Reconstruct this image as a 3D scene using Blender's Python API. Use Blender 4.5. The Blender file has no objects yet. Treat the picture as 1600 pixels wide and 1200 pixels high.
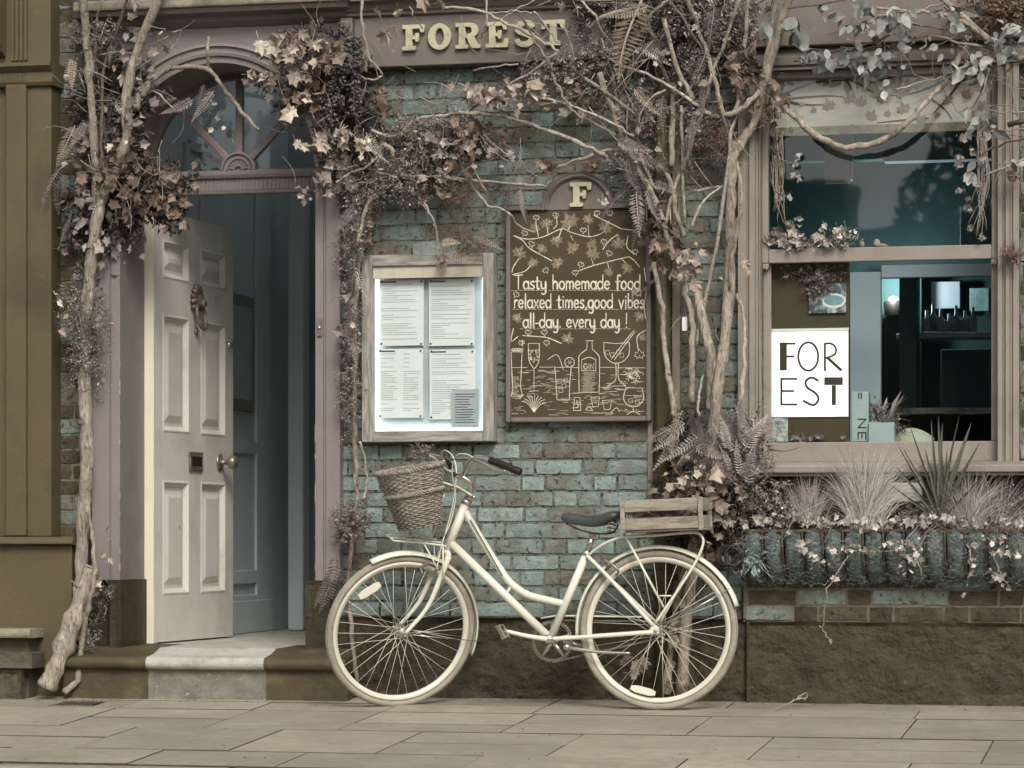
import bpy, math, random
from mathutils import Vector, Matrix, Euler
random.seed(7)
R = math.radians
S = bpy.context.scene
COL = S.collection

# ------------------------------------------------------------------ camera, sky, sun, exposure
TH = R(13.0); DIST = 13.3; FPX = 4600.0; CAMZ = 0.728; HORIZON = 840.0
CX, CY = DIST*math.sin(TH), -DIST*math.cos(TH)
cam_d = bpy.data.cameras.new('camera'); cam = bpy.data.objects.new('camera', cam_d); COL.objects.link(cam)
cam.location = (CX, CY, CAMZ); cam.rotation_euler = (R(90), 0, TH)
cam_d.sensor_width = 36.0; cam_d.lens = 36.0*FPX/1600.0; cam_d.shift_y = (HORIZON-600.0)/1600.0
cam_d.clip_start = 0.1; cam_d.clip_end = 2000.0
S.camera = cam
W = bpy.data.worlds.new('World'); S.world = W; W.use_nodes = True
wn = W.node_tree.nodes; wl = W.node_tree.links
SUN_EL, SUN_AZ = R(40), R(24)      # azimuth measured from -Y (the street side) towards -X
sky = wn.new('ShaderNodeTexSky'); sky.sky_type = 'NISHITA'; sky.sun_disc = False
sky.sun_elevation = SUN_EL; sky.sun_rotation = R(180)-SUN_AZ; sky.dust_density = 3.0; sky.air_density = 1.0
hs = wn.new('ShaderNodeHueSaturation'); hs.inputs['Saturation'].default_value = 0.22     # cloud cover greys the sky
bg = wn['Background']; bg.inputs['Strength'].default_value = 0.11
wl.new(sky.outputs[0], hs.inputs['Color']); wl.new(hs.outputs[0], bg.inputs['Color'])
sd = bpy.data.lights.new('sun', 'SUN'); sun = bpy.data.objects.new('sun', sd); COL.objects.link(sun)
sd.energy = 1.5; sd.angle = R(20); sd.color = (1.0, 0.96, 0.90)
sdir = Vector((math.sin(SUN_AZ)*math.cos(SUN_EL), -math.cos(SUN_AZ)*math.cos(SUN_EL), math.sin(SUN_EL)))   # towards the sun
sun.rotation_euler = sdir.to_track_quat('Z', 'Y').to_euler()
S.view_settings.view_transform = 'Standard'; S.view_settings.look = 'None'
S.view_settings.exposure = 0.66; S.view_settings.gamma = 1.0; S.view_settings.use_curve_mapping = False
S.cycles.max_bounces = 6; S.cycles.diffuse_bounces = 4; S.cycles.glossy_bounces = 3; S.cycles.transparent_max_bounces = 8; S.cycles.use_denoising = True; S.cycles.use_adaptive_sampling = True; S.cycles.adaptive_threshold = 0.03

# ------------------------------------------------------------------ helpers
def P(px, py, Y=0.0):
    """world point on the plane Y = const that the survey pixel (1600x1200) fell on"""
    a = (px-800.0)/FPX
    dx = -math.sin(TH)+math.cos(TH)*a; dy = math.cos(TH)+math.sin(TH)*a
    t = (Y-CY)/dy
    return Vector((CX+dx*t, Y, CAMZ+(HORIZON-py)/FPX*t))
def PX(px, Y=0.0): return P(px, 0, Y).x
def PZ(px, py, Y=0.0): return P(px, py, Y).z
def lin(h):
    h = h.lstrip('#'); o = []
    for i in (0, 2, 4):
        c = int(h[i:i+2], 16)/255.0
        o.append(c/12.92 if c <= 0.04045 else ((c+0.055)/1.055)**2.4)
    return tuple(o)
def lerp(a, b, t): return a+(b-a)*t
def spline(pts, sub=4):
    """Catmull-Rom through the points"""
    n = len(pts)
    if n < 3: return [Vector(p) for p in pts]
    out = []
    for i in range(n-1):
        p0, p1, p2, p3 = (Vector(pts[max(i-1, 0)]), Vector(pts[i]), Vector(pts[i+1]), Vector(pts[min(i+2, n-1)]))
        for k in range(sub):
            t = k/sub
            out.append(0.5*((2*p1)+(p2-p0)*t+(2*p0-5*p1+4*p2-p3)*t*t+(3*p1-p0-3*p2+p3)*t**3))
    out.append(Vector(pts[-1]))
    return out

MATS = {}
def mat(name, base, rough=0.7, var=0.15, scale=6.0, bump=0.0, bscale=60.0, second=None, thr=0.55, soft=0.08, mscale=4.0,
        stretch=(1, 1, 1), orand=0.0, metal=0.0, spec=0.3, island=False, palette=None, obj=False, emit=None, estr=0.0,
        transl=0.0, second2=None, thr2=0.6, m2scale=30.0, bdist=0.01):
    m = bpy.data.materials.new(name); m.use_nodes = True
    nt = m.node_tree; N = nt.nodes; L = nt.links
    b = N['Principled BSDF']
    b.inputs['Roughness'].default_value = rough; b.inputs['Metallic'].default_value = metal
    b.inputs['Specular IOR Level'].default_value = spec
    tc = N.new('ShaderNodeTexCoord'); ge = N.new('ShaderNodeNewGeometry')
    mp = N.new('ShaderNodeMapping'); mp.inputs['Scale'].default_value = stretch
    L.new(tc.outputs['Object'] if obj else ge.outputs['Position'], mp.inputs[0])
    vec = mp.outputs[0]
    def noise(sc, det=3.0, rg=0.6):
        n = N.new('ShaderNodeTexNoise'); n.inputs['Scale'].default_value = sc
        n.inputs['Detail'].default_value = det; n.inputs['Roughness'].default_value = rg
        L.new(vec, n.inputs['Vector']); return n.outputs['Fac']
    def mixc(fac, c1, c2):
        x = N.new('ShaderNodeMix'); x.data_type = 'RGBA'
        if isinstance(fac, float): x.inputs[0].default_value = fac
        else: L.new(fac, x.inputs[0])
        for sock, c in ((x.inputs[6], c1), (x.inputs[7], c2)):
            if isinstance(c, tuple): sock.default_value = (*c[:3], 1)
            else: L.new(c, sock)
        return x.outputs[2]
    def ramp(fac, lo, hi):
        r = N.new('ShaderNodeMapRange'); r.inputs[1].default_value = lo; r.inputs[2].default_value = hi
        L.new(fac, r.inputs[0]); return r.outputs[0]
    def rnd():
        if island: return ge.outputs['Random Per Island']
        return N.new('ShaderNodeObjectInfo').outputs['Random']
    if palette:
        cr = N.new('ShaderNodeValToRGB'); e = cr.color_ramp; e.interpolation = 'LINEAR'
        k = len(palette)
        while len(e.elements) < k: e.elements.new(0.5)
        for i, c in enumerate(palette):
            e.elements[i].position = i/(k-1); e.elements[i].color = (*lin(c), 1)
        L.new(rnd(), cr.inputs[0]); col = cr.outputs[0]
        if var:
            hv = N.new('ShaderNodeHueSaturation'); L.new(col, hv.inputs['Color'])
            mr = N.new('ShaderNodeMapRange'); mr.inputs[1].default_value = 0.3; mr.inputs[2].default_value = 0.7
            mr.inputs[3].default_value = 1-var; mr.inputs[4].default_value = 1+var
            L.new(noise(scale), mr.inputs[0]); L.new(mr.outputs[0], hv.inputs['Value']); col = hv.outputs[0]
    else:
        c = lin(base) if isinstance(base, str) else base
        col = mixc(ramp(noise(scale), 0.3, 0.7), tuple(x*(1-var) for x in c), tuple(min(1, x*(1+var)) for x in c))
    if second:
        col = mixc(ramp(noise(mscale, 4.0, 0.65), thr-soft, thr+soft), col, lin(second))
    if second2:
        col = mixc(ramp(noise(m2scale, 3.0, 0.7), thr2-0.04, thr2+0.04), col, lin(second2))
    if orand:
        hv = N.new('ShaderNodeHueSaturation'); L.new(col, hv.inputs['Color'])
        mr = N.new('ShaderNodeMapRange'); mr.inputs[3].default_value = 1-orand; mr.inputs[4].default_value = 1+orand
        L.new(rnd(), mr.inputs[0]); L.new(mr.outputs[0], hv.inputs['Value']); col = hv.outputs[0]
    L.new(col, b.inputs['Base Color'])
    if bump:
        bp = N.new('ShaderNodeBump'); bp.inputs['Strength'].default_value = bump; bp.inputs['Distance'].default_value = bdist
        L.new(noise(bscale, 4.0, 0.65), bp.inputs['Height']); L.new(bp.outputs[0], b.inputs['Normal'])
    if transl:
        b.inputs['Transmission Weight'].default_value = 0.0
        t = N.new('ShaderNodeBsdfTranslucent'); L.new(col, t.inputs['Color'])
        mx = N.new('ShaderNodeMixShader'); mx.inputs[0].default_value = transl
        L.new(b.outputs[0], mx.inputs[1]); L.new(t.outputs[0], mx.inputs[2]); L.new(mx.outputs[0], N['Material Output'].inputs[0])
    if emit:
        b.inputs['Emission Color'].default_value = (*lin(emit), 1); b.inputs['Emission Strength'].default_value = estr
    MATS[name] = m
    return m
def glass_mat(name, tint='#f0f5f4', rough=0.02):
    m = bpy.data.materials.new(name); m.use_nodes = True
    N = m.node_tree.nodes; L = m.node_tree.links; N.remove(N['Principled BSDF'])
    tr = N.new('ShaderNodeBsdfTransparent'); tr.inputs[0].default_value = (*lin(tint), 1)
    gl = N.new('ShaderNodeBsdfGlossy'); gl.inputs['Roughness'].default_value = rough
    lw = N.new('ShaderNodeLayerWeight'); lw.inputs['Blend'].default_value = 0.5; pw = N.new('ShaderNodeMath'); pw.operation = 'POWER'; pw.inputs[1].default_value = 5.0; L.new(lw.outputs['Facing'], pw.inputs[0]); fr = N.new('ShaderNodeMapRange'); fr.inputs[3].default_value = 0.075; fr.inputs[4].default_value = 1.0; L.new(pw.outputs[0], fr.inputs[0])
    ge = N.new('ShaderNodeNewGeometry'); nz = N.new('ShaderNodeTexNoise'); nz.inputs['Scale'].default_value = 2.2
    bp = N.new('ShaderNodeBump'); bp.inputs['Strength'].default_value = 0.05; bp.inputs['Distance'].default_value = 0.02
    L.new(ge.outputs['Position'], nz.inputs['Vector']); L.new(nz.outputs['Fac'], bp.inputs['Height']); L.new(bp.outputs[0], gl.inputs['Normal'])
    mx = N.new('ShaderNodeMixShader'); L.new(fr.outputs[0], mx.inputs[0]); L.new(tr.outputs[0], mx.inputs[1]); L.new(gl.outputs[0], mx.inputs[2])
    L.new(mx.outputs[0], N['Material Output'].inputs[0]); MATS[name] = m

WLOC = {}
def place(o, parent, world=Vector((0, 0, 0))):
    COL.objects.link(o)
    WLOC[o.name] = Vector(world)
    if parent is not None:
        o.parent = parent; o.location = Vector(world)-WLOC[parent.name]
    else:
        o.location = world
    return o
def tag(o, label, cat, group=None):
    o['label'] = label; o['category'] = cat
    if group: o['group'] = group
    return o
def root(name, loc, label, cat, group=None):
    e = bpy.data.objects.new(name, None); e.empty_display_size = 0.1
    place(e, None, Vector(loc)); return tag(e, label, cat, group)
def inst(name, mesh, parent, loc, rot=None, scale=None, m=None):
    o = bpy.data.objects.new(name, mesh); place(o, parent, Vector(loc))
    if rot is not None: o.rotation_euler = rot
    if scale is not None: o.scale = scale if hasattr(scale, '__len__') else (scale,)*3
    if m is not None:
        o.material_slots[0].link = 'OBJECT'; o.material_slots[0].material = MATS[m]
    return o

class MB:
    def __init__(s): s.v = []; s.f = []
    def add(s, vs, fs):
        k = len(s.v); s.v += [tuple(v) for v in vs]; s.f += [tuple(i+k for i in f) for f in fs]; return s
    def box(s, x0, x1, y0, y1, z0, z1):
        return s.add([(x0, y0, z0), (x1, y0, z0), (x1, y1, z0), (x0, y1, z0), (x0, y0, z1), (x1, y0, z1), (x1, y1, z1), (x0, y1, z1)],
                     [(0, 3, 2, 1), (4, 5, 6, 7), (0, 1, 5, 4), (1, 2, 6, 5), (2, 3, 7, 6), (3, 0, 4, 7)])
    def tube(s, pts, rad, n=6, cap=True, flat=None):
        pts = [Vector(p) for p in pts]; m = len(pts)
        if not hasattr(rad, '__len__'): rad = [rad]*m
        elif len(rad) != m: rad = [lerp(rad[0], rad[-1], i/(m-1)) for i in range(m)]
        k = len(s.v); up = None
        for i, p in enumerate(pts):
            t = (pts[min(i+1, m-1)]-pts[max(i-1, 0)])
            t = t.normalized() if t.length > 1e-9 else Vector((0, 0, 1))
            if up is None:
                up = Vector((0, 0, 1)) if abs(t.z) < 0.9 else Vector((0, -1, 0))
            a = t.cross(up)
            if a.length < 1e-6: a = t.cross(Vector((1, 0, 0)))
            a.normalize(); bb = a.cross(t).normalized(); up = bb
            for j in range(n):
                an = 2*math.pi*j/n
                s.v.append(tuple(p+(a*math.cos(an)+bb*math.sin(an)*(flat or 1))*rad[i]))
        for i in range(m-1):
            for j in range(n):
                q = (j+1) % n
                s.f.append((k+i*n+j, k+i*n+q, k+(i+1)*n+q, k+(i+1)*n+j))
        if cap:
            s.f.append(tuple(k+j for j in reversed(range(n)))); s.f.append(tuple(k+(m-1)*n+j for j in range(n)))
        return s
    def lathe(s, prof, o, axis=(0, 0, 1), n=24, close=False):
        """prof: (radius, height) list; close joins last to first (a ring)"""
        ax = Vector(axis).normalized(); u = ax.cross(Vector((0.31, 0.77, 0.11))).normalized(); w = ax.cross(u); o = Vector(o); k = len(s.v)
        for r, h in prof:
            for j in range(n):
                an = 2*math.pi*j/n; s.v.append(tuple(o+ax*h+(u*math.cos(an)+w*math.sin(an))*r))
        m = len(prof)
        for i in range(m if close else m-1):
            for j in range(n):
                q = (j+1) % n; i2 = (i+1) % m
                s.f.append((k+i*n+j, k+i*n+q, k+i2*n+q, k+i2*n+j))
        return s
    def prism(s, poly, y0, y1):
        """polygon in (x, z), extruded from y0 (front) to y1"""
        n = len(poly); vs = [(x, y0, z) for x, z in poly]+[(x, y1, z) for x, z in poly]
        fs = [tuple(range(n)), tuple(reversed(range(n, 2*n)))]+[(i, n+i, n+(i+1) % n, (i+1) % n) for i in range(n)]
        return s.add(vs, fs)
    def profx(s, prof, x0, x1):
        """profile in (y, z), extruded along x"""
        n = len(prof); vs = [(x0, y, z) for y, z in prof]+[(x1, y, z) for y, z in prof]
        fs = [tuple(range(n)), tuple(reversed(range(n, 2*n)))]+[(i, (i+1) % n, n+(i+1) % n, n+i) for i in range(n)]
        return s.add(vs, fs)
    def profz(s, prof, z0, z1):
        """profile in (x, y), extruded along z"""
        n = len(prof); vs = [(x, y, z0) for x, y in prof]+[(x, y, z1) for x, y in prof]
        fs = [tuple(range(n)), tuple(reversed(range(n, 2*n)))]+[(i, (i+1) % n, n+(i+1) % n, n+i) for i in range(n)]
        return s.add(vs, fs)
    def ribbon(s, pts, w, y, cap=True):
        """flat painted stroke in the plane Y = y; pts are (x, z)"""
        m = len(pts)
        if m < 2: return s
        pts = [Vector((p[0], p[1])) for p in pts]; k = len(s.v); L_ = []
        for i in range(m):
            t = pts[min(i+1, m-1)]-pts[max(i-1, 0)]
            t = t.normalized() if t.length > 1e-9 else Vector((1, 0))
            nn = Vector((-t.y, t.x)); ww = w[i] if hasattr(w, '__len__') else w
            if cap and i == 0: pts[i] = pts[i]-t*ww*0.3
            if cap and i == m-1: pts[i] = pts[i]+t*ww*0.3
            sc = 0.7 if (cap and i in (0, m-1)) else 1
            a = pts[i]+nn*ww*0.5*sc; b = pts[i]-nn*ww*0.5*sc
            s.v += [(a.x, y, a.y), (b.x, y, b.y)]
        for i in range(m-1): s.f.append((k+2*i, k+2*i+1, k+2*i+3, k+2*i+2))
        return s
    def xf(s, M):
        s.v = [tuple(M @ Vector(v)) for v in s.v]; return s
    def mesh(s, name, m, smooth=False):
        me = bpy.data.meshes.new(name); me.from_pydata(s.v, [], s.f); me.update()
        if m: me.materials.append(MATS[m])
        if smooth:
            for p in me.polygons: p.use_smooth = True
        return me
    def build(s, name, m, parent=None, smooth=False, bevel=0.0, kind=None, auto=None):
        o = bpy.data.objects.new(name, s.mesh(name, m, smooth)); place(o, parent)
        if bevel:
            bm = o.modifiers.new('bevel', 'BEVEL'); bm.width = bevel; bm.segments = 2; bm.limit_method = 'ANGLE'; bm.angle_limit = R(35)
        if kind: o['kind'] = kind
        return o
def box(name, m, parent, *a, bevel=0.0): return MB().box(*a).build(name, m, parent, bevel=bevel)
def pbox(name, m, parent, x0, x1, y0, y1, Yf, Yb, bevel=0.003):
    """box whose front face fills the surveyed pixel rectangle on the plane Y = Yf"""
    a = P(x0, (y0+y1)/2, Yf); b = P(x1, (y0+y1)/2, Yf); xm = (x0+x1)/2
    return box(name, m, parent, a.x, b.x, Yf, Yb, PZ(xm, y1, Yf), PZ(xm, y0, Yf), bevel=bevel)

# ------------------------------------------------------------------ materials
mat('brick_teal', '#74807a', 0.85, 0.24, 18, 0.9, 50, second='#6d6b5f', thr=0.52, mscale=7, soft=.08, second2='#4c483e', thr2=0.615, m2scale=32, orand=0.13)
mat('brick_teal_bright', '#81918a', 0.85, 0.22, 18, 0.9, 50, second='#777b72', thr=0.53, mscale=7, soft=.08, second2='#565248', thr2=0.625, m2scale=34, orand=0.13)
mat('brick_olive', '#6a6a5f', 0.88, 0.24, 16, 0.9, 50, second='#788780', thr=0.55, mscale=7, soft=.08, second2='#474237', thr2=0.595, m2scale=30, orand=0.13)
mat('brick_brown', '#6a6457', 0.9, 0.24, 16, 0.9, 50, second='#717a73', thr=0.58, mscale=7, soft=.08, second2='#423c31', thr2=0.595, m2scale=30, orand=0.13)
mat('brick_bare', '#463f31', 0.9, 0.25, 14, 0.8, 60, second='#564d3d', thr=0.56, mscale=8, second2='#352f24', thr2=0.6, m2scale=30, orand=0.16)
mat('mortar', '#68665c', 0.95, 0.25, 20, 0.8, 100, second='#74807a', thr=0.54, mscale=7, soft=.1, second2='#38342b', thr2=0.57, m2scale=40)
mat('mortar_pale', '#756e60', 0.95, 0.2, 20, 0.6, 120)
mat('render_brown', '#40382a', 0.75, 0.2, 8, 1.0, 30, second='#4a4232', thr=0.6, mscale=10, bdist=0.02, second2='#2a2519', thr2=0.66, m2scale=30)
mat('plinth_black', '#352e20', 0.55, 0.25, 12, 0.5, 40, second='#4a422f', thr=0.64, mscale=12)
mat('mauve_paint', '#7f7672', 0.55, 0.06, 4, 0.12, 60, second='#766b69', thr=0.6, mscale=3, second2='#a89f94', thr2=0.735, m2scale=40)
mat('fascia_paint', '#6f665f', 0.6, 0.07, 4, 0.1, 50, second='#645b54', thr=0.6, mscale=3)
mat('window_paint', '#8a8176', 0.5, 0.07, 5, 0.12, 60, second='#7d746a', thr=0.6, mscale=4, second2='#aaa295', thr2=0.73, m2scale=35)
mat('chipped_edge', '#a79f95', 0.7, 0.2, 30)
mat('door_paint', '#cdc8be', 0.45, 0.05, 5, 0.12, 50, second='#bdb7ac', thr=0.6, mscale=3, second2='#8d8579', thr2=0.715, m2scale=20)
mat('door_edge', '#d2cab2', 0.5, 0.05, 6)
mat('lobby_paint', '#bfc5c6', 0.6, 0.06, 3, 0.05, 40)
mat('lobby_dark', '#9ea5a6', 0.6, 0.1, 3)
mat('olive_paint', '#584e38', 0.5, 0.09, 3, 0.15, 40, second='#4a4230', thr=0.58, mscale=2, second2='#6b6249', thr2=0.70, m2scale=30)
mat('stone', '#8a8270', 0.9, 0.22, 8, 0.6, 50, second='#6a6454', thr=0.58, mscale=6)
mat('stone_dark', '#5c5546', 0.9, 0.3, 8, 0.8, 40, second='#403a2e', thr=0.55, mscale=8)
mat('step_white', '#aba99e', 0.85, 0.12, 12, 0.6, 60, second='#9a978b', thr=0.56, mscale=8, second2='#7d786a', thr2=0.66, m2scale=30)
mat('riser_white', '#7e796d', 0.9, 0.2, 14, 0.5, 60, second='#69645a', thr=0.54, mscale=12, soft=.15, second2='#969185', thr2=0.64, m2scale=40)
mat('step_brown', '#4c432f', 0.6, 0.2, 8, 0.4, 40, second='#5e543f', thr=0.62, mscale=8)
mat('slab', '#a39b89', 0.6, 0.16, 14, 0.8, 90, second='#8b8272', thr=0.52, mscale=2.4, soft=0.22, orand=0.13, second2='#6d6557', thr2=0.70, m2scale=26)
mat('joint_dirt', '#4b4436', 0.95, 0.3, 20, 0.4, 80)
mat('asphalt', '#4a4844', 0.9, 0.2, 30, 0.5, 200)
mat('kerb_stone', '#8c8576', 0.85, 0.15, 6, 0.4, 60)
mat('wood_grey', '#a09b92', 0.85, 0.25, 6, 0.6, 40, second='#7a766d', thr=0.53, mscale=7, soft=.1, stretch=(9, 9, 1.0))
mat('wood_grey_h', '#a09b92', 0.85, 0.25, 6, 0.6, 40, second='#7a766d', thr=0.53, mscale=7, soft=.1, stretch=(1.0, 9, 9))
mat('plywood', '#b5ad9a', 0.7, 0.1, 5, 0.1, 30, stretch=(8, 8, 1))
mat('crate_wood', '#989080', 0.8, 0.2, 4, 0.4, 40, second='#77705f', thr=0.55, mscale=6, stretch=(1.4, 9, 9))
mat('chalkboard', '#453a26', 0.65, 0.14, 5, 0.05, 60, second='#4d4330', thr=0.58, mscale=4, soft=0.15)
mat('chalk', '#cdc4ae', 0.9, 0.25, 60)
mat('chalk_dim', '#7d6f5b', 0.9, 0.3, 60)
mat('letter_cream', '#bbb497', 0.6, 0.1, 20, 0.3, 80, second='#a09a80', thr=0.56, mscale=20)
mat('bike_cream', '#d3d0bd', 0.3, 0.03, 8, spec=0.5, second2='#a9a391', thr2=0.73, m2scale=60)
mat('tyre', '#9d9585', 0.85, 0.1, 25, 0.4, 120, second='#857d6e', thr=0.6, mscale=9, soft=.2)
mat('rim', '#cdc8b5', 0.4, 0.06, 10, spec=0.5)
mat('chrome', '#c9c4b8', 0.22, 0.05, 10, metal=0.9)
mat('dull_metal', '#8f887a', 0.4, 0.15, 20, metal=0.7)
mat('dark_metal', '#3b3832', 0.45, 0.2, 20, metal=0.5)
mat('rubber_black', '#26241f', 0.5, 0.1, 20)
mat('saddle', '#3d4540', 0.38, 0.1, 12, spec=0.5)
mat('reflector', '#d9d4c2', 0.2, 0.05, 10, spec=0.7)
mat('wicker', '#8b8276', 0.75, 0.3, 60, orand=0.22)
mat('bark', '#968b7c', 0.9, 0.3, 40, 0.9, 110, second='#5f564b', thr=0.57, mscale=45, stretch=(1, 1, 0.45), orand=0.15, second2='#b9b0a0', thr2=0.62, m2scale=90)
mat('bark_trunk', '#9a8f80', 0.9, 0.25, 30, 0.6, 120, second='#6a6055', thr=0.56, mscale=90, soft=.06, stretch=(1, 1, 0.25), bdist=0.012, second2='#b8afa1', thr2=0.62, m2scale=60)
mat('bark_dark', '#5d5347', 0.9, 0.3, 40, 0.6, 90, orand=0.15)
mat('bark_pale', '#a0968a', 0.85, 0.25, 40, 0.6, 90, orand=0.18, second='#776d62', thr=0.58, mscale=50)
mat('leaf_brown', None, 0.7, 0.25, 30, palette=['#4a3a2e', '#6a5647', '#7d6858', '#5b4a3f', '#8c7763', '#574740'], transl=0.0)
mat('leaf_tan', None, 0.7, 0.2, 30, palette=['#8f7b60', '#b09c7b', '#a08b6d', '#c2b190', '#7f6c58', '#a99784'], transl=0.0)
mat('leaf_mauve', None, 0.7, 0.2, 30, palette=['#6f6060', '#85746f', '#5d4f50', '#978880', '#766767'], transl=0.0)
mat('leaf_grey', None, 0.6, 0.15, 30, palette=['#7a8076', '#94988c', '#656c66', '#aeb0a2', '#83877d'], transl=0.0)
mat('leaf_variegated', None, 0.65, 0.3, 90, palette=['#a8988f', '#c9bdb2', '#8b7a74', '#d8cfc6', '#b3a59c'], transl=0.0)
mat('fern_mauve', None, 0.7, 0.2, 30, palette=['#6d6360', '#928782', '#534a47', '#b2a79f', '#7c716c'], transl=0.0)
mat('fern_tan', None, 0.7, 0.2, 30, palette=['#8f8070', '#b3a48f', '#7d6f62'], transl=0.0)
mat('fuzz_mauve', None, 0.75, 0.3, 30, palette=['#453c38', '#7d726c', '#5d544f', '#a2978e', '#6b605a', '#c6bcb1'], island=True)
mat('fuzz_dark', None, 0.75, 0.3, 30, palette=['#2e2825', '#554b46', '#3f3733', '#6f635d'], island=True)
mat('fuzz_brown', None, 0.75, 0.3, 30, palette=['#5b4a3c', '#7d6955', '#4a3c31', '#8f7a64'], island=True)
mat('fuzz_red', None, 0.75, 0.3, 30, palette=['#5e4843', '#7f645c', '#4b3936', '#8d736a'], island=True)
mat('berries', None, 0.4, 0.2, 30, palette=['#3b3633', '#55504b', '#6d6861', '#47413d'], island=True)
mat('grass_pale', None, 0.6, 0.1, 30, palette=['#8d887f', '#cfcabe', '#6d6862', '#b9b4aa', '#e4e0d6', '#97928e'], island=True)
mat('grass_mauve', None, 0.6, 0.1, 30, palette=['#7b7170', '#b3a9a3', '#5b5250', '#cdc3ba', '#94898a'], island=True)
for _k, _p in (('leaf_brown', ['#41342b', '#665549', '#7d6b5e', '#574840', '#93806e', '#4f423c']), ('leaf_tan', ['#74665b', '#ab9c8b', '#8f8072', '#c4b8a6', '#695c53', '#9e9083']), ('leaf_mauve', ['#6b605a', '#8f827a', '#564c48', '#aea196', '#796c66']), ('leaf_grey', ['#6a6d68', '#8d8f88', '#585c59', '#b0b0a6', '#7b7d77']), ('leaf_variegated', ['#857d75', '#b5ada2', '#6a625c', '#cfc8be', '#988f86'])):
    bpy.data.materials.remove(MATS[_k])
    mat(_k, None, 0.7, 0.25, 40, palette=_p, transl=0.0)
    mat(_k+'_mass', None, 0.7, 0.25, 40, palette=_p, transl=0.0, island=True)
mat('yucca', None, 0.45, 0.15, 20, palette=['#3f4238', '#5a5c50', '#4a4b40', '#6d6c5f'])
mat('coir', '#77807c', 0.95, 0.35, 40, 1.0, 90, second='#58605d', thr=0.54, mscale=25, second2='#98a09b', thr2=0.62, m2scale=80, bdist=0.02)
mat('coir_fibre', None, 0.9, 0.2, 30, palette=['#5a6361', '#8b9491', '#6f7876', '#a2a9a4'], island=True)
mat('iron_rust', '#4a4033', 0.8, 0.3, 30, 0.4, 80, second='#665644', thr=0.58, mscale=20)
mat('pipe_olive', '#4f4730', 0.5, 0.1, 8, 0.1, 40)
mat('post_wood', '#877c6c', 0.8, 0.2, 8, 0.3, 60, stretch=(3, 3, 0.6))
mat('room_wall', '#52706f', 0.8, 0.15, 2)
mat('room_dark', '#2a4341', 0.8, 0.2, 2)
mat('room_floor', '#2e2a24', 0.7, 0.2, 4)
mat('room_panel', '#a7b2b8', 0.5, 0.1, 2)
mat('plaque', '#7d7b6a', 0.6, 0.15, 6)
mat('board_brown', '#4d412c', 0.7, 0.12, 5)
mat('print_dark', '#453c33', 0.8, 0.1, 10)
mat('print_white', '#e8e6df', 0.7, 0.03, 5)
mat('paper', '#e3e5e1', 0.8, 0.05, 8)
mat('paper_grey', '#aeb5b5', 0.7, 0.08, 8)
mat('ink', '#b4b2ab', 0.8, 0.1, 10)
mat('ink_dark', '#4a4742', 0.8, 0.1, 10)
mat('case_back', '#b4bcbb', 0.7, 0.1, 5)
mat('led', '#ffffff', 0.5, 0.0, 5, emit='#e2f3f8', estr=3.0)
mat('lightbox', '#e8e6df', 0.5, 0.0, 5, emit='#fffef8', estr=0.75)
mat('lamp_glow', '#ffffff', 0.5, 0.0, 5, emit='#bfe4ee', estr=6.0)
mat('blind_cloth', '#cfc5b5', 0.8, 0.05, 6, 0.1, 90)
mat('blind_leaf', '#9a8374', 0.8, 0.2, 30)
mat('blind_branch', '#5a4d3d', 0.8, 0.2, 30)
mat('blind_green', '#8b886c', 0.8, 0.3, 30)
mat('brass_old', '#7a7065', 0.5, 0.25, 30, 0.3, 90, metal=0.35, second='#5a5048', thr=0.55, mscale=40)
mat('slot_dark', '#1c1a17', 0.8, 0.2, 10)
mat('tile_print', '#b8bab5', 0.5, 0.4, 25, second='#4f5a5a', thr=0.5, mscale=30)
mat('plate_teal', '#7fa0a0', 0.4, 0.3, 25)
mat('pot_pale', '#a6b2ae', 0.6, 0.1, 8)
mat('bread', '#b8b59a', 0.6, 0.2, 8, second='#8aa5a3', thr=0.55, mscale=6)
mat('block_white', '#b4b1a4', 0.8, 0.1, 20, second='#8f8b7e', thr=0.55, mscale=14, stretch=(1, 1, 6))
mat('soil', '#3a3128', 0.95, 0.3, 40, 0.8, 90)
mat('paint_drip', '#4a4030', 0.7, 0.2, 10)
glass_mat('glass'); glass_mat('glass_case', '#f3f6f5')
# ================================================================== THE SETTING
def ground_z(Y): return 0.05*Y if Y > -2.5 else -0.125
# pavement: bed plus slabs, one object each
pave = MB().add([(-9, -2.5, -0.125-0.03), (9, -2.5, -0.125-0.03), (9, 0.1, -0.025), (-9, 0.1, -0.025)], [(0, 1, 2, 3)])
pave.add([(-9, -2.5, -0.125-0.03), (9, -2.5, -0.125-0.03), (9, -2.5, -0.4), (-9, -2.5, -0.4)], [(0, 1, 2, 3)])
pavement = pave.build('pavement', 'joint_dirt'); pavement['kind'] = 'structure'
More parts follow.
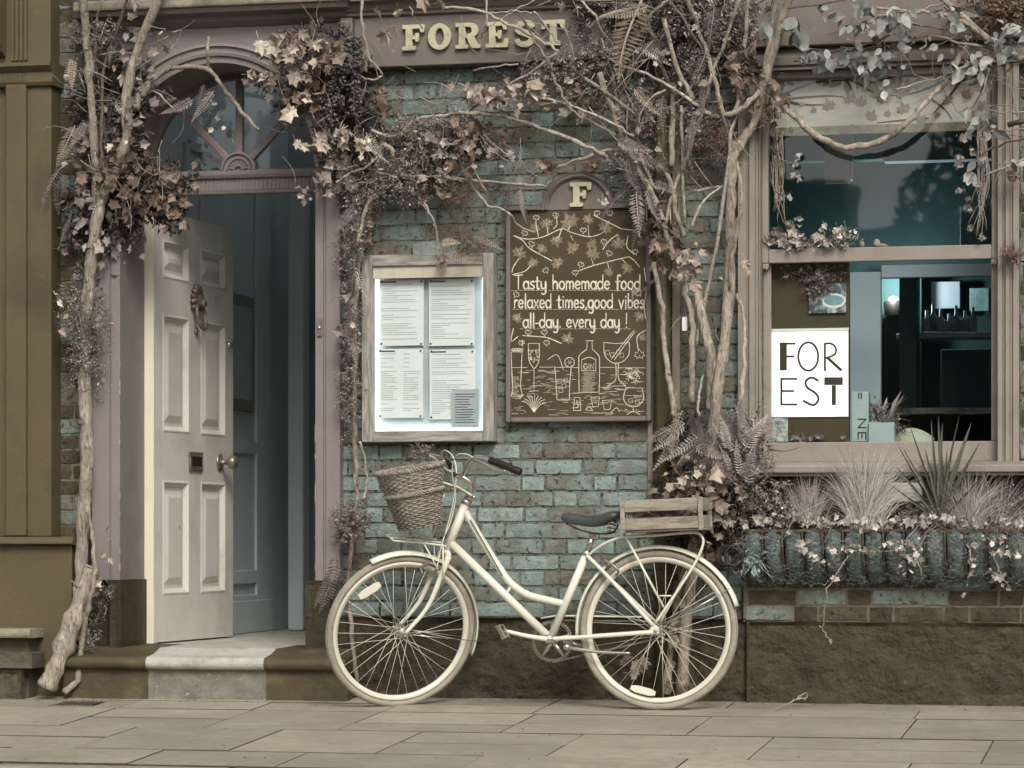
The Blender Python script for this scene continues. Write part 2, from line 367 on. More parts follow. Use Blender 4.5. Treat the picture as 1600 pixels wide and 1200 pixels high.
# dirt that fills the joints almost to the top
dj = MB().add([(-9, -2.5, -0.125-0.004), (9, -2.5, -0.125-0.004), (9, 0.05, -0.0015), (-9, 0.05, -0.0015)], [(0, 1, 2, 3)])
dj.build('joint_filling', 'joint_dirt', pavement)
def slab(x0, x1, y0, y1, sk=0.0):
    g = 0.0004; gy = 0.010; h = random.uniform(0.0005, 0.0035); ch = 0.003; tl = random.uniform(-0.0012, 0.0012)
    def z(y, x): return 0.05*y+h+tl*(x-x0)/(x1-x0)
    vs = []
    for (xx, yy, dx, dy) in ((x0, y0, 1, 1), (x1, y0, -1, 1), (x1, y1, -1, -1), (x0, y1, 1, -1)):
        vs.append((xx+dx*g, yy+dy*gy, z(yy, xx)-0.05))
    for (xx, yy, dx, dy) in ((x0, y0, 1, 1), (x1, y0, -1, 1), (x1, y1, -1, -1), (x0, y1, 1, -1)):
        vs.append((xx+dx*g, yy+dy*gy, z(yy, xx)-ch*0.7))
    for (xx, yy, dx, dy) in ((x0, y0, 1, 1), (x1, y0, -1, 1), (x1, y1, -1, -1), (x0, y1, 1, -1)):
        vs.append((xx+dx*(g+ch), yy+dy*(gy+ch), z(yy, xx)))
    fs = [(8, 9, 10, 11)]
    for k in (0, 4):
        for i in range(4): fs.append((k+i, k+(i+1) % 4, k+4+(i+1) % 4, k+4+i))
    o = MB().add(vs, fs).build('paving_slab', 'slab', pavement); o.data.materials.append(MATS['joint_dirt'])
    for p_ in o.data.polygons[1:]: p_.material_index = 1
    return o
rows = [(-0.30, 0.04), (-0.62, -0.30), (-1.32, -0.62), (-2.06, -1.32), (-2.5, -2.06)]
offs = [0.0, 0.0, 0.0, 0.37, 0.12]
cuts0 = [-3.9, -3.05, -2.37, -1.66, -1.03, -0.44, 0.24, 1.02, 1.87, 2.7, 3.5]
for ri, (ya, yb) in enumerate(rows):
    cs = [c+offs[ri]+random.uniform(-0.015, 0.015) for c in cuts0]
    if ri == 1:
        cs = [c for i, c in enumerate(cs) if i not in (2, 7)]
    if ri == 0: cs = [c for i, c in enumerate(cs) if i not in (4, 8)]
    for i in range(len(cs)-1):
        if ri == 2 and i in (1, 3, 5, 6, 8):      # a wide flag cut into two strips
            ym = lerp(ya, yb, random.choice((0.38, 0.5, 0.6)))
            slab(cs[i], cs[i+1], ya, ym); slab(cs[i], cs[i+1], ym, yb)
        elif ri == 3 and i in (2, 5, 7):
            ym = lerp(ya, yb, 0.5)
            slab(cs[i], cs[i+1], ya, ym); slab(cs[i], cs[i+1], ym, yb)
        else:
            slab(cs[i], cs[i+1], ya, yb)
kerb = root('kerb', (0, -2.6, -0.24), 'long granite kerb along the outer edge of the pavement', 'kerb')
for i in range(9):
    x = -4.2+i*0.93
    box('kerb_block', 'kerb_stone', kerb, x, x+0.92, -2.66, -2.51, -0.34, -0.128, bevel=0.012)
rd = MB().add([(-400, -400, -0.24), (400, -400, -0.24), (400, 60, -0.24), (-400, 60, -0.24)], [(0, 1, 2, 3)]).build('road', 'asphalt'); rd['kind'] = 'structure'
# metal grate in the pavement
ga = P(92, 1110, -0.35); gb = P(165, 1103, -0.22)
gr = root('drain_grate', (ga.x, -0.5, -0.02), 'small rectangular metal drain grate set in the paving by the doorstep', 'grate')
gx0, gx1, gy0, gy1 = PX(90, -0.45), PX(160, -0.45), -0.56, -0.38
m = MB()
for (a, b, c, d) in ((gx0, gx1, gy0, gy0+0.012), (gx0, gx1, gy1-0.012, gy1), (gx0, gx0+0.012, gy0+0.012, gy1-0.012), (gx1-0.012, gx1, gy0+0.012, gy1-0.012)):
    m.box(a, b, c, d, ground_z(c)-0.01, ground_z(c)+0.005)
m.build('frame', 'dull_metal', gr)
m = MB().add([(gx0+0.012, gy0+.012, ground_z(gy0)+0.0026), (gx1-0.012, gy0+.012, ground_z(gy0)+0.0026), (gx1-0.012, gy1-.012, ground_z(gy1)+0.0026), (gx0+0.012, gy1-.012, ground_z(gy1)+0.0026)], [(0, 1, 2, 3)]); m.build('pit', 'slot_dark', gr)
for i in range(9):
    x = gx0+0.018+i*(gx1-gx0-0.03)/9
    MB().add([(x, gy0+.012, ground_z(gy0)+0.006), (x+0.012, gy0+.012, ground_z(gy0)+0.006), (x+0.012, gy1-.012, ground_z(gy1)+0.006), (x, gy1-.012, ground_z(gy1)+0.006)], [(0, 1, 2, 3)]).build('bar', 'dull_metal', gr)

# ------------------------------------------------------------------ brick walls
def brick_mesh(L, H=0.0640, seed=0, chip=0.0032):
    r = random.Random(seed); nx, nz = (6, 2) if L > 0.15 else (3, 2); d = 0.05; c = 0.004
    vs = []; idx = {}
    for j in range(nz+1):
        for i in range(nx+1):
            x = L*i/nx; z = H*j/nz; y = r.uniform(-0.0015, 0.0012)
            ed = (i in (0, nx)) or (j in (0, nz))
            if i == 0: x += c*r.uniform(0.2, 1.4)
            if i == nx: x -= c*r.uniform(0.2, 1.4)
            if j == 0: z += c*r.uniform(0.0, 1.2)
            if j == nz: z -= c*r.uniform(0.0, 1.2)
            if ed: y += r.uniform(0.0, chip)
            idx[i, j] = len(vs); vs.append((x-L/2, y, z-H/2))
    fs = [(idx[i, j], idx[i+1, j], idx[i+1, j+1], idx[i, j+1]) for j in range(nz) for i in range(nx)]
    ring = [idx[i, 0] for i in range(nx+1)]+[idx[nx, j] for j in range(1, nz+1)]+[idx[i, nz] for i in range(nx-1, -1, -1)]+[idx[0, j] for j in range(nz-1, 0, -1)]
    k = len(vs)
    for q in ring:
        x, y, z = vs[q]; vs.append((x*(1+0.004/max(L, .1)), d*0.5, z*1.02))
    n = len(ring)
    for a in range(n): fs.append((ring[a], k+a, k+(a+1) % n, ring[(a+1) % n]))
    me = bpy.data.meshes.new('brick'); me.from_pydata(vs, [], fs); me.update(); me.materials.append(MATS['brick_teal'])
    return me
STR = [brick_mesh(0.2130, seed=s) for s in range(7)]; HED = [brick_mesh(0.1040, seed=40+s) for s in range(6)]
CH = 0.0713
def brick_wall(parent, x0, x1, z0, z1, Y, skip=(), pick=None, phase=0, count=[0]):
    z = z0; row = 0
    while z+CH*0.7 < z1:
        per = 0.2130+0.0065+0.1040+0.0065
        x = x0-((row+phase) % 2)*(per/2+0.003)-random.uniform(0, 0.03)-(row % 3)*0.01; k = 0
        while x < x1:
            L = 0.2130 if k % 2 == 0 else 0.1040
            if random.random() < 0.06: L = 0.2130 if L < 0.15 else 0.1040
            a, b = max(x, x0), min(x+L, x1); k += 1; xn = x+L+0.0065
            x = xn
            if b-a < 0.03: continue
            cz = z+CH/2+random.uniform(-0.0015, 0.0015); cx = (a+b)/2
            if any(sx0 < a and b < sx1 and sz0 < cz-CH/2 and cz+CH/2 < sz1 for sx0, sx1, sz0, sz1 in skip): continue
            me = random.choice(STR if L > 0.15 else HED)
            o = inst('brick', me, parent, (cx, Y+random.uniform(-0.003, -0.0008), cz), (random.uniform(-.01, .01), random.uniform(-.006, .006), random.uniform(-.005, .005)),
                     ((b-a)/L, 1, 1), pick(cx, cz) if pick else 'brick_teal')
            count[0] += 1
        z += CH; row += 1
def pick_main(x, z):
    r = random.random()
    if z < 1.12: return 'brick_teal_bright' if r < 0.5 else ('brick_teal' if r < 0.78 else ('brick_olive' if r < 0.93 else 'brick_brown'))
    return 'brick_teal' if r < 0.34 else ('brick_teal_bright' if r < 0.46 else ('brick_olive' if r < 0.76 else 'brick_brown'))
def pick_left(x, z):
    r = random.random(); return 'brick_olive' if r < 0.2 else ('brick_brown' if r < 0.45 else ('brick_bare' if r < .93 else 'brick_teal'))
def pick_low(x, z):
    r = random.random(); return 'brick_bare' if r < 0.72 else ('brick_olive' if r < 0.88 else 'brick_teal')

XD_R = PX(531, -0.06)            # right edge of the door surround
XP = PX(1022, -0.02)             # wood strip / downpipe
XW_L = PX(1153, -0.05)           # left edge of the window casing
ZP = PZ(800, 965, -0.02)         # top of the rendered plinth
ZF = PZ(800, 97, -0.1)           # underside of the shop fascia
wall = root('brick_wall', (PX(800), 0, 0), 'worn teal painted brick wall behind the bicycle, between doorway and downpipe', 'wall')
box('mortar_bed', 'mortar', wall, XD_R-0.1, XP+0.02, 0.0045, 0.25, 0, 3.2)
mx0, mx1 = PX(575), PX(760); mz0, mz1 = PZ(660, 680), PZ(660, 405)
cx0, cx1 = PX(800), PX(1010); cz0, cz1 = PZ(900, 650), PZ(900, 335)
brick_wall(wall, XD_R-0.02, XP, ZP, ZF+0.02, 0.0, skip=((mx0, mx1, mz0, mz1), (cx0, cx1, cz0, cz1)), pick=pick_main)
def rough_panel(name, m, parent, x0, x1, z0, z1, Y, amp=0.012, step=0.02, thick=0.06, seed=1, zfun=None):
    """hand trowelled render: a displaced grid with returned edges"""
    r = random.Random(seed); nx = max(2, int((x1-x0)/step)); nz = max(2, int((z1-z0)/step)); vs = []; fs = []
    from mathutils import noise as nz_
    for j in range(nz+1):
        for i in range(nx+1):
            x = lerp(x0, x1, i/nx); z = lerp(z0, z1, j/nz)
            d = nz_.fractal(Vector((x*5, seed*7.1, z*7)), 0.9, 2.1, 5)*amp+nz_.noise(Vector((x*26, 3, z*30)))*amp*0.25
            e = min(i, nx-i, j, nz-j)
            if e == 0: d = amp*0.8
            vs.append((x, Y-d*0.8+amp*0.3, z+(0.004*nz_.noise(Vector((x*14, 0, seed))) if j == nz else 0)))
    W_ = nx+1
    for j in range(nz):
        for i in range(nx): fs.append((j*W_+i, j*W_+i+1, (j+1)*W_+i+1, (j+1)*W_+i))
    k = len(vs)
    top = [nz*W_+i for i in range(W_)]
    for q in top: vs.append((vs[q][0], Y+thick, vs[q][2]))
    for i in range(nx): fs.append((top[i], top[i+1], k+i+1, k+i))
    for side in (0, nx):
        col_ = [j*W_+side for j in range(nz+1)]; k = len(vs)
        for q in col_: vs.append((vs[q][0], Y+thick, vs[q][2]))
        for j in range(nz): fs.append((col_[j], col_[j+1], k+j+1, k+j))
    return MB().add(vs, fs).build(name, m, parent, smooth=False)
XS = PX(1168, -0.05)
rough_panel('rendered_plinth', 'render_brown', wall, PX(508, -0.03), XS-0.003, -0.03, ZP, -0.03, amp=0.03, step=0.015, seed=3)
# pier right of the downpipe
pier = root('brick_pier', (PX(1100), 0, 0), 'narrow strip of teal bricks between the downpipe and the window', 'wall')
box('mortar_bed', 'mortar', pier, XP+0.022, XW_L+0.1, 0.0045, 0.25, 0, 3.2)
brick_wall(pier, PX(1060), XW_L+0.01, PZ(1100, 965), ZF+0.02, 0.0, pick=pick_main, phase=1)
# left strip
lw = root('brick_pier', (PX(110), 0, 0), 'dark weathered brick strip between olive pilaster and doorway', 'wall')
box('mortar_bed', 'mortar_pale', lw, PX(60), PX(165), 0.0045, 0.25, 0, 3.3)
brick_wall(lw, PX(74), PX(150), PZ(110, 845), PZ(110, 0)+0.1, 0.0, pick=pick_left, phase=1)
rough_panel('rendered_base', 'render_brown', lw, PX(50, -0.03), PX(170, -0.03), -0.02, PZ(110, 840), -0.02, amp=0.01, seed=9)
# wall below the window
ap = root('brick_wall', (PX(1400), 0, 0), 'low brown brick wall under the window, behind the hanging planter', 'wall')
box('mortar_bed', 'mortar_pale', ap, XW_L+0.11, PX(1600)+1.29, 0.012, 0.25, 0, PZ(1400, 735))
box('mortar_edge', 'mortar_pale', ap, XS-0.02, XW_L+0.108, -0.035, 0.008, PZ(1400, 972), PZ(1400, 845))
brick_wall(ap, XS-0.01, PX(1600)+1.1, PZ(1400, 972, -0.04), PZ(1400, 905, -0.04)+0.04, -0.04, pick=pick_low)
box('mortar_front', 'mortar_pale', ap, XW_L+0.1085, PX(1600)+1.2, -0.0345, 0.008, PZ(1400, 972), PZ(1400, 840))
box('painted_band', 'render_brown', ap, XS+0.06, PX(1600)+1.2, -0.05, 0.006, PZ(1400, 842), PZ(1400, 735))
rough_panel('rendered_plinth', 'render_brown', ap, XS, PX(1600)+1.2, -0.03, PZ(1400, 973, -0.06), -0.06, amp=0.022, step=0.015, seed=5)
# the storey above the shopfront (above the picture)
up = root('upper_wall', (0, 0.1, 3.3), 'brick storey above the shopfront', 'wall')
box('wall_mass', 'brick_olive', up, -6, 6, 0.0, 0.3, 3.205, 6.5)
box('side_wall', 'brick_olive', up, PX(1600)+1.3, 6, 0.0, 0.3, 0, 3.2)
box('side_wall', 'brick_olive', up, -6, PX(0)-1.1, 0.0, 0.3, 0, 3.2)

# ------------------------------------------------------------------ neighbouring olive pilaster at the far left
Yp = -0.12
pil = root('olive_pilaster', (PX(40, Yp), Yp, 0), 'olive painted pilaster of the neighbouring shopfront, at the far left', 'pilaster')
xl = PX(0)-1.1; xr = PX(80, Yp)
ztop = PZ(40, -30, Yp); zc = PZ(40, 105, Yp); zb = PZ(40, 838, Yp)
box('shaft', 'olive_paint', pil, PX(42, Yp), xr, Yp, 0.24, zb, zc-0.06, bevel=0.004)
box('raised_strip', 'olive_paint', pil, PX(9, Yp-.02), PX(42, Yp-.02)-0.004, Yp-0.025, 0.23, zb+0.002, zc-0.062, bevel=0.005)
box('panel', 'olive_paint', pil, xl, PX(9, Yp)-0.004, Yp+0.02, 0.23, zb+0.001, zc-0.061, bevel=0.004)
cap = [(Yp-0.02, zc-0.09), (Yp-0.03, zc-0.075), (Yp-0.03, zc-0.03), (Yp-0.045, zc-0.02), (Yp-0.065, zc-0.004), (Yp-0.065, zc+0.012), (Yp-0.04, zc+0.016), (0.2, zc+0.016), (0.2, zc-0.09)]
MB().profx(cap, xl, xr+0.018).build('capital', 'olive_paint', pil)
m = MB()
for i in range(10):
    x = PX(2, Yp-.03)+i*0.0125; m.box(x, x+0.006, Yp-0.034, Yp-0.028, zc-0.072, zc-0.034)
m.build('fluting', 'olive_paint', pil)
box('upper_shaft', 'olive_paint', pil, xl, xr-0.006, Yp+0.005, 0.235, zc+0.017, ztop+0.3, bevel=0.004)
m = MB()
for i in range(4):
    x = PX(18, Yp)+i*0.022; m.box(x, x+0.013, Yp-0.008-0.004*(i % 2), Yp+0.004, zc+0.03, ztop+0.2)
m.build('fluted_strip', 'olive_paint', pil, bevel=0.003)
pts = [(0.0, 0.36), (-0.05, 0.30), (-0.095, 0.18), (-0.085, 0.08), (-0.05, 0.02), (-0.01, 0.0), (0.004, 0.06), (0.004, 0.36)]
MB().profx([(Yp+y, zc+0.05+z) for y, z in pts], xl, PX(10, Yp)).build('console_bracket', 'olive_paint', pil, smooth=False, bevel=0.004)
bs = [(Yp-0.05, zb-0.012), (Yp-0.062, zb-0.028), (Yp-0.062, zb-0.034), (Yp-0.03, zb-0.04), (0.1, zb-0.04), (0.1, zb+0.001), (Yp-0.035, zb-0.002)]
MB().profx(bs, xl, PX(115, Yp-.04)).build('base_moulding', 'olive_paint', pil)
box('plinth', 'olive_paint', pil, xl, PX(112, Yp-.02), Yp-0.02, 0.1, -0.04, zb-0.041, bevel=0.004)
sl = root('stone_ledge', (PX(20, -.25), -0.25, 0), 'weathered rounded stone ledge at the foot of the olive pilaster', 'ledge')
x1 = PX(48, -0.3)
pr = [(-0.30+0.012*math.cos(a)-0.004, PZ(20, 990, -.3)+0.021*math.sin(a)) for a in [R(90+180*i/6) for i in range(7)]]
MB().profx(pr+[(-0.142, PZ(20, 990, -.3)-0.021), (-0.142, PZ(20, 990, -.3)+0.021)], xl, x1).build('ledge', 'stone', sl)
rough_panel('base_wall', 'stone_dark', sl, xl, x1-0.03, -0.05, PZ(20, 998, -.25), -0.25, amp=0.01, thick=.1, seed=12)
sb = rough_panel('stone_block', 'stone_dark', None, xl, PX(50, -.32), PZ(20, 1044, -.32), PZ(20, 1020, -.32), -0.32, amp=0.008, thick=.15, seed=14)
tag(sb, 'long pitted stone block below the ledge at the far left', 'stone block')
rb = rough_panel('rubble_stone', 'stone_dark', None, xl, PX(34, -.30), -0.05, PZ(20, 1046, -.3), -0.30, amp=0.03, thick=.1, seed=15)
tag(rb, 'broken grey rubble at ground level in the lower left corner', 'rubble')

# ------------------------------------------------------------------ doorway
Yd = -0.06; Yr = 0.26                      # face of the surround, plane of the door frame
dw = root('door_surround', (PX(340, Yd), Yd, 0.18), 'mauve painted door surround with arched fanlight opening and dark plinth blocks', 'door surround')
xa = PX(143, Yd); xb = PX(188, Yd); xc = PX(493, Yd); xd = PX(531, Yd)
zpl = PZ(200, 906, Yd); zst = PZ(210, 1010, Yd)      # plinth top, step top
acx = (xb+xc)/2; Rin = (xc-xb)/2; acz = PZ(340, 258, Yd); zfr = PZ(340, 34, Yd)
XL2 = xa; XR2 = xd
# jambs with a bead and a groove
for (a, b, s) in ((xa, xb, 1), (xc, xd, -1)):
    w = b-a
    if s > 0: pr = [(a, Yd+0.02), (a, Yd), (a+w*.58, Yd), (a+w*.60, Yd+0.008), (a+w*.66, Yd+0.008), (a+w*.68, Yd-0.006), (b, Yd-0.006), (b, Yr+.1), (a, 0.2)]
    else: pr = [(a, Yr+.1), (a, Yd-0.006), (a+w*.32, Yd-0.006), (a+w*.34, Yd+0.008), (a+w*.40, Yd+0.008), (a+w*.42, Yd), (b, Yd), (b, 0.2)]
    MB().profz(pr, zpl+0.001, acz-0.001).build('jamb', 'mauve_paint', dw, bevel=0.003)
# chipped arrises
for xx in (xb, xc):
    m = MB()
    z = zpl+0.05
    while z < 1.55:
        h = random.uniform(0.004, 0.03) if random.random() < .8 else random.uniform(.04, .12)
        if random.random() < (0.5 if xx == xb else .28)*(1.2-(z-zpl)/1.5):
            w_ = random.uniform(.0012, .0042)
            m.prism([(xx-w_, z), (xx+.0008, z-.003), (xx+.0008, z+h+.003), (xx-w_*random.uniform(.2, 1), z+h)] if xx == xb else [(xx+w_, z), (xx-.0008, z-.003), (xx-.0008, z+h+.003), (xx+w_*.5, z+h)], Yd-0.0072, Yd+0.002)
        z += h+random.uniform(0.003, 0.06)
    m.build('chipped_paint', 'chipped_edge', dw)
for (a, b) in ((PX(172, Yd-.02), xb+0.012), (xc-0.04, PX(516, Yd-.02))):
    rp = rough_panel('plinth_block', 'plinth_black', dw, a, b, zst-0.02, zpl, Yd-0.025, amp=0.006, thick=0.02, seed=int(a*100) % 17)
    box('plinth_core', 'plinth_black', dw, a+0.002, b-0.001, Yd-0.018, Yr+.05, zst-0.02, zpl-0.001)
# arched panel
n = 28
arc = [(acx+Rin*math.cos(math.pi-math.pi*i/n), acz+Rin*math.sin(math.pi*i/n)) for i in range(n+1)]
def arch_sheet(y0, y1, r, x0, x1, ztop):
    """wall sheet with a semicircular opening, built as strips between arc and outline"""
    m = MB(); vs = []
    for i in range(n+1):
        an = math.pi-math.pi*i/n; x = acx+r*math.cos(an); z = acz+r*math.sin(an)
        xo = lerp(x0, x1, i/n)
        vs.append((x, z, xo))
    f = []
    V = []
    for (x, z, xo) in vs: V += [(x, y0, z), (xo, y0, ztop), (x, y1, z)]
    for i in range(n):
        a, b = 3*i, 3*i+3
        f += [(a, b, b+1, a+1), (a, a+2, b+2, b)]
    V += [(x0, y0, acz), (x1, y0, acz)]; k = len(V)-2
    f += [(k, 0, 1), (3*n, k+1, 3*n+1)]
    return m.add(V, f)
arch_sheet(Yd-0.006+0.004, Yr, Rin, xa, xd, zfr).build('arch_panel', 'mauve_paint', dw)
def arch_moulding(r0, r1, prof, cx, cz, name, m, parent, a0=0, a1=180, seg=32):
    """prof: list of (t across r0..r1, y)"""
    mb = MB(); V = []; k = len(prof)
    for i in range(seg+1):
        an = R(lerp(a0, a1, i/seg))
        for t, y in prof:
            r = lerp(r0, r1, t); V.append((cx+r*math.cos(an), y, cz+r*math.sin(an)))
    f = [(i*k+j, i*k+j+1, (i+1)*k+j+1, (i+1)*k+j) for i in range(seg) for j in range(k-1)]
    return mb.add(V, f).build(name, m, parent)
arch_moulding(Rin-0.002, Rin+0.085, [(0, Yd+.02), (0, Yd-.012), (.3, Yd-.012), (.35, Yd-.026), (.5, Yd-.03), (.6, Yd-.02), (.8, Yd-.02), (.85, Yd-.034), (1, Yd-.03), (1, Yd+.01)], acx, acz, 'arch_moulding', 'mauve_paint', dw)
# frieze and cornice above the arch
box('frieze', 'fascia_paint', dw, xa-0.02, xd+0.05, Yd-0.012, 0.2, zfr+0.002, PZ(340, 8, Yd), bevel=0.004)
zk = PZ(340, 30, Yd-.1)
co = [(Yd-0.013, zk-0.02), (Yd-0.05, zk), (Yd-0.06, zk+0.02), (Yd-0.12, zk+0.03), (Yd-0.13, zk+0.045), (Yd-0.13, zk+0.05), (0.1, zk+0.05), (0.1, zk-0.02)]
MB().profx(co, PX(118, Yd-.1), PX(545, Yd-.1)).build('cornice', 'fascia_paint', dw)
box('cornice_stone', 'stone', dw, PX(113, Yd-.15), PX(547, Yd-.15), Yd-0.15, 0.2, zk+0.0515, zk+0.10, bevel=0.012)
box('cornice_top', 'fascia_paint', dw, PX(113, Yd-.15), PX(540, Yd-.15), Yd-0.12, 0.2, zk+0.102, zk+0.2, bevel=0.01)
# recessed frame: transom, fluted frieze, fanlight
fl = root('fanlight', (PX(372, Yr), Yr, PZ(372, 270, Yr)), 'arched fanlight with radiating glazing bars and a sunburst hub above the open door', 'fanlight')
fx0, fx1 = xb-0.02, xc+0.02; fcx = (xb+xc)/2
zt0 = PZ(370, 302, Yr); zt1 = PZ(370, 266, Yr)
tr = [(Yr+.08, zt0), (Yr, zt0), (Yr-.004, zt0+0.012), (Yr+0.006, zt0+0.016), (Yr+0.006, zt0+0.068), (Yr-.012, zt0+0.072), (Yr-.02, zt0+0.086), (Yr-.02, zt1-0.006), (Yr-.008, zt1), (Yr+.08, zt1)]
MB().profx(tr, fx0, fx1).build('transom', 'mauve_paint', fl)
nfl = 46
fm = MB().box(-0.0045, 0.0045, -0.004, 0.001, 0, 0.048).mesh('flute', 'mauve_paint')
for i in range(nfl): inst('flute', fm, fl, (lerp(fx0+0.03, fx1-0.03, i/(nfl-1)), Yr+0.0055, zt0+0.018))
Rf = Rin+0.004
arch_moulding(Rf-0.045, Rf+0.03, [(0, Yr+.05), (0, Yr), (.4, Yr), (.45, Yr-.014), (1, Yr-.014)], fcx, zt1, 'arched_frame', 'mauve_paint', fl)
hub_r = 0.085
def bar_at(an, w, r0, r1, y0, y1, tm=1.0):
    c, s = math.cos(R(an)), math.sin(R(an)); m = MB(); V = []
    for r in (r0, r1):
        for q in (-1, 1):
            for y in (y0, y1): V.append((fcx+r*c-q*w/2*s*tm, y, zt1+r*s+q*w/2*c))
    return m.add(V, [(0, 2, 6, 4), (1, 5, 7, 3), (0, 4, 5, 1), (2, 3, 7, 6), (0, 1, 3, 2), (4, 6, 7, 5)])
for an in (45, 90, 135): bar_at(an, 0.034, hub_r-0.01, Rf-0.03, Yr-0.006, Yr+0.03).build('glazing_bar', 'mauve_paint', fl, bevel=0.006)
arch_moulding(0.0, hub_r, [(0, Yr-.006), (.55, Yr-.006), (.6, Yr-.018), (.72, Yr-.018), (.76, Yr-.008), (.86, Yr-.008), (.88, Yr-.022), (1, Yr-.02), (1, Yr+.02)], fcx, zt1, 'hub', 'mauve_paint', fl, seg=20)
for i in range(9):
    an = 15+i*150/8
    bar_at(an, 0.008, 0.012, hub_r*0.56, Yr-0.014, Yr-0.006).build('ray', 'mauve_paint', fl)
for i in range(4):
    a0 = 45*i+1; a1 = 45*(i+1)-1; V = [(fcx+hub_r*0.7*math.cos(R(a)), Yr+0.016, zt1+hub_r*0.7*math.sin(R(a))) for a in (a1, a0)]
    V += [(fcx+(Rf-0.02)*math.cos(R(lerp(a0, a1, k/6))), Yr+0.016, zt1+(Rf-0.02)*math.sin(R(lerp(a0, a1, k/6)))) for k in range(7)]
    MB().add(V, [tuple(range(len(V)))]).build('pane', 'glass', fl)
# door posts in the recess (behind the jambs)
df = root('door_frame', (PX(232, Yr), Yr, zst), 'inner door frame with a pale hinge post and a mauve latch post', 'door frame')
xh = PX(240, Yr)
box('hinge_post', 'door_edge', df, xb-0.05, xh-0.002, Yr+0.004, Yr+0.07, zst, zt0-0.001, bevel=0.003)
box('latch_post', 'mauve_paint', df, xc-0.005, xc+0.06, Yr-0.0, Yr+0.08, zst, zt0-0.001, bevel=0.003)
# doorbell
db = root('doorbell', PZ(498, 512, Yd) and P(498, 512, Yd), 'small brass doorbell plate on the right door jamb', 'doorbell')
pbox('plate', 'brass_old', db, 495, 503, 498, 526, Yd-0.016, Yd-0.007, bevel=0.002)
q = P(499, 512, Yd-.016); MB().lathe([(0.008, 0), (0.008, -0.004), (0.005, -0.007), (0.0001, -0.008)], q, (0, 1, 0), 12).build('button', 'chrome', db, smooth=True)

# front door leaf, opened inwards about ninety degrees
DWID, DH, DT = 0.98, 2.06, 0.048
zd0 = zst+0.006
leaf_dir = Vector((math.sin(R(4.0)), math.cos(R(4.0)), 0)); leaf_n = Vector((math.cos(R(4.0)), -math.sin(R(4.0)), 0))
hinge = Vector((xh, Yr+0.004, zd0))
DM = Matrix(((leaf_dir.x, leaf_n.x, 0, hinge.x), (leaf_dir.y, leaf_n.y, 0, hinge.y), (0, 0, 1, hinge.z), (0, 0, 0, 1)))
# local axes: x along the leaf, y out of its street face, z up
dr = root('front_door', hinge, 'cream six panel front door standing open into the hallway', 'door')
U = [(0.10, 0.42), (0.56, 0.88)]; Vv = [(0.22, 0.775), (1.0, 1.57), (1.735, 1.925)]
def dbuild(m, name, mt, parent=dr, **k): return m.xf(DM).build(name, mt, parent, **k)
m = MB()
for (a, b) in ((0, U[0][0]), (U[0][1], U[1][0]), (U[1][1], DWID)): m.box(a, b, -DT, 0, 0, DH)
dbuild(m, 'stiles', 'door_paint')
m = MB(); zz = [0]+[q for v in Vv for q in v]+[DH]
for i in range(0, len(zz), 2):
    for (a, b) in U: m.box(a, b, -DT, 0, zz[i], zz[i+1])
dbuild(m, 'rails', 'door_paint')
for (a, b) in U:
    for (c, d) in Vv:
        V = []; rings = ((0, 0.0), (0.012, 0.004), (0.02, -0.004), (0.034, -0.018), (0.05, -0.018), (0.085, -0.006))
        for e, y in rings: V += [(a+e, y, c+e), (b-e, y, c+e), (b-e, y, d-e), (a+e, y, d-e)]
        f = [(4*k+i, 4*k+(i+1) % 4, 4*k+4+(i+1) % 4, 4*k+4+i) for k in range(len(rings)-1) for i in range(4)]+[tuple(4*(len(rings)-1)+i for i in range(4))]
        dbuild(MB().add(V, f), 'panel', 'door_paint')
ls = dbuild(MB().box(0.41, 0.57, 0.001, 0.012, 0.825, 0.918), 'letter_plate', 'brass_old', bevel=0.004)
dbuild(MB().box(0.43, 0.55, 0.0125, 0.0135, 0.848, 0.895), 'letter_slot', 'slot_dark', ls)
kb = dbuild(MB().lathe([(0.0001, 0.001), (0.042, 0.001), (0.045, 0.006), (0.03, 0.012), (0.014, 0.016), (0.012, 0.045), (0.02, 0.05), (0.034, 0.062), (0.037, 0.076), (0.032, 0.09), (0.018, 0.098), (0.0001, 0.1)], (0.80, 0, 0.875), (0, 1, 0), 20), 'door_knob', 'dull_metal', smooth=True)
dbuild(MB().lathe([(0.0001, 0), (0.02, 0.0), (0.02, 0.01), (0.014, 0.02), (0.0001, 0.022)], (0.915, 0, 1.47), (0, 1, 0), 14), 'lock', 'chrome', smooth=True)
# lion style knocker: boss, mane, muzzle and ring
kn = dbuild(MB().lathe([(0.0001, 0.001), (0.05, 0.001), (0.052, 0.01), (0.04, 0.028), (0.018, 0.038), (0.0001, 0.04)], (0.49, 0, 1.66), (0, 1, 0), 16), 'knocker', 'brass_old', smooth=True)
m = MB()
for i in range(11):
    a = R(-30+240*i/10); m.tube([(0.49+0.03*math.cos(a), 0.02, 1.66+0.034*math.sin(a)), (0.49+0.058*math.cos(a), 0.014, 1.66+0.075*math.sin(a)), (0.49+0.06*math.cos(a), 0.004, 1.655+0.08*math.sin(a))], [0.014, 0.013, 0.006], 5)
dbuild(m, 'mane', 'brass_old', kn, smooth=True)
m = MB().lathe([(0.0001, 0.0), (0.016, 0.004), (0.022, 0.016), (0.016, 0.03), (0.0001, 0.034)], (0.49, 0.03, 1.645), (0, 1, 0), 12)
dbuild(m, 'muzzle', 'brass_old', kn, smooth=True)
dbuild(MB().tube([(0.49+0.048*math.sin(a), 0.035-0.012*math.cos(a), 1.585+0.066*math.cos(a)) for a in [R(360*i/20) for i in range(21)]], 0.009, 6), 'ring', 'brass_old', kn, smooth=True)
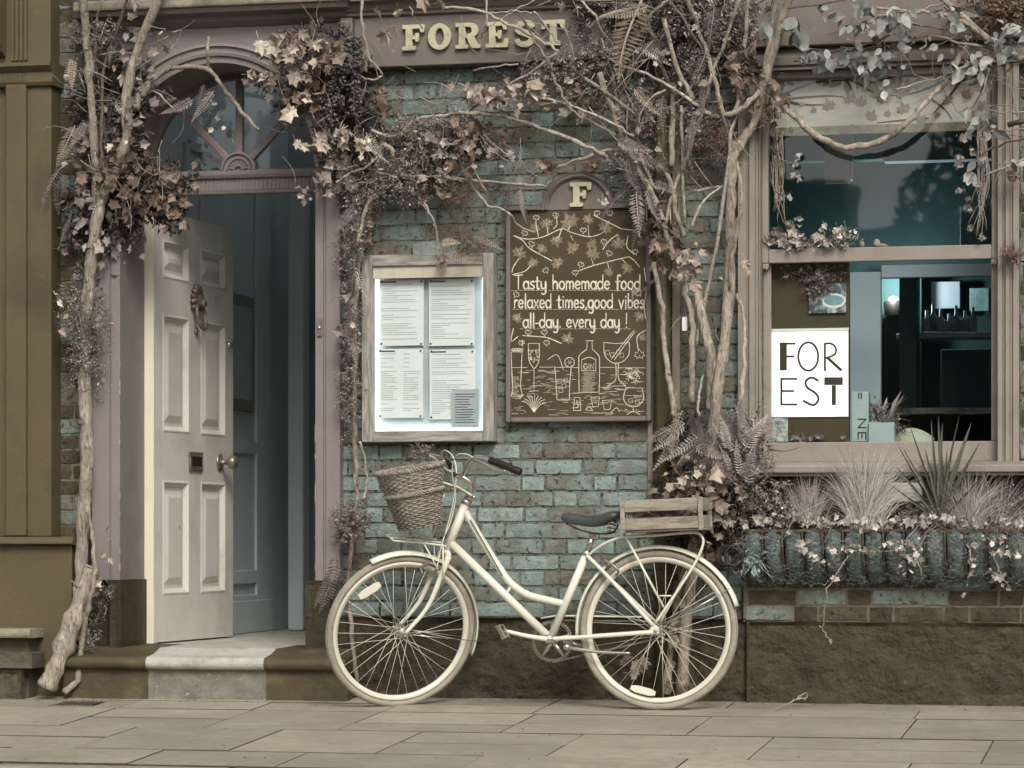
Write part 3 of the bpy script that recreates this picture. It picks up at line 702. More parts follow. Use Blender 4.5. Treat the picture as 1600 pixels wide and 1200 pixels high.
dbuild(MB().lathe([(0.0001, 0.0), (0.016, 0.004), (0.016, 0.014), (0.0001, 0.02)], (0.49, 0.0, 1.51), (0, 1, 0), 10), 'striker', 'brass_old', kn, smooth=True)

# hallway behind the door
hx = xh-0.10; YB = 2.35
hall = root('hallway', (hx, 1.2, zst), 'dim grey panelled hallway behind the open front door', 'hallway')
box('panelled_wall', 'lobby_paint', hall, hx-0.06, hx, Yr+0.075, YB+.4, zst, 3.25)
def hbox(y0, y1, z0, z1, t, nm, mt='lobby_paint', b=0.004): return box(nm, mt, hall, hx+0.0005, hx+t, y0, y1, z0, z1, bevel=b)
ys = [(1.03, 1.2), (1.32, 2.1)]
for (a, b) in ((0.96, 1.03), (1.2, 1.32), (2.1, YB)): hbox(a, b, zst, 2.7, 0.018, 'stile')
for (c, d) in ((0, 0.20), (0.26, 0.33), (0.95, 1.02), (1.68, 1.80), (2.45, 2.5)):
    for (a, b) in ys: hbox(a+0.001, b-0.001, zst+c, zst+d, 0.018, 'rail')
hbox(0.95, YB, zst, zst+0.17, 0.03, 'skirting')
hbox(1.42, 2.02, zst+1.17, zst+1.78, 0.03, 'plaque_frame', 'plaque'); box('plaque_panel', 'lobby_dark', hall, hx+.0305, hx+.036, 1.48, 1.96, zst+1.23, zst+1.72, bevel=.003)
xe = PX(476, YB)
box('end_post', 'lobby_paint', hall, PX(452, YB), xe, YB-0.03, YB+0.1, zst, 2.7, bevel=0.01)
box('inner_door', 'lobby_dark', hall, xe+0.0, PX(560, YB), YB+0.3, YB+0.34, zst, 2.7)
box('inner_door_rail', 'lobby_paint', hall, xe+0.0, PX(560, YB), YB+0.29, YB+0.299, zst+1.75, zst+1.85)
box('back_wall', 'lobby_dark', hall, hx-0.05, PX(700, YB), YB+0.36, YB+0.4, zst-0.1, 3.25)
box('right_wall', 'lobby_dark', hall, xc+0.03, xc+0.07, Yr+.085, YB+.35, zst-0.1, 3.25)
box('hall_ceiling', 'lobby_paint', hall, hx-0.05, xc+.08, Yr+.05, .45, 3.251, 3.3)
box('added_roof_light', 'glass', hall, hx-0.05, xc+.08, .451, YB+.4, 3.27, 3.276)  # added unseen glazing that lets sky light in to brighten the hall
box('hall_floor', 'step_white', hall, hx-0.05, xc+.08, Yr+.02, YB+.4, zst-0.06, zst-0.002)
# doorstep: bull-nosed slab in three painted lengths over a riser
Ys = -0.26
st = root('doorstep', (PX(320, Ys), Ys, 0), 'worn doorstep painted pale in the middle and dark brown at both ends', 'doorstep')
sx = [PX(95, Ys), PX(228, Ys), PX(412, Ys), PX(540, Ys)]
zfr_ = PZ(320, 1027, Ys); zr = PZ(320, 1047, Ys)
nos = lambda: [(Ys+0.03-0.03*math.cos(a)-0.008, lerp(zr, zfr_, 0.5)+(zfr_-zr)*0.5*math.sin(a)) for a in [R(-90+180*i/8) for i in range(9)]]
dirty = zip(('step_brown', 'step_white', 'step_brown'), ('step_brown', 'riser_white', 'step_brown'))
for i, (ma, mb_) in enumerate(dirty):
    MB().profx(nos()+[(Ys+.10, lerp(zfr_, zst, .25)), (Yd-.01, lerp(zfr_, zst, .92)), (Yr+0.015, zst), (Yr+0.015, zr)], sx[i], sx[i+1]).build('tread', ma, st)
    rough_panel('riser', mb_, st, sx[i], sx[i+1], -0.03, zr+0.002, Ys+0.035, amp=0.004, thick=0.05, seed=20+i)
box('core', 'step_brown', st, sx[0]+0.01, sx[3]-0.01, Ys+0.05, Yr, -0.05, zr-0.001)
# ================================================================== SHOP FASCIA AND LETTERS
Yf = -0.10
fs = root('fascia_board', (PX(800, Yf), Yf, ZF), 'taupe painted shop fascia board with moulded top edge above the brick wall', 'fascia')
xf0 = PX(553, Yf); xf1 = XW_L-0.02
zf1 = PZ(800, 18, Yf)
box('board', 'fascia_paint', fs, xf0, xf1, Yf, 0.1, ZF, zf1, bevel=0.004)
fp = [(Yf-0.001, zf1+0.001), (Yf-0.02, zf1+0.006), (Yf-0.02, zf1+0.018), (Yf-0.035, zf1+0.024), (Yf-0.05, zf1+0.05), (Yf-0.09, zf1+0.06), (Yf-0.09, zf1+0.12), (0.1, zf1+0.12), (0.1, zf1+0.001)]
MB().profx(fp, xf0-0.03, xf1).build('moulding', 'fascia_paint', fs)
box('end_block', 'fascia_paint', fs, PX(533, Yf), xf0-0.001, Yf-0.02, 0.1, ZF-0.03, zf1, bevel=0.006)
GL = {
 'F': [[(0, 0), (.46, 0), (.46, .14), (.34, .14), (.34, .44), (.48, .44), (.48, .34), (.58, .34), (.58, .66), (.48, .66), (.48, .56), (.34, .56), (.34, .86), (.62, .86), (.67, .70), (.78, .70), (.78, 1), (0, 1), (0, .86), (.12, .86), (.12, .14), (0, .14)]],
 'O': [[(.45+.45*math.cos(R(a)), .5+.52*math.sin(R(a))) for a in range(0, 360, 12)], [(.45+.19*math.cos(R(a)), .5+.35*math.sin(R(a))) for a in range(0, 360, 15)]],
 'R': [[(0, 0), (.45, 0), (.45, .13), (.34, .13), (.34, .42), (.42, .42), (.54, .12), (.62, 0), (.92, 0), (.92, .13), (.82, .14), (.68, .46), (.80, .55), (.84, .71), (.80, .87), (.69, .97), (.55, 1), (0, 1), (0, .87), (.12, .87), (.12, .13), (0, .13)],
       [(.34, .55), (.5, .55), (.59, .61), (.62, .71), (.59, .81), (.5, .87), (.34, .87)]],
 'E': [[(0, 0), (.82, 0), (.82, .32), (.71, .32), (.66, .14), (.34, .14), (.34, .44), (.46, .44), (.46, .34), (.56, .34), (.56, .66), (.46, .66), (.46, .56), (.34, .56), (.34, .86), (.62, .86), (.67, .70), (.78, .70), (.78, 1), (0, 1), (0, .86), (.12, .86), (.12, .14), (0, .14)]],
 'T': [[(.20, 0), (.70, 0), (.70, .14), (.57, .14), (.57, .86), (.69, .86), (.76, .66), (.88, .66), (.86, 1), (.04, 1), (.02, .66), (.14, .66), (.21, .86), (.33, .86), (.33, .14), (.20, .14)]],
}
cl = [(.70, .74), (.66, .86), (.54, .92), (.40, .93), (.24, .89), (.13, .78), (.16, .65), (.30, .57), (.48, .50), (.63, .42), (.69, .29), (.60, .14), (.44, .075), (.28, .08), (.14, .15), (.08, .28)]
cs_ = spline([(x, z, 0) for x, z in cl], 3); Lp = []; Rp = []
for i, p in enumerate(cs_):
    t = (cs_[min(i+1, len(cs_)-1)]-cs_[max(i-1, 0)]).normalized(); w = 0.075+0.055*math.sin(math.pi*i/(len(cs_)-1))
    Lp.append((p.x-t.y*w, p.y+t.x*w)); Rp.append((p.x+t.y*w, p.y-t.x*w))
GL['S'] = [Lp+Rp[::-1]]
def glyph(ch, x, z, h, depth, Yface, name, mt, parent, wscale=1.0):
    cu = bpy.data.curves.new('glyph', 'CURVE'); cu.dimensions = '2D'; cu.fill_mode = 'BOTH'; cu.extrude = depth/2-0.0015; cu.bevel_depth = 0.0015; cu.bevel_resolution = 1
    for pl in GL[ch]:
        sp = cu.splines.new('POLY'); sp.points.add(len(pl)-1); sp.use_cyclic_u = True
        for i, (a, b) in enumerate(pl): sp.points[i].co = (a*h*wscale, b*h, 0, 1)
    tmp = bpy.data.objects.new('glyph_tmp', cu); COL.objects.link(tmp)
    me = bpy.data.meshes.new_from_object(tmp.evaluated_get(bpy.context.evaluated_depsgraph_get()))
    bpy.data.objects.remove(tmp); bpy.data.curves.remove(cu)
    me.materials.clear(); me.materials.append(MATS[mt])
    o = bpy.data.objects.new(name, me); place(o, parent, Vector((x, Yface-depth/2, z))); o.rotation_euler = (R(90), 0, 0)
    return o
lx = [631, 671, 714, 761, 806, 847]; lw_ = [33, 35, 38, 34, 32, 37]
for ch, px0, w in zip('FOREST', lx, lw_):
    a = P(px0, 80-(px0-631)*0.035, Yf); h = PZ(px0, 41-(px0-631)*0.035, Yf)-a.z
    nat = max(p[0] for p in GL[ch][0])*h; want = PX(px0+w, Yf)-a.x
    gl_ = glyph(ch, a.x, a.z, h, 0.022, Yf-0.002, 'letter', 'letter_cream', fs, want/nat)
    gl_['label'] = 'cream slab serif letter '+ch
# fascia above the window
fw = root('fascia_board', (PX(1400, Yf), Yf, PZ(1400, 70, Yf)), 'plain taupe fascia above the restaurant window', 'fascia')
zw1 = PZ(1380, 66, Yf); xw0 = XW_L-0.015; xw1 = PX(1600)+1.2
box('board', 'fascia_paint', fw, xw0, xw1, Yf, 0.1, zw1, zw1+0.29, bevel=0.004)
fq = [(Yf+0.03, zw1-0.10), (Yf+0.035, zw1-0.085), (Yf+0.02, zw1-0.08), (Yf+0.02, zw1-0.05), (Yf+0.035, zw1-0.04), (Yf+0.05, zw1-0.005), (0.1, zw1-0.005), (0.1, zw1-0.10)]
MB().profx(fq, xw0, xw1).build('bed_moulding', 'fascia_paint', fw)
fp2 = [(Yf, zw1+0.29), (Yf-0.03, zw1+0.30), (Yf-0.05, zw1+0.34), (Yf-0.10, zw1+0.36), (Yf-0.10, zw1+0.42), (0.1, zw1+0.42), (0.1, zw1+0.29)]
MB().profx(fp2, xw0, xw1).build('cornice', 'fascia_paint', fw)

# ================================================================== WINDOW
Yw = -0.05; Yg = 0.03
wd = root('sash_window', (PX(1375, Yw), Yw, PZ(1375, 745, Yw)), 'large taupe sash window of the restaurant with a weathered sill', 'window')
zwt = zw1-0.101; zsl = PZ(1375, 722, Yw)
xg0 = PX(1202, Yg); xg1 = PX(1550, Yg)
a = XW_L; b = xg0-0.03
pr = [(a, 0.1), (a, Yw), (a+.035, Yw), (a+.04, Yw+.01), (a+.048, Yw+.01), (a+.052, Yw-.008), (a+.075, Yw-.008), (a+.08, Yw+.012), (a+.09, Yw+.012), (a+.095, Yw+.0), (b, Yw+.0), (b, 0.1)]
MB().profz(pr, zsl, zwt).build('jamb', 'window_paint', wd)
b2 = xg1+0.03; c2 = PX(1592, Yw)
pr = [(b2, 0.1), (b2, Yw), (b2+.018, Yw), (b2+.022, Yw+.01), (b2+.03, Yw+.01), (b2+.034, Yw-.008), (b2+.05, Yw-.008), (b2+.054, Yw+.012), (b2+.062, Yw+.012), (b2+.066, Yw), (c2, Yw), (c2, 0.1)]
MB().profz(pr, zsl, zwt).build('jamb', 'window_paint', wd)
zm = PZ(1375, 398, Yg); zg0 = PZ(1375, 690, Yg); zu1 = zwt-0.03
box('head', 'window_paint', wd, b+.001, b2-.001, Yw+0.02, 0.1, zwt-0.03, zwt-0.001, bevel=0.003)
# upper sash in front, lower sash behind it
us = MB().box(xg0-0.029, xg0, Yg-0.03, Yg+0.005, zm-0.03, zu1-.001).box(xg1, xg1+0.029, Yg-0.03, Yg+0.005, zm-0.03, zu1-.001)
us.box(xg0+.0005, xg1-.0005, Yg-0.03, Yg+0.005, zm-0.03, zm+0.032).build('upper_sash', 'window_paint', wd, bevel=0.004)
lsx = MB().box(xg0-0.029, xg0+0.006, Yg+0.008, Yg+0.04, zg0, zm-0.001).box(xg1-0.004, xg1+0.029, Yg+0.008, Yg+0.04, zg0, zm-0.001)
lsx.box(xg0-.029, xg1+.029, Yg-0.012, Yg+0.04, zsl+0.003, zg0-0.001).build('lower_sash', 'window_paint', wd, bevel=0.004)
MB().add([(xg0, Yg-0.01, zm+.03), (xg1, Yg-0.01, zm+.03), (xg1, Yg-0.01, zu1), (xg0, Yg-0.01, zu1)], [(0, 1, 2, 3)]).build('pane', 'glass', wd)
MB().add([(xg0, Yg+0.025, zg0-.002), (xg1, Yg+0.025, zg0-.002), (xg1, Yg+0.025, zm), (xg0, Yg+0.025, zm)], [(0, 1, 2, 3)]).build('pane', 'glass', wd)
for x in (xg0-0.012, xg1+0.012):      # sash horns
    s_ = 1 if x < xg1 else -1
    MB().prism([(x-0.014, zm-0.031), (x+0.014, zm-0.031), (x+0.012, zm-0.05), (x+0.003, zm-0.062), (x-0.004, zm-0.05), (x-0.014, zm-0.06)], Yg-0.028, Yg+0.003).build('sash_horn', 'window_paint', wd, bevel=0.003)
sp = [(Yw-0.10, zsl-0.05), (Yw-0.105, zsl-0.045), (Yw-0.105, zsl-0.02), (Yw-0.09, zsl-0.012), (Yw+0.0, zsl+0.002), (0.1, zsl+0.002), (0.1, zsl-0.06), (Yw-0.085, zsl-0.062), (Yw-0.085, zsl-0.05)]
MB().profx(sp, PX(1160, Yw-.1), PX(1600)+1.0).build('sill', 'window_paint', wd, bevel=0.003)
# wall right of the window
rw = root('brick_pier', (PX(1600)+.5, 0, 0), 'edge of a brick pier right of the window, at the right border', 'wall')
box('mortar_bed', 'mortar', rw, c2+.001, xw1, 0.0045, 0.25, PZ(1600, 745), 3.2)
brick_wall(rw, c2+0.004, c2+0.5, zsl+0.01, zw1-0.1, 0.0, pick=pick_left)

# blind
YBl = Yg+0.012
zb1 = PZ(1375, 196, YBl); zb0 = PZ(1375, 208, YBl)
bl = root('roller_blind', (PX(1375, YBl), YBl, zb0), 'cream blind printed with dark branches and leaves at the top of the window', 'blind')
box('cloth', 'blind_cloth', bl, xg0+0.004, xg1-0.004, YBl, YBl+0.004, zb0, zu1-0.001)
box('hem', 'blind_green', bl, xg0+0.004, xg1-0.004, YBl-0.002, YBl-0.0005, zb0+0.001, zb0+0.038)
_h = [(.1, -.24), (.27, -.38), (.27, -.17), (.54, -.08), (.37, .06), (.43, .30), (.2, .19), (.13, .33)]
LEAF2 = [(0, -.28)]+_h+[(0, .62)]+[(-x_, z_) for x_, z_ in reversed(_h)]
def flat_leaf(m, x, z, s, ang, y):
    c, sn = math.cos(ang), math.sin(ang); k = len(m.v)
    m.v.append((x, y, z)); m.v += [(x+(a*c-b_*sn)*s, y, z+(a*sn+b_*c)*s) for a, b_ in LEAF2]
    n_ = len(LEAF2); m.f += [(k, k+1+i, k+1+(i+1) % n_) for i in range(n_)]
m = MB()
for i, pl in enumerate([[(1220, 150), (1270, 130), (1330, 125)], [(1225, 155), (1290, 150), (1320, 152)], [(1270, 107), (1320, 120), (1365, 145)], [(1320, 120), (1336, 150)], [(1440, 97), (1400, 118), (1360, 130)],
                        [(1480, 125), (1430, 145), (1390, 150)], [(1545, 108), (1510, 125), (1460, 122)], [(1500, 128), (1480, 155), (1455, 180)], [(1450, 185), (1410, 188), (1370, 192)], [(1540, 130), (1525, 160), (1515, 175)], [(1235, 160), (1265, 164), (1290, 163)], [(1455, 155), (1475, 170), (1488, 187)]]):
    q = [P(x, y, YBl) for x, y in pl]; q = spline([(v.x, v.z, 0) for v in q], 5)
    m.ribbon([(v.x, v.y) for v in q], [lerp(.013, .004, k/(len(q)-1)) for k in range(len(q))], YBl-0.001-i*0.0002)
m.build('printed_branches', 'blind_branch', bl)
m = MB()
for i, (x, y, s) in enumerate([(1295, 165, 18), (1328, 155, 16), (1345, 160, 16), (1378, 155, 17), (1410, 145, 18), (1412, 170, 18), (1435, 115, 13), (1482, 157, 15), (1510, 147, 15), (1515, 175, 16), (1362, 182, 16), (1440, 188, 14), (1250, 125, 12), (1272, 172, 9), (1253, 163, 8), (1290, 127, 11), (1452, 105, 12), (1475, 108, 12), (1520, 130, 12), (1535, 165, 14), (1387, 178, 10), (1465, 180, 9)]):
    v = P(x, y, YBl); flat_leaf(m, v.x, v.z, s/346*1.2, random.uniform(-.6, .6), YBl-0.004-i*0.0001)
m.build('printed_leaves', 'blind_leaf', bl)
m = MB()
for i in range(60):
    x = lerp(xg0+.01, xg1-.01, random.random()); flat_leaf(m, x, zb0+random.uniform(.008, .032), random.uniform(.015, .03), random.uniform(-2, 2), YBl-0.0028-i*0.00004)
m.build('hem_print', 'blind_leaf', bl)

# room behind the window
YR = 2.6
rm = root('dining_room', ((xg0+xg1)/2, 1.2, 0.6), 'dark teal restaurant interior seen through the window', 'room')
rx0, rx1 = xg0-0.9, xg1+0.9
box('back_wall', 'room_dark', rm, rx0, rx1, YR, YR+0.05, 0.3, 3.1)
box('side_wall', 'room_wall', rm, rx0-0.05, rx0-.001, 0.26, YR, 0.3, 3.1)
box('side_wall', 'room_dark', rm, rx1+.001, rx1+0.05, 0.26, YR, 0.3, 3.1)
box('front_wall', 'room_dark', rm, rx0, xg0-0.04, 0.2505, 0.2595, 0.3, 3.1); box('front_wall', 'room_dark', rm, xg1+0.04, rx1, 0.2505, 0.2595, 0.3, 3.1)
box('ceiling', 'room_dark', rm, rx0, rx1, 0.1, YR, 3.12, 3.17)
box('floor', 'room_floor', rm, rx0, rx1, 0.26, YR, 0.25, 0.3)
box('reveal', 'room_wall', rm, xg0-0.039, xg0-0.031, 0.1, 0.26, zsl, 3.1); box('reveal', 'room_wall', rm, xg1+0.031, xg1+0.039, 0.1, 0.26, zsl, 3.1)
box('inner_sill', 'room_wall', rm, xg0-0.03, xg1+0.03, Yg+0.042, 0.45, zg0-0.04, zg0-0.006, bevel=0.003)
Ypn = 0.55
pbox('partition_post', 'room_panel', rm, 1328, 1376, 425, 700, Ypn, Ypn+0.05)
pbox('partition_head', 'room_panel', rm, 1377, 1620, 412, 432, Ypn, Ypn+0.05)
pbox('dado', 'room_wall', rm, 1470, 1640, 545, 700, 2.2, 2.25); pbox('wall_panel', 'room_dark', rm, 1376, 1440, 434, 690, 2.4, 2.45)
pbox('column', 'room_panel', rm, 1288, 1330, 205, 280, 1.6, 1.7); pbox('beam', 'room_wall', rm, 1200, 1600, 205, 248, 2.3, 2.4)
pbox('bench', 'room_dark', rm, 1376, 1640, 640, 760, 1.5, 1.9)
pbox('upper_beam', 'room_panel', rm, 1380, 1560, 215, 250, 2.0, 2.1)
pbox('framed_panel', 'room_panel', rm, 1500, 1600, 320, 395, 2.2, 2.25)
pbox('hanging_cloth', 'print_white', rm, 1288, 1328, 190, 286, 0.9, 0.93); pbox('shelf', 'room_panel', rm, 1400, 1640, 520, 528, 2.0, 2.2)
pbox('tall_cabinet', 'room_wall', rm, 1405, 1432, 430, 690, 1.9, 2.1)
for k_, (bx_, bh_) in enumerate(((1448, 26), (1458, 34), (1470, 28), (1483, 22), (1494, 32), (1508, 26), (1520, 30))):
    q_ = P(bx_, 520, 2.08); MB().lathe([(0.0001, 0), (.022, 0), (.022, bh_*.0022), (.009, bh_*.0028), (.008, bh_*.0042), (0.0001, bh_*.0042)], q_+Vector((0, 0, .004)), (0, 0, 1), 10).build('bottle', ('room_panel', 'plate_teal', 'pot_pale')[k_ % 3], rm, smooth=True)
pbox('wall_picture', 'room_panel', rm, 1455, 1500, 440, 482, 2.5, 2.53); pbox('wall_picture', 'plate_teal', rm, 1515, 1545, 450, 486, 2.5, 2.53)
for tx_ in (1470, 1560):
    q_ = P(tx_, 640, 1.35); MB().lathe([(0.0001, 0), (.24, 0), (.24, -.03), (0.0001, -.03)], q_, (0, 0, 1), 24).build('table_top', 'wood_grey_h', rm, smooth=False); MB().tube([q_-Vector((0, 0, .03)), q_-Vector((0, 0, .7))], .03, 8).build('table_leg', 'dark_metal', rm)
lampo = P(1396, 478, 2.3)
lp = root('wall_lamp', lampo, 'small lit wall lamp glowing on the back wall inside', 'lamp')
MB().lathe([(0.045, -.05), (0.05, .02), (0.035, .03), (0.0001, .03)], lampo, (0, 0, 1), 14).build('lamp_shade', 'dark_metal', lp, smooth=True)
MB().lathe([(0.0001, .031), (0.028, .032), (0.02, .045), (0.0001, .05)], lampo, (0, 0, 1), 14).build('bulb', 'lamp_glow', lp, smooth=True)
ld = bpy.data.lights.new('wall_lamp_light', 'POINT'); ld.energy = 9.0; ld.color = (0.86, 0.95, 1.0); ld.shadow_soft_size = 0.03
lo = bpy.data.objects.new('lamp_light', ld); place(lo, lp, lampo+Vector((0, -0.06, 0.10)))

# poster, board and cards in the lower sash
Yq = Yg+0.05
bd = pbox('brown_board', 'board_brown', None, 1204, 1327, 410, 691, Yq+0.012, Yq+0.02); tag(bd, 'dark brown backing board behind the white poster in the window', 'board')
ps = root('window_poster', P(1264, 648, Yq), 'white lit poster lettered FOR EST standing in the window', 'poster')
pbox('light_panel', 'lightbox', ps, 1206, 1325, 518, 651, Yq, Yq+0.010, bevel=0)
pbox('top_rail', 'print_white', ps, 1204, 1326, 513, 517, Yq, Yq+0.011, bevel=0)
m = MB(); yy = [Yq-0.001]
def pst(pts, w, sm=True):
    q = [P(x, y, Yq) for x, y in pts]; q = spline([(v.x, v.z, 0) for v in q], 4) if sm else [Vector((v.x, v.z, 0)) for v in q]
    yy[0] -= 0.00015; m.ribbon([(v.x, v.y) for v in q], w/346.0, yy[0], cap=False)
ell = lambda cx, cy, rx, ry, a0, a1, k=16: [(cx+rx*math.cos(R(lerp(a0, a1, i/k))), cy-ry*math.sin(R(lerp(a0, a1, i/k)))) for i in range(k+1)]
pst([(1224, 535), (1224, 579)], 11, False); pst([(1218, 537), (1243, 537)], 3.2, False); pst([(1228, 557), (1241, 557)], 3.2, False)
pst(ell(1263, 557, 15.5, 22, 0, 360), 3.4)
pst([(1289, 536), (1289, 580)], 3.4, False); pst([(1288, 537), (1299, 537), (1306, 544), (1304, 554), (1289, 560)], 3.2); pst([(1293, 559), (1315, 579)], 4.5, False)
pst([(1221, 590), (1221, 633)], 3.4, False)
for y_ in (592, 611, 632): pst([(1220, y_), (1246 if y_ != 611 else 1241, y_)], 3.2, False)
pst([(1279, 595), (1268, 590), (1259, 596), (1262, 606), (1274, 614), (1279, 624), (1271, 633), (1255, 626)], 3.6)
pst([(1288, 595.5), (1317, 595.5)], 12, False); pst([(1303, 602), (1303, 633)], 6.5, False)
m.build('lettering', 'print_dark', ps)
cd = root('postcard', P(1293, 465, Yq), 'small square print of a white plate hung in the window above the poster', 'postcard')
pbox('card', 'tile_print', cd, 1264, 1322, 443, 489, Yq-0.002, Yq+0.004, bevel=0)
v = P(1303, 470, Yq-.004)
m = MB().add([v]+[v+Vector((0.053*math.cos(R(20*i)), 0, 0.033*math.sin(R(20*i)))) for i in range(18)], [(0, 1+i, 1+(i+1) % 18) for i in range(18)]); m.build('printed_plate', 'print_white', cd)
v = P(1303, 469, Yq-.006)
m = MB().add([v]+[v+Vector((0.044*math.cos(R(20*i)), 0, 0.022*math.sin(R(20*i)))) for i in range(18)], [(0, 1+i, 1+(i+1) % 18) for i in range(18)]); m.build('printed_food', 'plate_teal', cd)
c2_ = pbox('postcard', 'tile_print', None, 1206, 1231, 653, 690, Yq, Yq+0.006, bevel=0); tag(c2_, 'small patterned card below the white poster, at the lower left of the window', 'postcard')
wc = root('wooden_box', P(1342, 690, Yq+.05), 'pale grey wooden box with dark stencilled marks standing inside the window', 'box')
pbox('side_board', 'pot_pale', wc, 1330, 1357, 612, 690, Yq+0.05, Yq+0.14)
m = MB(); k_ = [0]
for pl in ([(1341, 655), (1353, 655)], [(1353, 655), (1341, 668)], [(1341, 668), (1353, 668)], [(1341, 676), (1353, 676)], [(1341, 676), (1341, 686), ], [(1347, 676), (1347, 684)], [(1353, 676), (1353, 686)], [(1342, 614), (1342, 622)], [(1346, 614), (1346, 622)]):
    q = [P(x, y, Yq+.05) for x, y in pl]; k_[0] += 1; m.ribbon([(v.x, v.z) for v in q], 0.008, Yq+0.0488-k_[0]*0.0001)
m.build('stencil', 'print_dark', wc)
ppot = root('plant_pot', P(1375, 690, Yq+.05), 'square pale planter with a spiky mauve plant inside the window', 'pot')
pbox('pot', 'pot_pale', ppot, 1357, 1397, 660, 692, Yq+0.03, Yq+0.15)
lf = root('cushion', P(1430, 690, Yq+.1), 'rounded pale cushion lying on the inner window sill', 'cushion')
v0 = P(1398, 690, Yq+.06); v1 = P(1458, 690, Yq+.06)
m = MB(); prof = []
for i in range(13):
    t = i/12; r = 0.085*math.sin(math.pi*min(1, max(0, .06+.88*t)))**0.5; m_ = v0.lerp(v1, t); prof.append((m_.x, r))
V = []; f = []
for i, (x, r) in enumerate(prof):
    for j in range(10): a_ = math.pi*j/9; V.append((x, Yq+0.12-0.07*math.cos(a_)*r/0.085, zg0-0.005+r*math.sin(a_)*(1.0-0.35*i/12)))
for i in range(12):
    for j in range(9): f.append((i*10+j, i*10+10+j, i*10+11+j, i*10+j+1))
MB().add(V, f).build('cover', 'bread', lf, smooth=True)
for (x, w, h, lab) in ((1347, 7, 10, 'small grey pebble on the meeting rail of the window, left one'), (1370, 10, 13, 'pale bird ornament on the meeting rail of the window')):
    v = P(x, 386, Yg-.02); s_ = 1/346
    e = MB().lathe([(0.0001, 0), (w*.5*s_, 0.002), (w*.55*s_, h*.4*s_), (w*.4*s_, h*.8*s_), (0.0001, h*s_)], (v.x, Yg-.018, zm+.0325), (0, 0, 1), 10)
    if w == 10: e.tube([(v.x+.005, Yg-.018, zm+.04), (v.x+.03, Yg-.018, zm+.04), (v.x+.05, Yg-.018, zm+.036)], [.009, .008, .002], 6)
    tag(e.build('window_ornament', 'stone', None, smooth=True), lab, 'ornament')

# ================================================================== CHALKBOARD
Yc = -0.055
cb = root('chalkboard', P(903, 657, Yc), 'tall brown chalkboard sign with hand drawn lettering, leaves and drinks on the brick wall', 'chalkboard')
X0, X1 = PX(790, Yc), PX(1017, Yc); Z0, Z1 = PZ(903, 659, Yc), PZ(903, 327, Yc)
box('board', 'chalkboard', cb, X0+.012, X1-.012, Yc+0.012, Yc+0.03, Z0+.012, Z1-.002)
fw_ = 0.022
for (a, b, c, d, nm) in ((X0, X0+fw_, Z0, Z1, 'frame_side'), (X1-fw_, X1, Z0, Z1, 'frame_side'), (X0+fw_+.0005, X1-fw_-.0005, Z0, Z0+fw_, 'frame_rail')):
    box(nm, 'fascia_paint', cb, a, b, Yc-0.004, Yc+0.052, c, d, bevel=0.006)
pcx = PX(903, Yc); prad = 0.166; pz = Z1+0.001
MB().prism([(pcx+prad*math.cos(R(a)), pz+prad*math.sin(R(a))) for a in range(0, 181, 10)], Yc+0.012, Yc+0.052).build('pediment', 'fascia_paint', cb)
arch_moulding(prad-0.026, prad, [(0, Yc+.013), (0, Yc+.0), (.3, Yc-.008), (.6, Yc-.002), (1, Yc-.008), (1, Yc+.05)], pcx, pz, 'pediment_moulding', 'fascia_paint', cb)
MB().profx([(Yc-.008, Z1+.001), (Yc-.008, Z1+.02), (Yc+.052, Z1+.028), (Yc+.052, Z1+.001)], X0-.006, pcx-prad-.001).build('shoulder', 'fascia_paint', cb, bevel=.003)
MB().profx([(Yc-.008, Z1+.001), (Yc-.008, Z1+.02), (Yc+.052, Z1+.028), (Yc+.052, Z1+.001)], pcx+prad+.001, X1+.006).build('shoulder', 'fascia_paint', cb, bevel=.003)
v = P(891, 323, Yc); h = PZ(891, 286, Yc)-v.z
glyph('F', v.x, v.z, h, 0.018, Yc+0.011, 'letter', 'letter_cream', cb, 1.15)['label'] = 'cream slab serif letter F on the rounded top'
Yk = Yc+0.011; kz = [0]
def CP(x, y):      # board survey: 809x1200 crop of region (770,250)-(1060,680)
    q = P(770+x/2.79, 250+y/2.79, Yk); return (q.x, q.z)
def chalk(m, pts, w=2.6, sm=True):
    q = [CP(x, y) for x, y in pts]
    if sm and len(q) > 2: q = [(v.x, v.y) for v in spline([(a, b, 0) for a, b in q], 4)]
    kz[0] = (kz[0]+1) % 40; j = [random.uniform(.8, 1.15)*w/2.79/346 for _ in q]
    m.ribbon(q, j, Yk-0.0006-kz[0]*0.00004)
A = lambda cx, cy, rx, ry, a0, a1, k=9: [(cx+rx*math.cos(R(lerp(a0, a1, i/k))), cy+ry*math.sin(R(lerp(a0, a1, i/k)))) for i in range(k+1)]
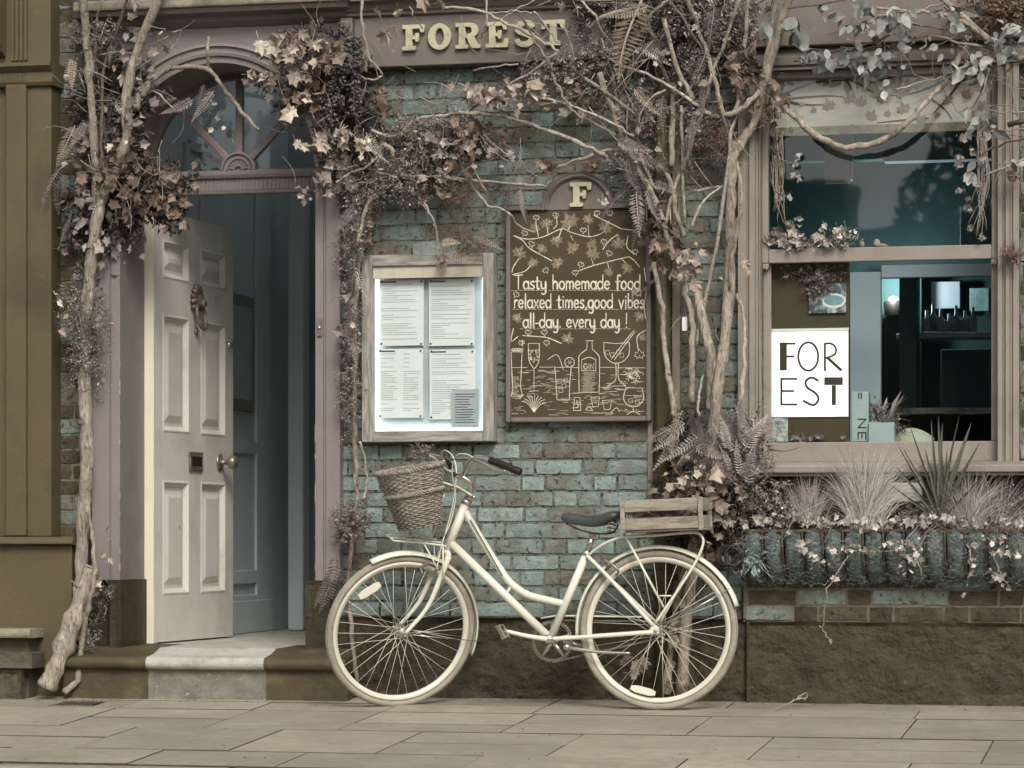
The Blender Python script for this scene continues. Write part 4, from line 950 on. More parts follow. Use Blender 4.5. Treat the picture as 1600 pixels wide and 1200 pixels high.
# single-stroke lettering, x-height 0.55, ascender 1.0; arcs use screen-up coordinates
GS = {
 'a': (.46, [A(.21, .27, .19, .27, 40, 330), [(.40, .55), (.40, .1), (.45, 0)]]), 'b': (.46, [[(.06, 1.0), (.06, 0)], A(.22, .27, .17, .27, -160, 160)]),
 'd': (.48, [A(.21, .27, .19, .27, 40, 330), [(.41, 1.0), (.41, 0)]]), 'e': (.42, [[(.04, .28), (.36, .32)]+A(.2, .28, .18, .27, 20, 320)]),
 'f': (.34, [[(.36, .92), (.26, 1.0), (.16, .9), (.14, .5), (.14, -.12)], [(.0, .52), (.32, .55)]]), 'g': (.46, [A(.21, .27, .18, .27, 40, 330), [(.40, .55), (.40, -.2), (.28, -.36), (.08, -.3)]]),
 'h': (.46, [[(.06, 1.0), (.06, 0)], [(.06, .35), (.18, .54), (.32, .5), (.38, .34), (.38, 0)]]), 'i': (.18, [[(.09, .55), (.09, 0)], [(.09, .75), (.095, .80)]]),
 'l': (.18, [[(.09, 1.0), (.09, .1), (.13, 0)]]), 'm': (.66, [[(.05, .55), (.05, 0)], [(.05, .38), (.15, .54), (.27, .5), (.31, .34), (.31, 0)], [(.31, .38), (.41, .54), (.53, .5), (.57, .34), (.57, 0)]]),
 'o': (.46, [A(.22, .27, .19, .27, 0, 360, 12)]), 'r': (.32, [[(.06, .55), (.06, 0)], [(.06, .36), (.15, .52), (.30, .52)]]),
 's': (.36, [[(.31, .48), (.2, .56), (.07, .46), (.1, .34), (.26, .24), (.3, .11), (.18, 0), (.03, .07)]]), 't': (.34, [[(.14, .85), (.14, .12), (.22, 0), (.32, .06)], [(.0, .55), (.3, .56)]]),
 'v': (.42, [[(.02, .55), (.2, 0)], [(.2, 0), (.38, .55)]]), 'x': (.42, [[(.03, .55), (.37, 0)], [(.36, .55), (.03, 0)]]), 'y': (.44, [[(.04, .55), (.06, .15), (.2, .02), (.36, .14)], [(.38, .55), (.38, -.18), (.26, -.36), (.08, -.3)]]),
 'T': (.56, [[(-.04, .97), (.54, 1.0)], [(.24, .98), (.24, 0)]]), '-': (.26, [[(.03, .28), (.22, .29)]]), ',': (.18, [[(.1, .06), (.1, 0), (.04, -.14)]]), '.': (.16, [[(.08, .0), (.085, .06)]]), '!': (.2, [[(.1, 1.0), (.08, .25)], [(.08, .0), (.085, .05)]]), ' ': (.34, []),
 'G': (.62, [A(.3, .5, .27, .48, 40, 330)+[(.55, .45), (.36, .45)]]), 'I': (.2, [[(.1, 1), (.1, 0)]]), 'N': (.6, [[(.08, 0), (.08, 1), (.5, 0), (.5, 1)]]), 'S': (.5, [[(.42, .86), (.24, 1), (.08, .8), (.2, .56), (.4, .4), (.4, .12), (.22, 0), (.04, .12)]])}
def write(m, text, x0, x1, base, size, w, sm=True):
    tot = sum(GS[c][0]+.05 for c in text); k = (x1-x0)/tot; x = x0
    for c in text:
        adv, sts = GS[c]
        for st_ in sts: chalk(m, [(x+a*k, base-b*size) for a, b in st_], w, c not in 'TNvxI')
        x += (adv+.05)*k
m = MB()
write(m, 'Tasty homemade food', 98, 648, 563, 62, 7.2)
write(m, 'relaxed times,good vibes', 92, 664, 645, 62, 7.2)
write(m, 'all-day. every day !', 132, 592, 730, 62, 7.2)
m.build('chalk_lettering', 'chalk', cb)
m = MB()
for y, a, b in ((569, 80, 640), (651, 85, 662), (736, 120, 598)):
    x = a
    while x < b: chalk(m, [(x, y), (x+12, y+random.uniform(-1, 1))], 2.2); x += 18
# vines
for pl in ([(90, 330), (150, 345), (220, 335), (300, 300), (340, 315), (420, 335), (470, 322)], [(90, 330), (130, 350), (160, 385), (240, 430), (258, 440)], [(275, 240), (280, 280), (265, 300)], [(350, 350), (340, 330)], [(440, 240), (500, 270), (560, 300)],
           [(560, 300), (620, 305), (650, 285)], [(480, 390), (510, 350), (545, 325)], [(84, 490), (88, 470), (100, 450), (115, 430)], [(85, 500), (140, 485), (165, 460)], [(370, 485), (440, 460), (560, 430), (600, 425), (640, 465)], [(590, 330), (585, 380), (620, 410)], [(660, 470), (670, 560), (660, 640), (670, 700)], [(670, 740), (630, 770), (635, 830)],
           [(90, 735), (80, 790), (110, 770)], [(130, 765), (200, 770), (240, 775), (300, 800)], [(130, 810), (128, 790)], [(200, 335), (190, 290), (188, 265)], [(240, 320), (238, 295)], [(330, 305), (335, 290)], [(420, 335), (415, 285)], [(470, 322), (490, 310)], [(300, 300), (290, 330), (280, 340)], [(170, 395), (172, 378)], [(440, 460), (430, 430)], [(500, 445), (505, 470)], [(560, 430), (580, 450)], [(610, 305), (650, 340)], [(668, 600), (645, 650)]): chalk(m, pl, 4.2)
def outleaf(m, x, y, s, a=0):
    pts = [(x+(p*math.cos(a)-q*math.sin(a))*s, y+(p*math.sin(a)+q*math.cos(a))*s) for p, q in LEAF2+LEAF2[:1]]; chalk(m, pts, 2.6, False)
    chalk(m, [(x, y), (x+math.sin(a)*s*.3, y-math.cos(a)*s*.3)], 1.8)
for x, y in ((190, 250), (275, 240), (395, 305), (170, 365), (485, 355), (508, 405), (385, 455), (230, 480), (360, 490), (620, 400), (635, 580), (155, 750), (225, 750), (125, 795), (235, 795), (455, 230), (510, 230), (103, 585), (140, 318), (665, 300)): outleaf(m, x, y, 28, random.uniform(-.7, .7))
outleaf(m, 640, 850, 44, 3.1)
# glasses, bottle, table
SQ = lambda *p: [q for q in p]
for pl in ([(80, 835), (84, 940), (86, 1000), (80, 1030)], [(128, 835), (124, 930), (122, 990), (130, 1028)], [(80, 1030), (130, 1028)], [(155, 800), (158, 870), (172, 900), (180, 910)], [(203, 800), (202, 870), (190, 900), (180, 910)], [(155, 800), (203, 800)], [(158, 830), (202, 828)], [(180, 910), (180, 1005)],
           [(160, 1008), (200, 1006)], [(270, 900), (276, 970), (280, 1044)], [(343, 896), (336, 970), (334, 1044)], [(280, 1044), (334, 1044)], [(270, 905), (343, 902)], [(240, 870), (282, 850), (308, 915)], [(410, 825), (412, 790)], [(434, 825), (433, 790)], [(405, 788), (438, 788)], [(410, 825), (380, 850), (375, 880), (377, 1012)], [(434, 825), (460, 850), (466, 880), (464, 1012)], [(375, 1014), (466, 1012)],
           [(390, 870), (422, 860), (448, 870)], [(388, 870), (388, 918)], [(449, 870), (449, 918)], [(388, 918), (449, 918)], [(484, 795), (488, 850), (515, 880), (540, 886), (570, 876), (594, 845), (595, 795)], [(484, 795), (540, 800), (595, 795)], [(536, 886), (538, 940), (530, 965), (500, 985)], [(548, 886), (546, 940), (556, 965), (580, 985)], [(500, 985), (580, 985)], [(518, 868), (560, 810), (616, 742)], [(530, 872), (570, 815), (620, 748)],
           [(428, 1035), (436, 1076)], [(466, 1032), (460, 1075)], [(436, 1076), (460, 1075)], [(428, 1035), (466, 1032)], [(478, 1048), (486, 1088)], [(518, 1046), (512, 1087)], [(486, 1088), (512, 1087)], [(478, 1048), (518, 1046)], [(356, 1035), (352, 1092)], [(380, 1035), (384, 1092)], [(352, 1092), (384, 1092)], [(356, 1035), (380, 1035)],
           [(580, 994), (570, 1040), (590, 1070), (612, 1076)], [(650, 994), (658, 1040), (636, 1070), (612, 1076)], [(580, 994), (650, 994)], [(612, 1076), (612, 1095)], [(585, 1110), (612, 1096), (642, 1110)], [(405, 1090), (420, 1075), (436, 1092)], [(405, 1090), (436, 1092)], [(515, 1100), (540, 1080), (552, 1098)]):
    chalk(m, pl, 3.2)
chalk(m, A(335, 882, 21, 21, 0, 360, 14), 3)
for i in range(6): chalk(m, [(335, 882), (335+17*math.cos(i*1.05), 882+17*math.sin(i*1.05))], 1.6)
for i in range(8): chalk(m, A(84+i*6, 832-(i % 2)*5, 6, 6, 0, 360, 8), 2.4)
for x, y in ((290, 965), (310, 985), (296, 1005), (318, 960), (520, 850), (548, 838), (562, 852), (600, 1050), (630, 1055), (500, 840)): chalk(m, [(x-9, y-8), (x+8, y-10), (x+10, y+7), (x-7, y+9), (x-9, y-8)], 2.2, False)
for y, a, b in ((905, 75, 150), (903, 205, 262), (905, 345, 374), (904, 468, 530), (906, 550, 670)): chalk(m, [(a, y), (b, y)], 3)
for i in range(230):
    x = random.uniform(78, 640); y = random.uniform(915, 1112); L = random.uniform(8, 42)
    if 372 < x+L and x < 468 and y < 1015: continue
    chalk(m, [(x, y), (min(x+L, 668), y+random.uniform(-2, 2))], random.uniform(1.2, 2.6))
for i in range(26): y = 925+i*3.4; chalk(m, [(382+random.uniform(0, 20), y), (458-random.uniform(0, 30), y)], 1.3)
for i in range(18): y = 945+i*4.5; chalk(m, [(86, y), (86+random.uniform(14, 34), y)], 1.3)
for i in range(30):
    a_ = random.uniform(0, 6.28); r_ = random.uniform(.2, 1); chalk(m, A(610+42*r_*math.cos(a_), 942+34*r_*math.sin(a_), 7, 7, 200, 400, 4), 2)
for i in range(9): a_ = -2.6+i*.27; chalk(m, [(180, 1100), (180+34*math.cos(a_), 1080+38*math.sin(a_)), (180+62*math.cos(a_), 1080+54*math.sin(a_))], 2.6)
for i in range(30): x = random.uniform(160, 204); y = random.uniform(832, 880); chalk(m, A(x, y, 2.5, 2.5, 0, 360, 5), 1.4)
write(m, 'GIN', 396, 444, 912, 24, 3.4); write(m, 'S', 362, 376, 1080, 30, 3)
m.build('chalk_drawing', 'chalk', cb)
m = MB()
for i, (x, y, s) in enumerate([(335, 270, 82), (235, 275, 58), (415, 260, 50), (490, 295, 64), (278, 350, 56), (350, 385, 60), (437, 410, 62), (430, 365, 50), (548, 365, 64), (115, 405, 64), (215, 385, 50), (175, 450, 50), (283, 450, 56), (585, 470, 54), (505, 490, 44), (105, 690, 48), (640, 680, 50), (325, 780, 56), (655, 775, 40), (185, 295, 46), (650, 360, 46)]):
    q = CP(x, y); flat_leaf(m, q[0], q[1], s/2.79/346*1.05, random.uniform(-.8, .8)+3.1*(i % 3 == 1), Yk-0.0003-i*0.00001)
m.build('chalk_leaves', 'chalk_dim', cb)
m = MB()
for i, (x, y, s) in enumerate([(335, 270, 82), (235, 275, 58), (415, 260, 50), (490, 295, 64), (278, 350, 56), (350, 385, 60), (437, 410, 62), (548, 365, 64), (115, 405, 64), (215, 385, 50), (175, 450, 50), (283, 450, 56), (585, 470, 54), (105, 690, 48), (640, 680, 50), (325, 780, 56)]):
    for k in range(3): a_ = -1.57+(k-1)*.9+(i % 3-1)*.5; chalk(m, [(x, y+s*.15), (x+s*.36*math.cos(a_), y+s*.36*math.sin(a_))], 1.5)
m.build('chalk_veins', 'chalk', cb)

# ================================================================== MENU CASE
Ym = -0.085
mc = root('menu_case', P(666, 690, Ym), 'grey weathered wooden menu case with lit printed menus, right of the doorway', 'menu case')
a, b = PX(565, Ym), PX(771, Ym); c, d = PZ(667, 690, Ym), PZ(667, 397, Ym)
ti = 0.05
box('frame_side', 'wood_grey', mc, a, a+ti, Ym, 0.0, c, d, bevel=0.003); box('frame_side', 'wood_grey', mc, b-ti, b, Ym, 0.0, c, d, bevel=0.003)
box('frame_rail', 'wood_grey_h', mc, a+ti+.0005, b-ti-.0005, Ym-.001, 0.0, c, c+ti, bevel=0.003); box('frame_rail', 'wood_grey_h', mc, a+ti+.0005, b-ti-.0005, Ym-.001, 0.0, d-ti, d, bevel=0.003)
box('back_panel', 'case_back', mc, a+ti+.0005, b-ti-.0005, -0.012, -0.001, c+ti+.0005, d-ti-.0005)
box('top_strip', 'plywood', mc, a+ti+.001, b-ti-.001, Ym+0.012, Ym+0.02, d-ti-0.055, d-ti-.001)
il, ir, ib, it = a+ti+.001, b-ti-.001, c+ti+.001, d-ti-0.056
for (x0, x1, z0, z1) in ((il, il+0.012, ib+.013, it), (ir-0.012, ir, ib+.013, it), (il, ir, ib, ib+0.012)):
    box('light_strip', 'led', mc, x0, x1, -0.034, -0.0125, z0, z1)
MB().add([(il, Ym+.01, ib), (ir, Ym+.01, ib), (ir, Ym+.01, it), (il, Ym+.01, it)], [(0, 1, 2, 3)]).build('glass_pane', 'glass_case', mc)
sheets = [(593, 662, 437, 540, 1), (670, 741, 436, 540, 1), (591, 661, 545, 653, 2), (671, 742, 546, 655, 1)]
Yh = -0.03
for si, (x0, x1, y0, y1, cols) in enumerate(sheets):
    sh = pbox('menu_sheet', 'paper', mc, x0, x1, y0, y1, Yh, Yh+0.004, bevel=0)
    m = MB(); y = y0+8
    while y < y1-9:
        if random.random() < 0.8:
            for cI in range(cols):
                xa_ = lerp(x0, x1, cI/cols)+4; xb_ = lerp(x0, x1, (cI+1)/cols)-3
                hd = random.random() < 0.25; xe_ = xa_+(xb_-xa_)*(random.uniform(.2, .45) if hd else random.uniform(.65, 1.0))
                q0 = P(xa_, y, Yh-.001); q1 = P(xe_, y, Yh-.001)
                m.box(q0.x, q1.x, Yh-.0012, Yh-.0008, q0.z-.0011, q0.z+.0011)
        y += 3.4
    m.build('print_lines', 'ink', sh)
    q0 = P(x0+3, y0+4, Yh-.001); q1 = P(x0+26, y0+4, Yh-.001)
    MB().box(q0.x, q1.x, Yh-.0012, Yh-.0008, q0.z-.003, q0.z+.003).build('heading', 'ink_dark', sh)
    for (px, py) in ((x0+3, y0+3), (x1-4, y0+3), (x0+3, y1-3), (x1-4, y1-3)):
        q = P(px, py, Yh-.001); MB().lathe([(0.0045, 0), (0.004, -.003), (0.0001, -.005)], q, (0, 1, 0), 8).build('pin', 'dark_metal', sh)
nt_ = pbox('notice', 'paper_grey', mc, 706, 748, 608, 668, Yh-0.012, Yh-0.009, bevel=0)
m = MB()
for k in range(12):
    q0 = P(711, 616+k*4, Yh-.0125); q1 = P(711+random.uniform(18, 32), 616+k*4, Yh-.0125); m.box(q0.x, q1.x, Yh-.0134, Yh-.0126, q0.z-.0014, q0.z+.0014)
m.build('print_lines', 'ink_dark', nt_)

# ================================================================== DOWNPIPE, STRIPS, SMALL FIXTURES
dp = root('downpipe', (PX(1037, -.07), -0.07, 0), 'dark olive rainwater downpipe between the chalkboard and the right hand vine', 'downpipe')
px_ = PX(1036, -.075)
MB().tube([(px_, -0.075, -0.02), (px_, -0.075, 3.3)], 0.034, 14).build('pipe', 'pipe_olive', dp, smooth=True)
for z in (0.55, 2.2): MB().lathe([(.034, -.03), (.041, -.025), (.041, .025), (.034, .03)], (px_, -0.075, z), (0, 0, 1), 14).build('collar', 'pipe_olive', dp, smooth=True); box('bracket', 'pipe_olive', dp, px_-.06, px_+.06, -0.035, -0.003, z-.015, z+.015)
t1 = pbox('wood_strip', 'post_wood', None, 1012, 1020, 330, 780, -0.02, 0.006, bevel=.002); tag(t1, 'pale vertical wooden strip left of the downpipe', 'strip')
t2 = pbox('wood_post', 'post_wood', None, 1050, 1062, 100, 960, -0.03, 0.006, bevel=.003); tag(t2, 'weathered vertical wooden batten right of the downpipe', 'batten')
lt = root('paper_tag', P(1070, 505, -.16), 'small pale paper tag hanging from the right hand vine', 'tag')
q = P(1070, 506, -.16); MB().box(q.x-.011, q.x+.011, -.162, -.1605, q.z-.03, q.z+.03).build('tag', 'paper', lt); MB().tube([q+Vector((0, 0, .03)), q+Vector((.004, .002, .06))], .0012, 4).build('string', 'bark_pale', lt)
hk = MB().tube(spline([P(1028, 706, -.11), P(1028, 700, -.12), P(1033, 697, -.12), P(1038, 702, -.12), P(1039, 712, -.06)], 4), .004, 6).build('wall_hook', 'bark_pale', smooth=True); tag(hk, 'small pale curled hook on the downpipe below the chalkboard', 'hook')
# ================================================================== BICYCLE
Yb = -0.40; RW = 0.348
def B(px, py, dy=0.0): return P(px, py, Yb+dy)
bk = root('bicycle', (B(830, 1100).x, Yb, ground_z(Yb)), 'cream step-through bicycle parked against the teal brick wall', 'bicycle')
def btube(name, pts, r, m='bike_cream', n=10, parent=bk, sm=True, sub=5):
    q = spline([Vector(p) for p in pts], sub) if len(pts) > 2 else pts
    return MB().tube(q, r, n).build(name, m, parent, smooth=sm)
def make_wheel(name, c, ax, lab, rot0, refl):
    ax = ax.normalized(); e2 = (Vector((0, 0, 1))-ax*ax.z).normalized(); e1 = e2.cross(ax)
    ri = RW-0.036
    w = MB().lathe([(ri-.018, -.006), (ri-.004, -.012), (ri+.004, -.0125), (ri+.004, .0125), (ri-.004, .012), (ri-.018, .006)], c, ax, 64, close=True).build(name, 'rim', bk, smooth=True)
    w['label'] = lab
    MB().lathe([(ri+.0195+.0165*math.cos(R(a)), .0165*math.sin(R(a))) for a in range(0, 360, 36)], c, ax, 64, close=True).build('tyre', 'tyre', w, smooth=True)
    m = MB(); tr_ = ri+.036
    for i in range(90):      # tread blocks
        a = 2*math.pi*i/90
        for s in (-1, 1):
            d = e1*math.cos(a+s*.012)+e2*math.sin(a+s*.012); t = e2*math.cos(a)-e1*math.sin(a); q = c+d*tr_+ax*(s*.0085)-d*.0012
            m.add([q-t*.007-ax*.006-d*(.003 if s < 0 else 0), q+t*.007-ax*.006-d*(.003 if s < 0 else 0), q+t*.007+ax*.006-d*(.003 if s > 0 else 0), q-t*.007+ax*.006-d*(.003 if s > 0 else 0)], [(0, 1, 2, 3)])
    m.build('tread', 'tyre', w)
    MB().lathe([(0.0001, -.062), (.006, -.062), (.006, -.045), (.024, -.038), (.026, -.032), (.014, -.027), (.013, .027), (.026, .032), (.024, .038), (.006, .045), (.006, .062), (0.0001, .062)], c, ax, 18).build('hub', 'chrome', w, smooth=True)
    for i in range(36):
        a = 2*math.pi*i/36+rot0; s = 1 if i % 2 else -1; off = (1.25 if (i//2) % 2 else -1.25)
        h = a+off; p0 = c+ax*(s*.034)+(e1*math.cos(h)+e2*math.sin(h))*.023; p1 = c+ax*(s*.003)+(e1*math.cos(a)+e2*math.sin(a))*(ri-.016)
        MB().tube([p0, p1], .0012, 4).build('spoke', 'rim', w, smooth=True)
    for (aa, rr, tilt) in refl:
        d = e1*math.cos(R(aa))+e2*math.sin(R(aa)); t = e2*math.cos(R(aa))-e1*math.sin(R(aa)); t = (t*math.cos(R(tilt))+d*math.sin(R(tilt))); d2 = t.cross(ax); q = c+d*rr+ax*.012*(1)
        V = []
        for y in (-.008, .008):
            for (u_, v_) in ((-.055, -.009), (-.03, -.0155), (.03, -.0155), (.055, -.009), (.055, .009), (.03, .0155), (-.03, .0155), (-.055, .009)): V.append(q+t*u_+d2*v_+ax*y)
        MB().add(V, [tuple(range(8)), tuple(reversed(range(8, 16)))]+[(i, 8+i, 8+(i+1) % 8, (i+1) % 8) for i in range(8)]).build('reflector', 'reflector', w)
    return e1, e2
rc = B(1029, 980); rc.z = ground_z(Yb)+RW
axr = Vector((0, -1, 0))
re1, re2 = make_wheel('rear_wheel', rc, axr, 'cream rear wheel', 0.07, [(-104, .27, 0)])
A0 = B(697, 862); A1 = B(728, 786); u = (A1-A0).normalized()
RotS = Matrix.Rotation(R(37), 3, u)
axf = RotS @ Vector((0, -1, 0))
fc = P(626, 982, Yb-.03); fc.z = ground_z(fc.y)+RW*math.sqrt(1-axf.z**2)-0.001
fe1, fe2 = make_wheel('front_wheel', fc, axf, 'cream front wheel turned towards the street', 0.02, [(131, .25, 8)])
# e1 x: which way is forward (left)?
fwdF = fe1 if fe1.x < 0 else -fe1
latN = axf.normalized()
# frame
btube('head_tube', [A0, A1], .0195)
MB().lathe([(.0195, -.006), (.0235, -.004), (.0235, .012), (.017, .016)], A1, u, 16).build('headset', 'chrome', bk, smooth=True)
MB().lathe([(.0195, .006), (.0235, .004), (.0235, -.012), (.017, -.016)], A0, u, 16).build('headset', 'chrome', bk, smooth=True)
BBp = B(860, 998)
btube('down_tube', [B(704, 848), BBp], .0185, n=12)
btube('top_tube', [B(727, 800), B(748, 836), B(780, 887), B(800, 913), B(826, 930), B(852, 937), B(882, 944)], .0165, n=12)
btube('frame_brace', [B(790, 930), B(799, 915)], .007)
ST = B(918, 862)
btube('seat_tube', [BBp, ST], .0175, n=12)
MB().lathe([(.0185, -.02), (.0215, -.018), (.0215, .0), (.0135, .004)], ST, (ST-BBp).normalized(), 14).build('seat_clamp', 'chrome', bk, smooth=True)
btube('seat_post', [ST, B(926, 836)], .0135, 'chrome')
MB().lathe([(0.0001, -.05), (.021, -.05), (.0215, -.034), (.02, -.03), (.02, .03), (.0215, .034), (.021, .05), (0.0001, .05)], BBp, (0, 1, 0), 16).build('bottom_bracket', 'chrome', bk, smooth=True)
for s in (-1, 1):
    dy = s*.06
    btube('seat_stay', [B(917, 868, s*.02), B(945, 896, s*.045), rc+Vector((-.012, dy, .02))], .0085)
    btube('chain_stay', [BBp+Vector((.01, s*.03, 0)), BBp.lerp(rc, .35)+Vector((0, s*.05, -.004)), rc+Vector((-.014, dy, -.008))], .0095)
    MB().prism([(rc.x-.03, rc.z-.018), (rc.x+.012, rc.z-.014), (rc.x+.012, rc.z+.012), (rc.x-.008, rc.z+.03), (rc.x-.022, rc.z+.02)], rc.y+dy-.003, rc.y+dy+.003).build('dropout', 'bike_cream', bk, bevel=.001)
    MB().lathe([(0.0001, 0), (.009, 0), (.009, s*.012), (0.0001, s*.014)], rc+Vector((0, s*.063, 0)), (0, 1, 0), 6).build('axle_nut', 'chrome', bk)
# fork
crown = A0-u*.012
lt_ = latN
MB().tube([crown+lt_*.048, crown+lt_*.02-u*(-.012), crown-lt_*.02+u*.012, crown-lt_*.048], .013, 8).build('fork_crown', 'bike_cream', bk, smooth=True)
for s in (-1, 1):
    e = fc+lt_*s*.053
    p0 = crown+lt_*s*.045; p1 = crown+lt_*s*.05-u*.09; pm = p1.lerp(e, .55)-fwdF*.028
    btube('fork_blade', [p0, p1, pm, e], [.0145, .0145, .0135, .012, .0115, .0105, .0095, .0085, .0075][:9], n=10, sub=4)
    MB().lathe([(0.0001, 0), (.01, 0), (.01, s*.012), (0.0001, s*.014)], fc+lt_*s*.058, lt_, 6).build('axle_nut', 'chrome', bk)
# fenders
def fender(c, ax, e1, e2, a0, a1, r, w, name, seg=40):
    V = []; prof = [(-1, -.012), (-.8, -.003), (-.4, .0015), (0, .003), (.4, .0015), (.8, -.003), (1, -.012)]; k = len(prof)
    for i in range(seg+1):
        a = R(lerp(a0, a1, i/seg)); d = e1*math.cos(a)+e2*math.sin(a)
        for t, h in prof: V.append(c+d*(r+h)+ax*(t*w/2))
    f = [(i*k+j, i*k+j+1, (i+1)*k+j+1, (i+1)*k+j) for i in range(seg) for j in range(k-1)]
    o = MB().add(V, f).build(name, 'bike_cream', bk, smooth=True)
    sm = o.modifiers.new('solid', 'SOLIDIFY'); sm.thickness = .0015
    return o
E1r = Vector((-1, 0, 0)); E2 = Vector((0, 0, 1))
fender(rc, Vector((0, 1, 0)), E1r, E2, -5, 163, RW+.016, .054, 'rear_fender')
fe_up = fe2
fender(fc, axf, fwdF, fe_up, 62, 198, RW+.014, .052, 'front_fender')
for s in (-1, 1):
    d = (fwdF*math.cos(R(187))+fe_up*math.sin(R(187)))
    btube('fender_stay', [fc+lt_*s*.05, fc+d*(RW+.012)+lt_*s*.025], .002, 'chrome', 5)
    d = E1r*math.cos(R(150))+E2*math.sin(R(150))
    btube('fender_stay', [rc+Vector((0, s*.06, 0)), rc+d*(RW+.014)+Vector((0, s*.026, 0))], .002, 'chrome', 5)
# stem, handlebar, levers, cables
btube('stem', [B(726, 786, 0), B(733, 772, 0), B(736, 762, -.004), B(731, 751, -.016), B(716, 743, -.026), B(708, 741, -.03)], .0125, 'chrome')
MB().lathe([(.018, -.022), (.018, .022)], B(708, 741, -.03), latN, 12).build('bar_clamp', 'chrome', bk, smooth=True)
btube('handlebar', [P(703, 728, -.08), P(690, 716, -.15), P(672, 712, -.22), P(676, 716, -.29), P(690, 729, -.35), P(700, 738, -.40), P(712, 742, -.44), P(723, 741, -.48), P(729, 733, -.52), P(735, 722, -.56), P(745, 715, -.60), P(765, 719, -.645), P(790, 728, -.67), P(810, 737, -.69)], .0112, 'chrome')
btube('grip', [P(766, 719, -.646), P(790, 728, -.671), P(813, 738, -.693)], [.0165, .0155, .0165], 'rubber_black', 12)
btube('grip', [P(705, 730, -.07), P(690, 716, -.15)], .016, 'rubber_black', 12)
btube('brake_lever', [P(741, 718, -.61), P(752, 722, -.64), P(775, 733, -.67), P(790, 736, -.69)], [.007, .006, .005, .004], 'chrome', 8)
btube('brake_lever', [P(693, 719, -.20), P(697, 728, -.17), P(703, 739, -.14)], [.007, .006, .006], 'chrome', 8)
btube('cable', [P(742, 717, -.60), P(730, 710, -.58), P(716, 710, -.55), P(708, 722, -.5), P(707, 745, -.47), P(712, 775, -.43), P(704, 815, -.43), P(692, 845, -.44), P(682, 890, -.46)], .0026, 'bike_cream', 6)
btube('cable', [P(693, 718, -.21), P(690, 708, -.27), P(697, 704, -.36), P(709, 716, -.42), P(713, 742, -.45), P(707, 790, -.43), P(695, 836, -.44)], .0026, 'bike_cream', 6)
btube('cable', [P(735, 812, -.425), P(760, 855, -.425), P(785, 900, -.425)], .0022, 'rubber_black', 5)
# basket bracket and front carrier
MB().tube([P(690, 754, -.44), P(716, 762, -.43), P(742, 778, -.42)], .014, 4, flat=.5).build('basket_bracket', 'bike_cream', bk)
MB().lathe([(0.0001, -.006), (.01, -.006), (.01, .006), (0.0001, .006)], P(740, 777, -.435), (0, 1, 0), 10).build('bracket_bolt', 'chrome', bk, smooth=True)
for k in (-.06, 0, .06):
    btube('carrier_rail', [P(609, 840, -.47)+latN*k, P(650, 843, -.45)+latN*k, P(690, 848, -.43)+latN*k], .0042, n=6)
for t in (0, .33, .66): q = P(609, 840, -.47).lerp(P(690, 848, -.43), t); btube('carrier_crossbar', [q-latN*.062, q+latN*.062], .0038, n=6)
for s in (-1, 1):
    btube('carrier_strut', [P(655, 844, -.45)+latN*s*.06, P(678, 885, -.44)+latN*s*.055], .0036, n=6)
    btube('carrier_strut', [P(685, 848, -.43)+latN*s*.06, P(686, 900, -.43)+latN*s*.052], .0036, n=6)
btube('light_stem', [P(694, 772, -.44), P(684, 812, -.45), P(674, 842, -.45)], .0035, 'bike_cream', 6)
# front caliper
btube('brake_caliper', [P(660, 897, -.46), P(658, 886, -.46), P(672, 880, -.46), P(682, 886, -.45), P(680, 896, -.45)], .006, 'dull_metal', 6)
btube('brake_caliper', [B(949, 884, -.03), B(944, 876, -.04), B(956, 882, -.05), B(966, 892, -.05), B(962, 900, -.04)], .006, 'dull_metal', 6)
# drivetrain
cr_c = Vector((BBp.x, Yb+.045, BBp.z-.012))
rg = MB().lathe([(.078, -.002), (.09, -.002), (.09, .002), (.078, .002)], cr_c, (0, 1, 0), 44, close=True).build('chainring', 'chrome', bk)
m = MB()
for i in range(44):
    a = 2*math.pi*i/44; c_, s_ = math.cos(a), math.sin(a); q = cr_c+Vector((c_*.0895, 0, s_*.0895)); t = Vector((-s_, 0, c_))
    m.tube([q, q+Vector((c_, 0, s_))*.006], [.0035, .0015], 4)
m.build('teeth', 'chrome', rg)
for i in range(5): a = R(20+72*i); btube('chainring_arm', [cr_c, cr_c+Vector((math.cos(a), 0, math.sin(a)))*.08], [.012, .008], 'chrome', 6)
MB().lathe([(.03, -.003), (.036, -.003), (.036, .003), (.03, .003)], rc+Vector((0, .045, 0)), (0, 1, 0), 24, close=True).build('sprocket', 'dark_metal', bk)
for (z0, z1) in ((.092, .036), (-.092, -.036)):
    pa = cr_c+Vector((0, 0, z0)); pb = Vector((rc.x, cr_c.y, rc.z+z1)); L_ = (pb-pa).length; nl = int(L_/.0127)
    m = MB(); t = (pb-pa).normalized(); nn = Vector((-t.z, 0, t.x))
    for i in range(nl):
        q = pa+t*(i*.0127+.006); w_ = .0045 if i % 2 else .0036
        m.add([q-t*.0058-nn*w_, q+t*.0058-nn*w_, q+t*.0058+nn*w_, q-t*.0058+nn*w_, q-t*.0058-nn*w_+Vector((0, .006, 0)), q+t*.0058-nn*w_+Vector((0, .006, 0)), q+t*.0058+nn*w_+Vector((0, .006, 0)), q-t*.0058+nn*w_+Vector((0, .006, 0))],
              [(0, 1, 2, 3), (7, 6, 5, 4), (0, 4, 5, 1), (2, 6, 7, 3)])
    m.build('chain', 'dull_metal', bk)
MB().tube([cr_c+Vector((-.05, -.012, .1)), cr_c+Vector((.02, -.012, .112)), Vector((rc.x-.08, cr_c.y-.012, rc.z+.055))], .007, 6, flat=.6).build('chain_guard', 'bike_cream', bk, smooth=True)
ck = Vector((BBp.x, Yb-.062, BBp.z))
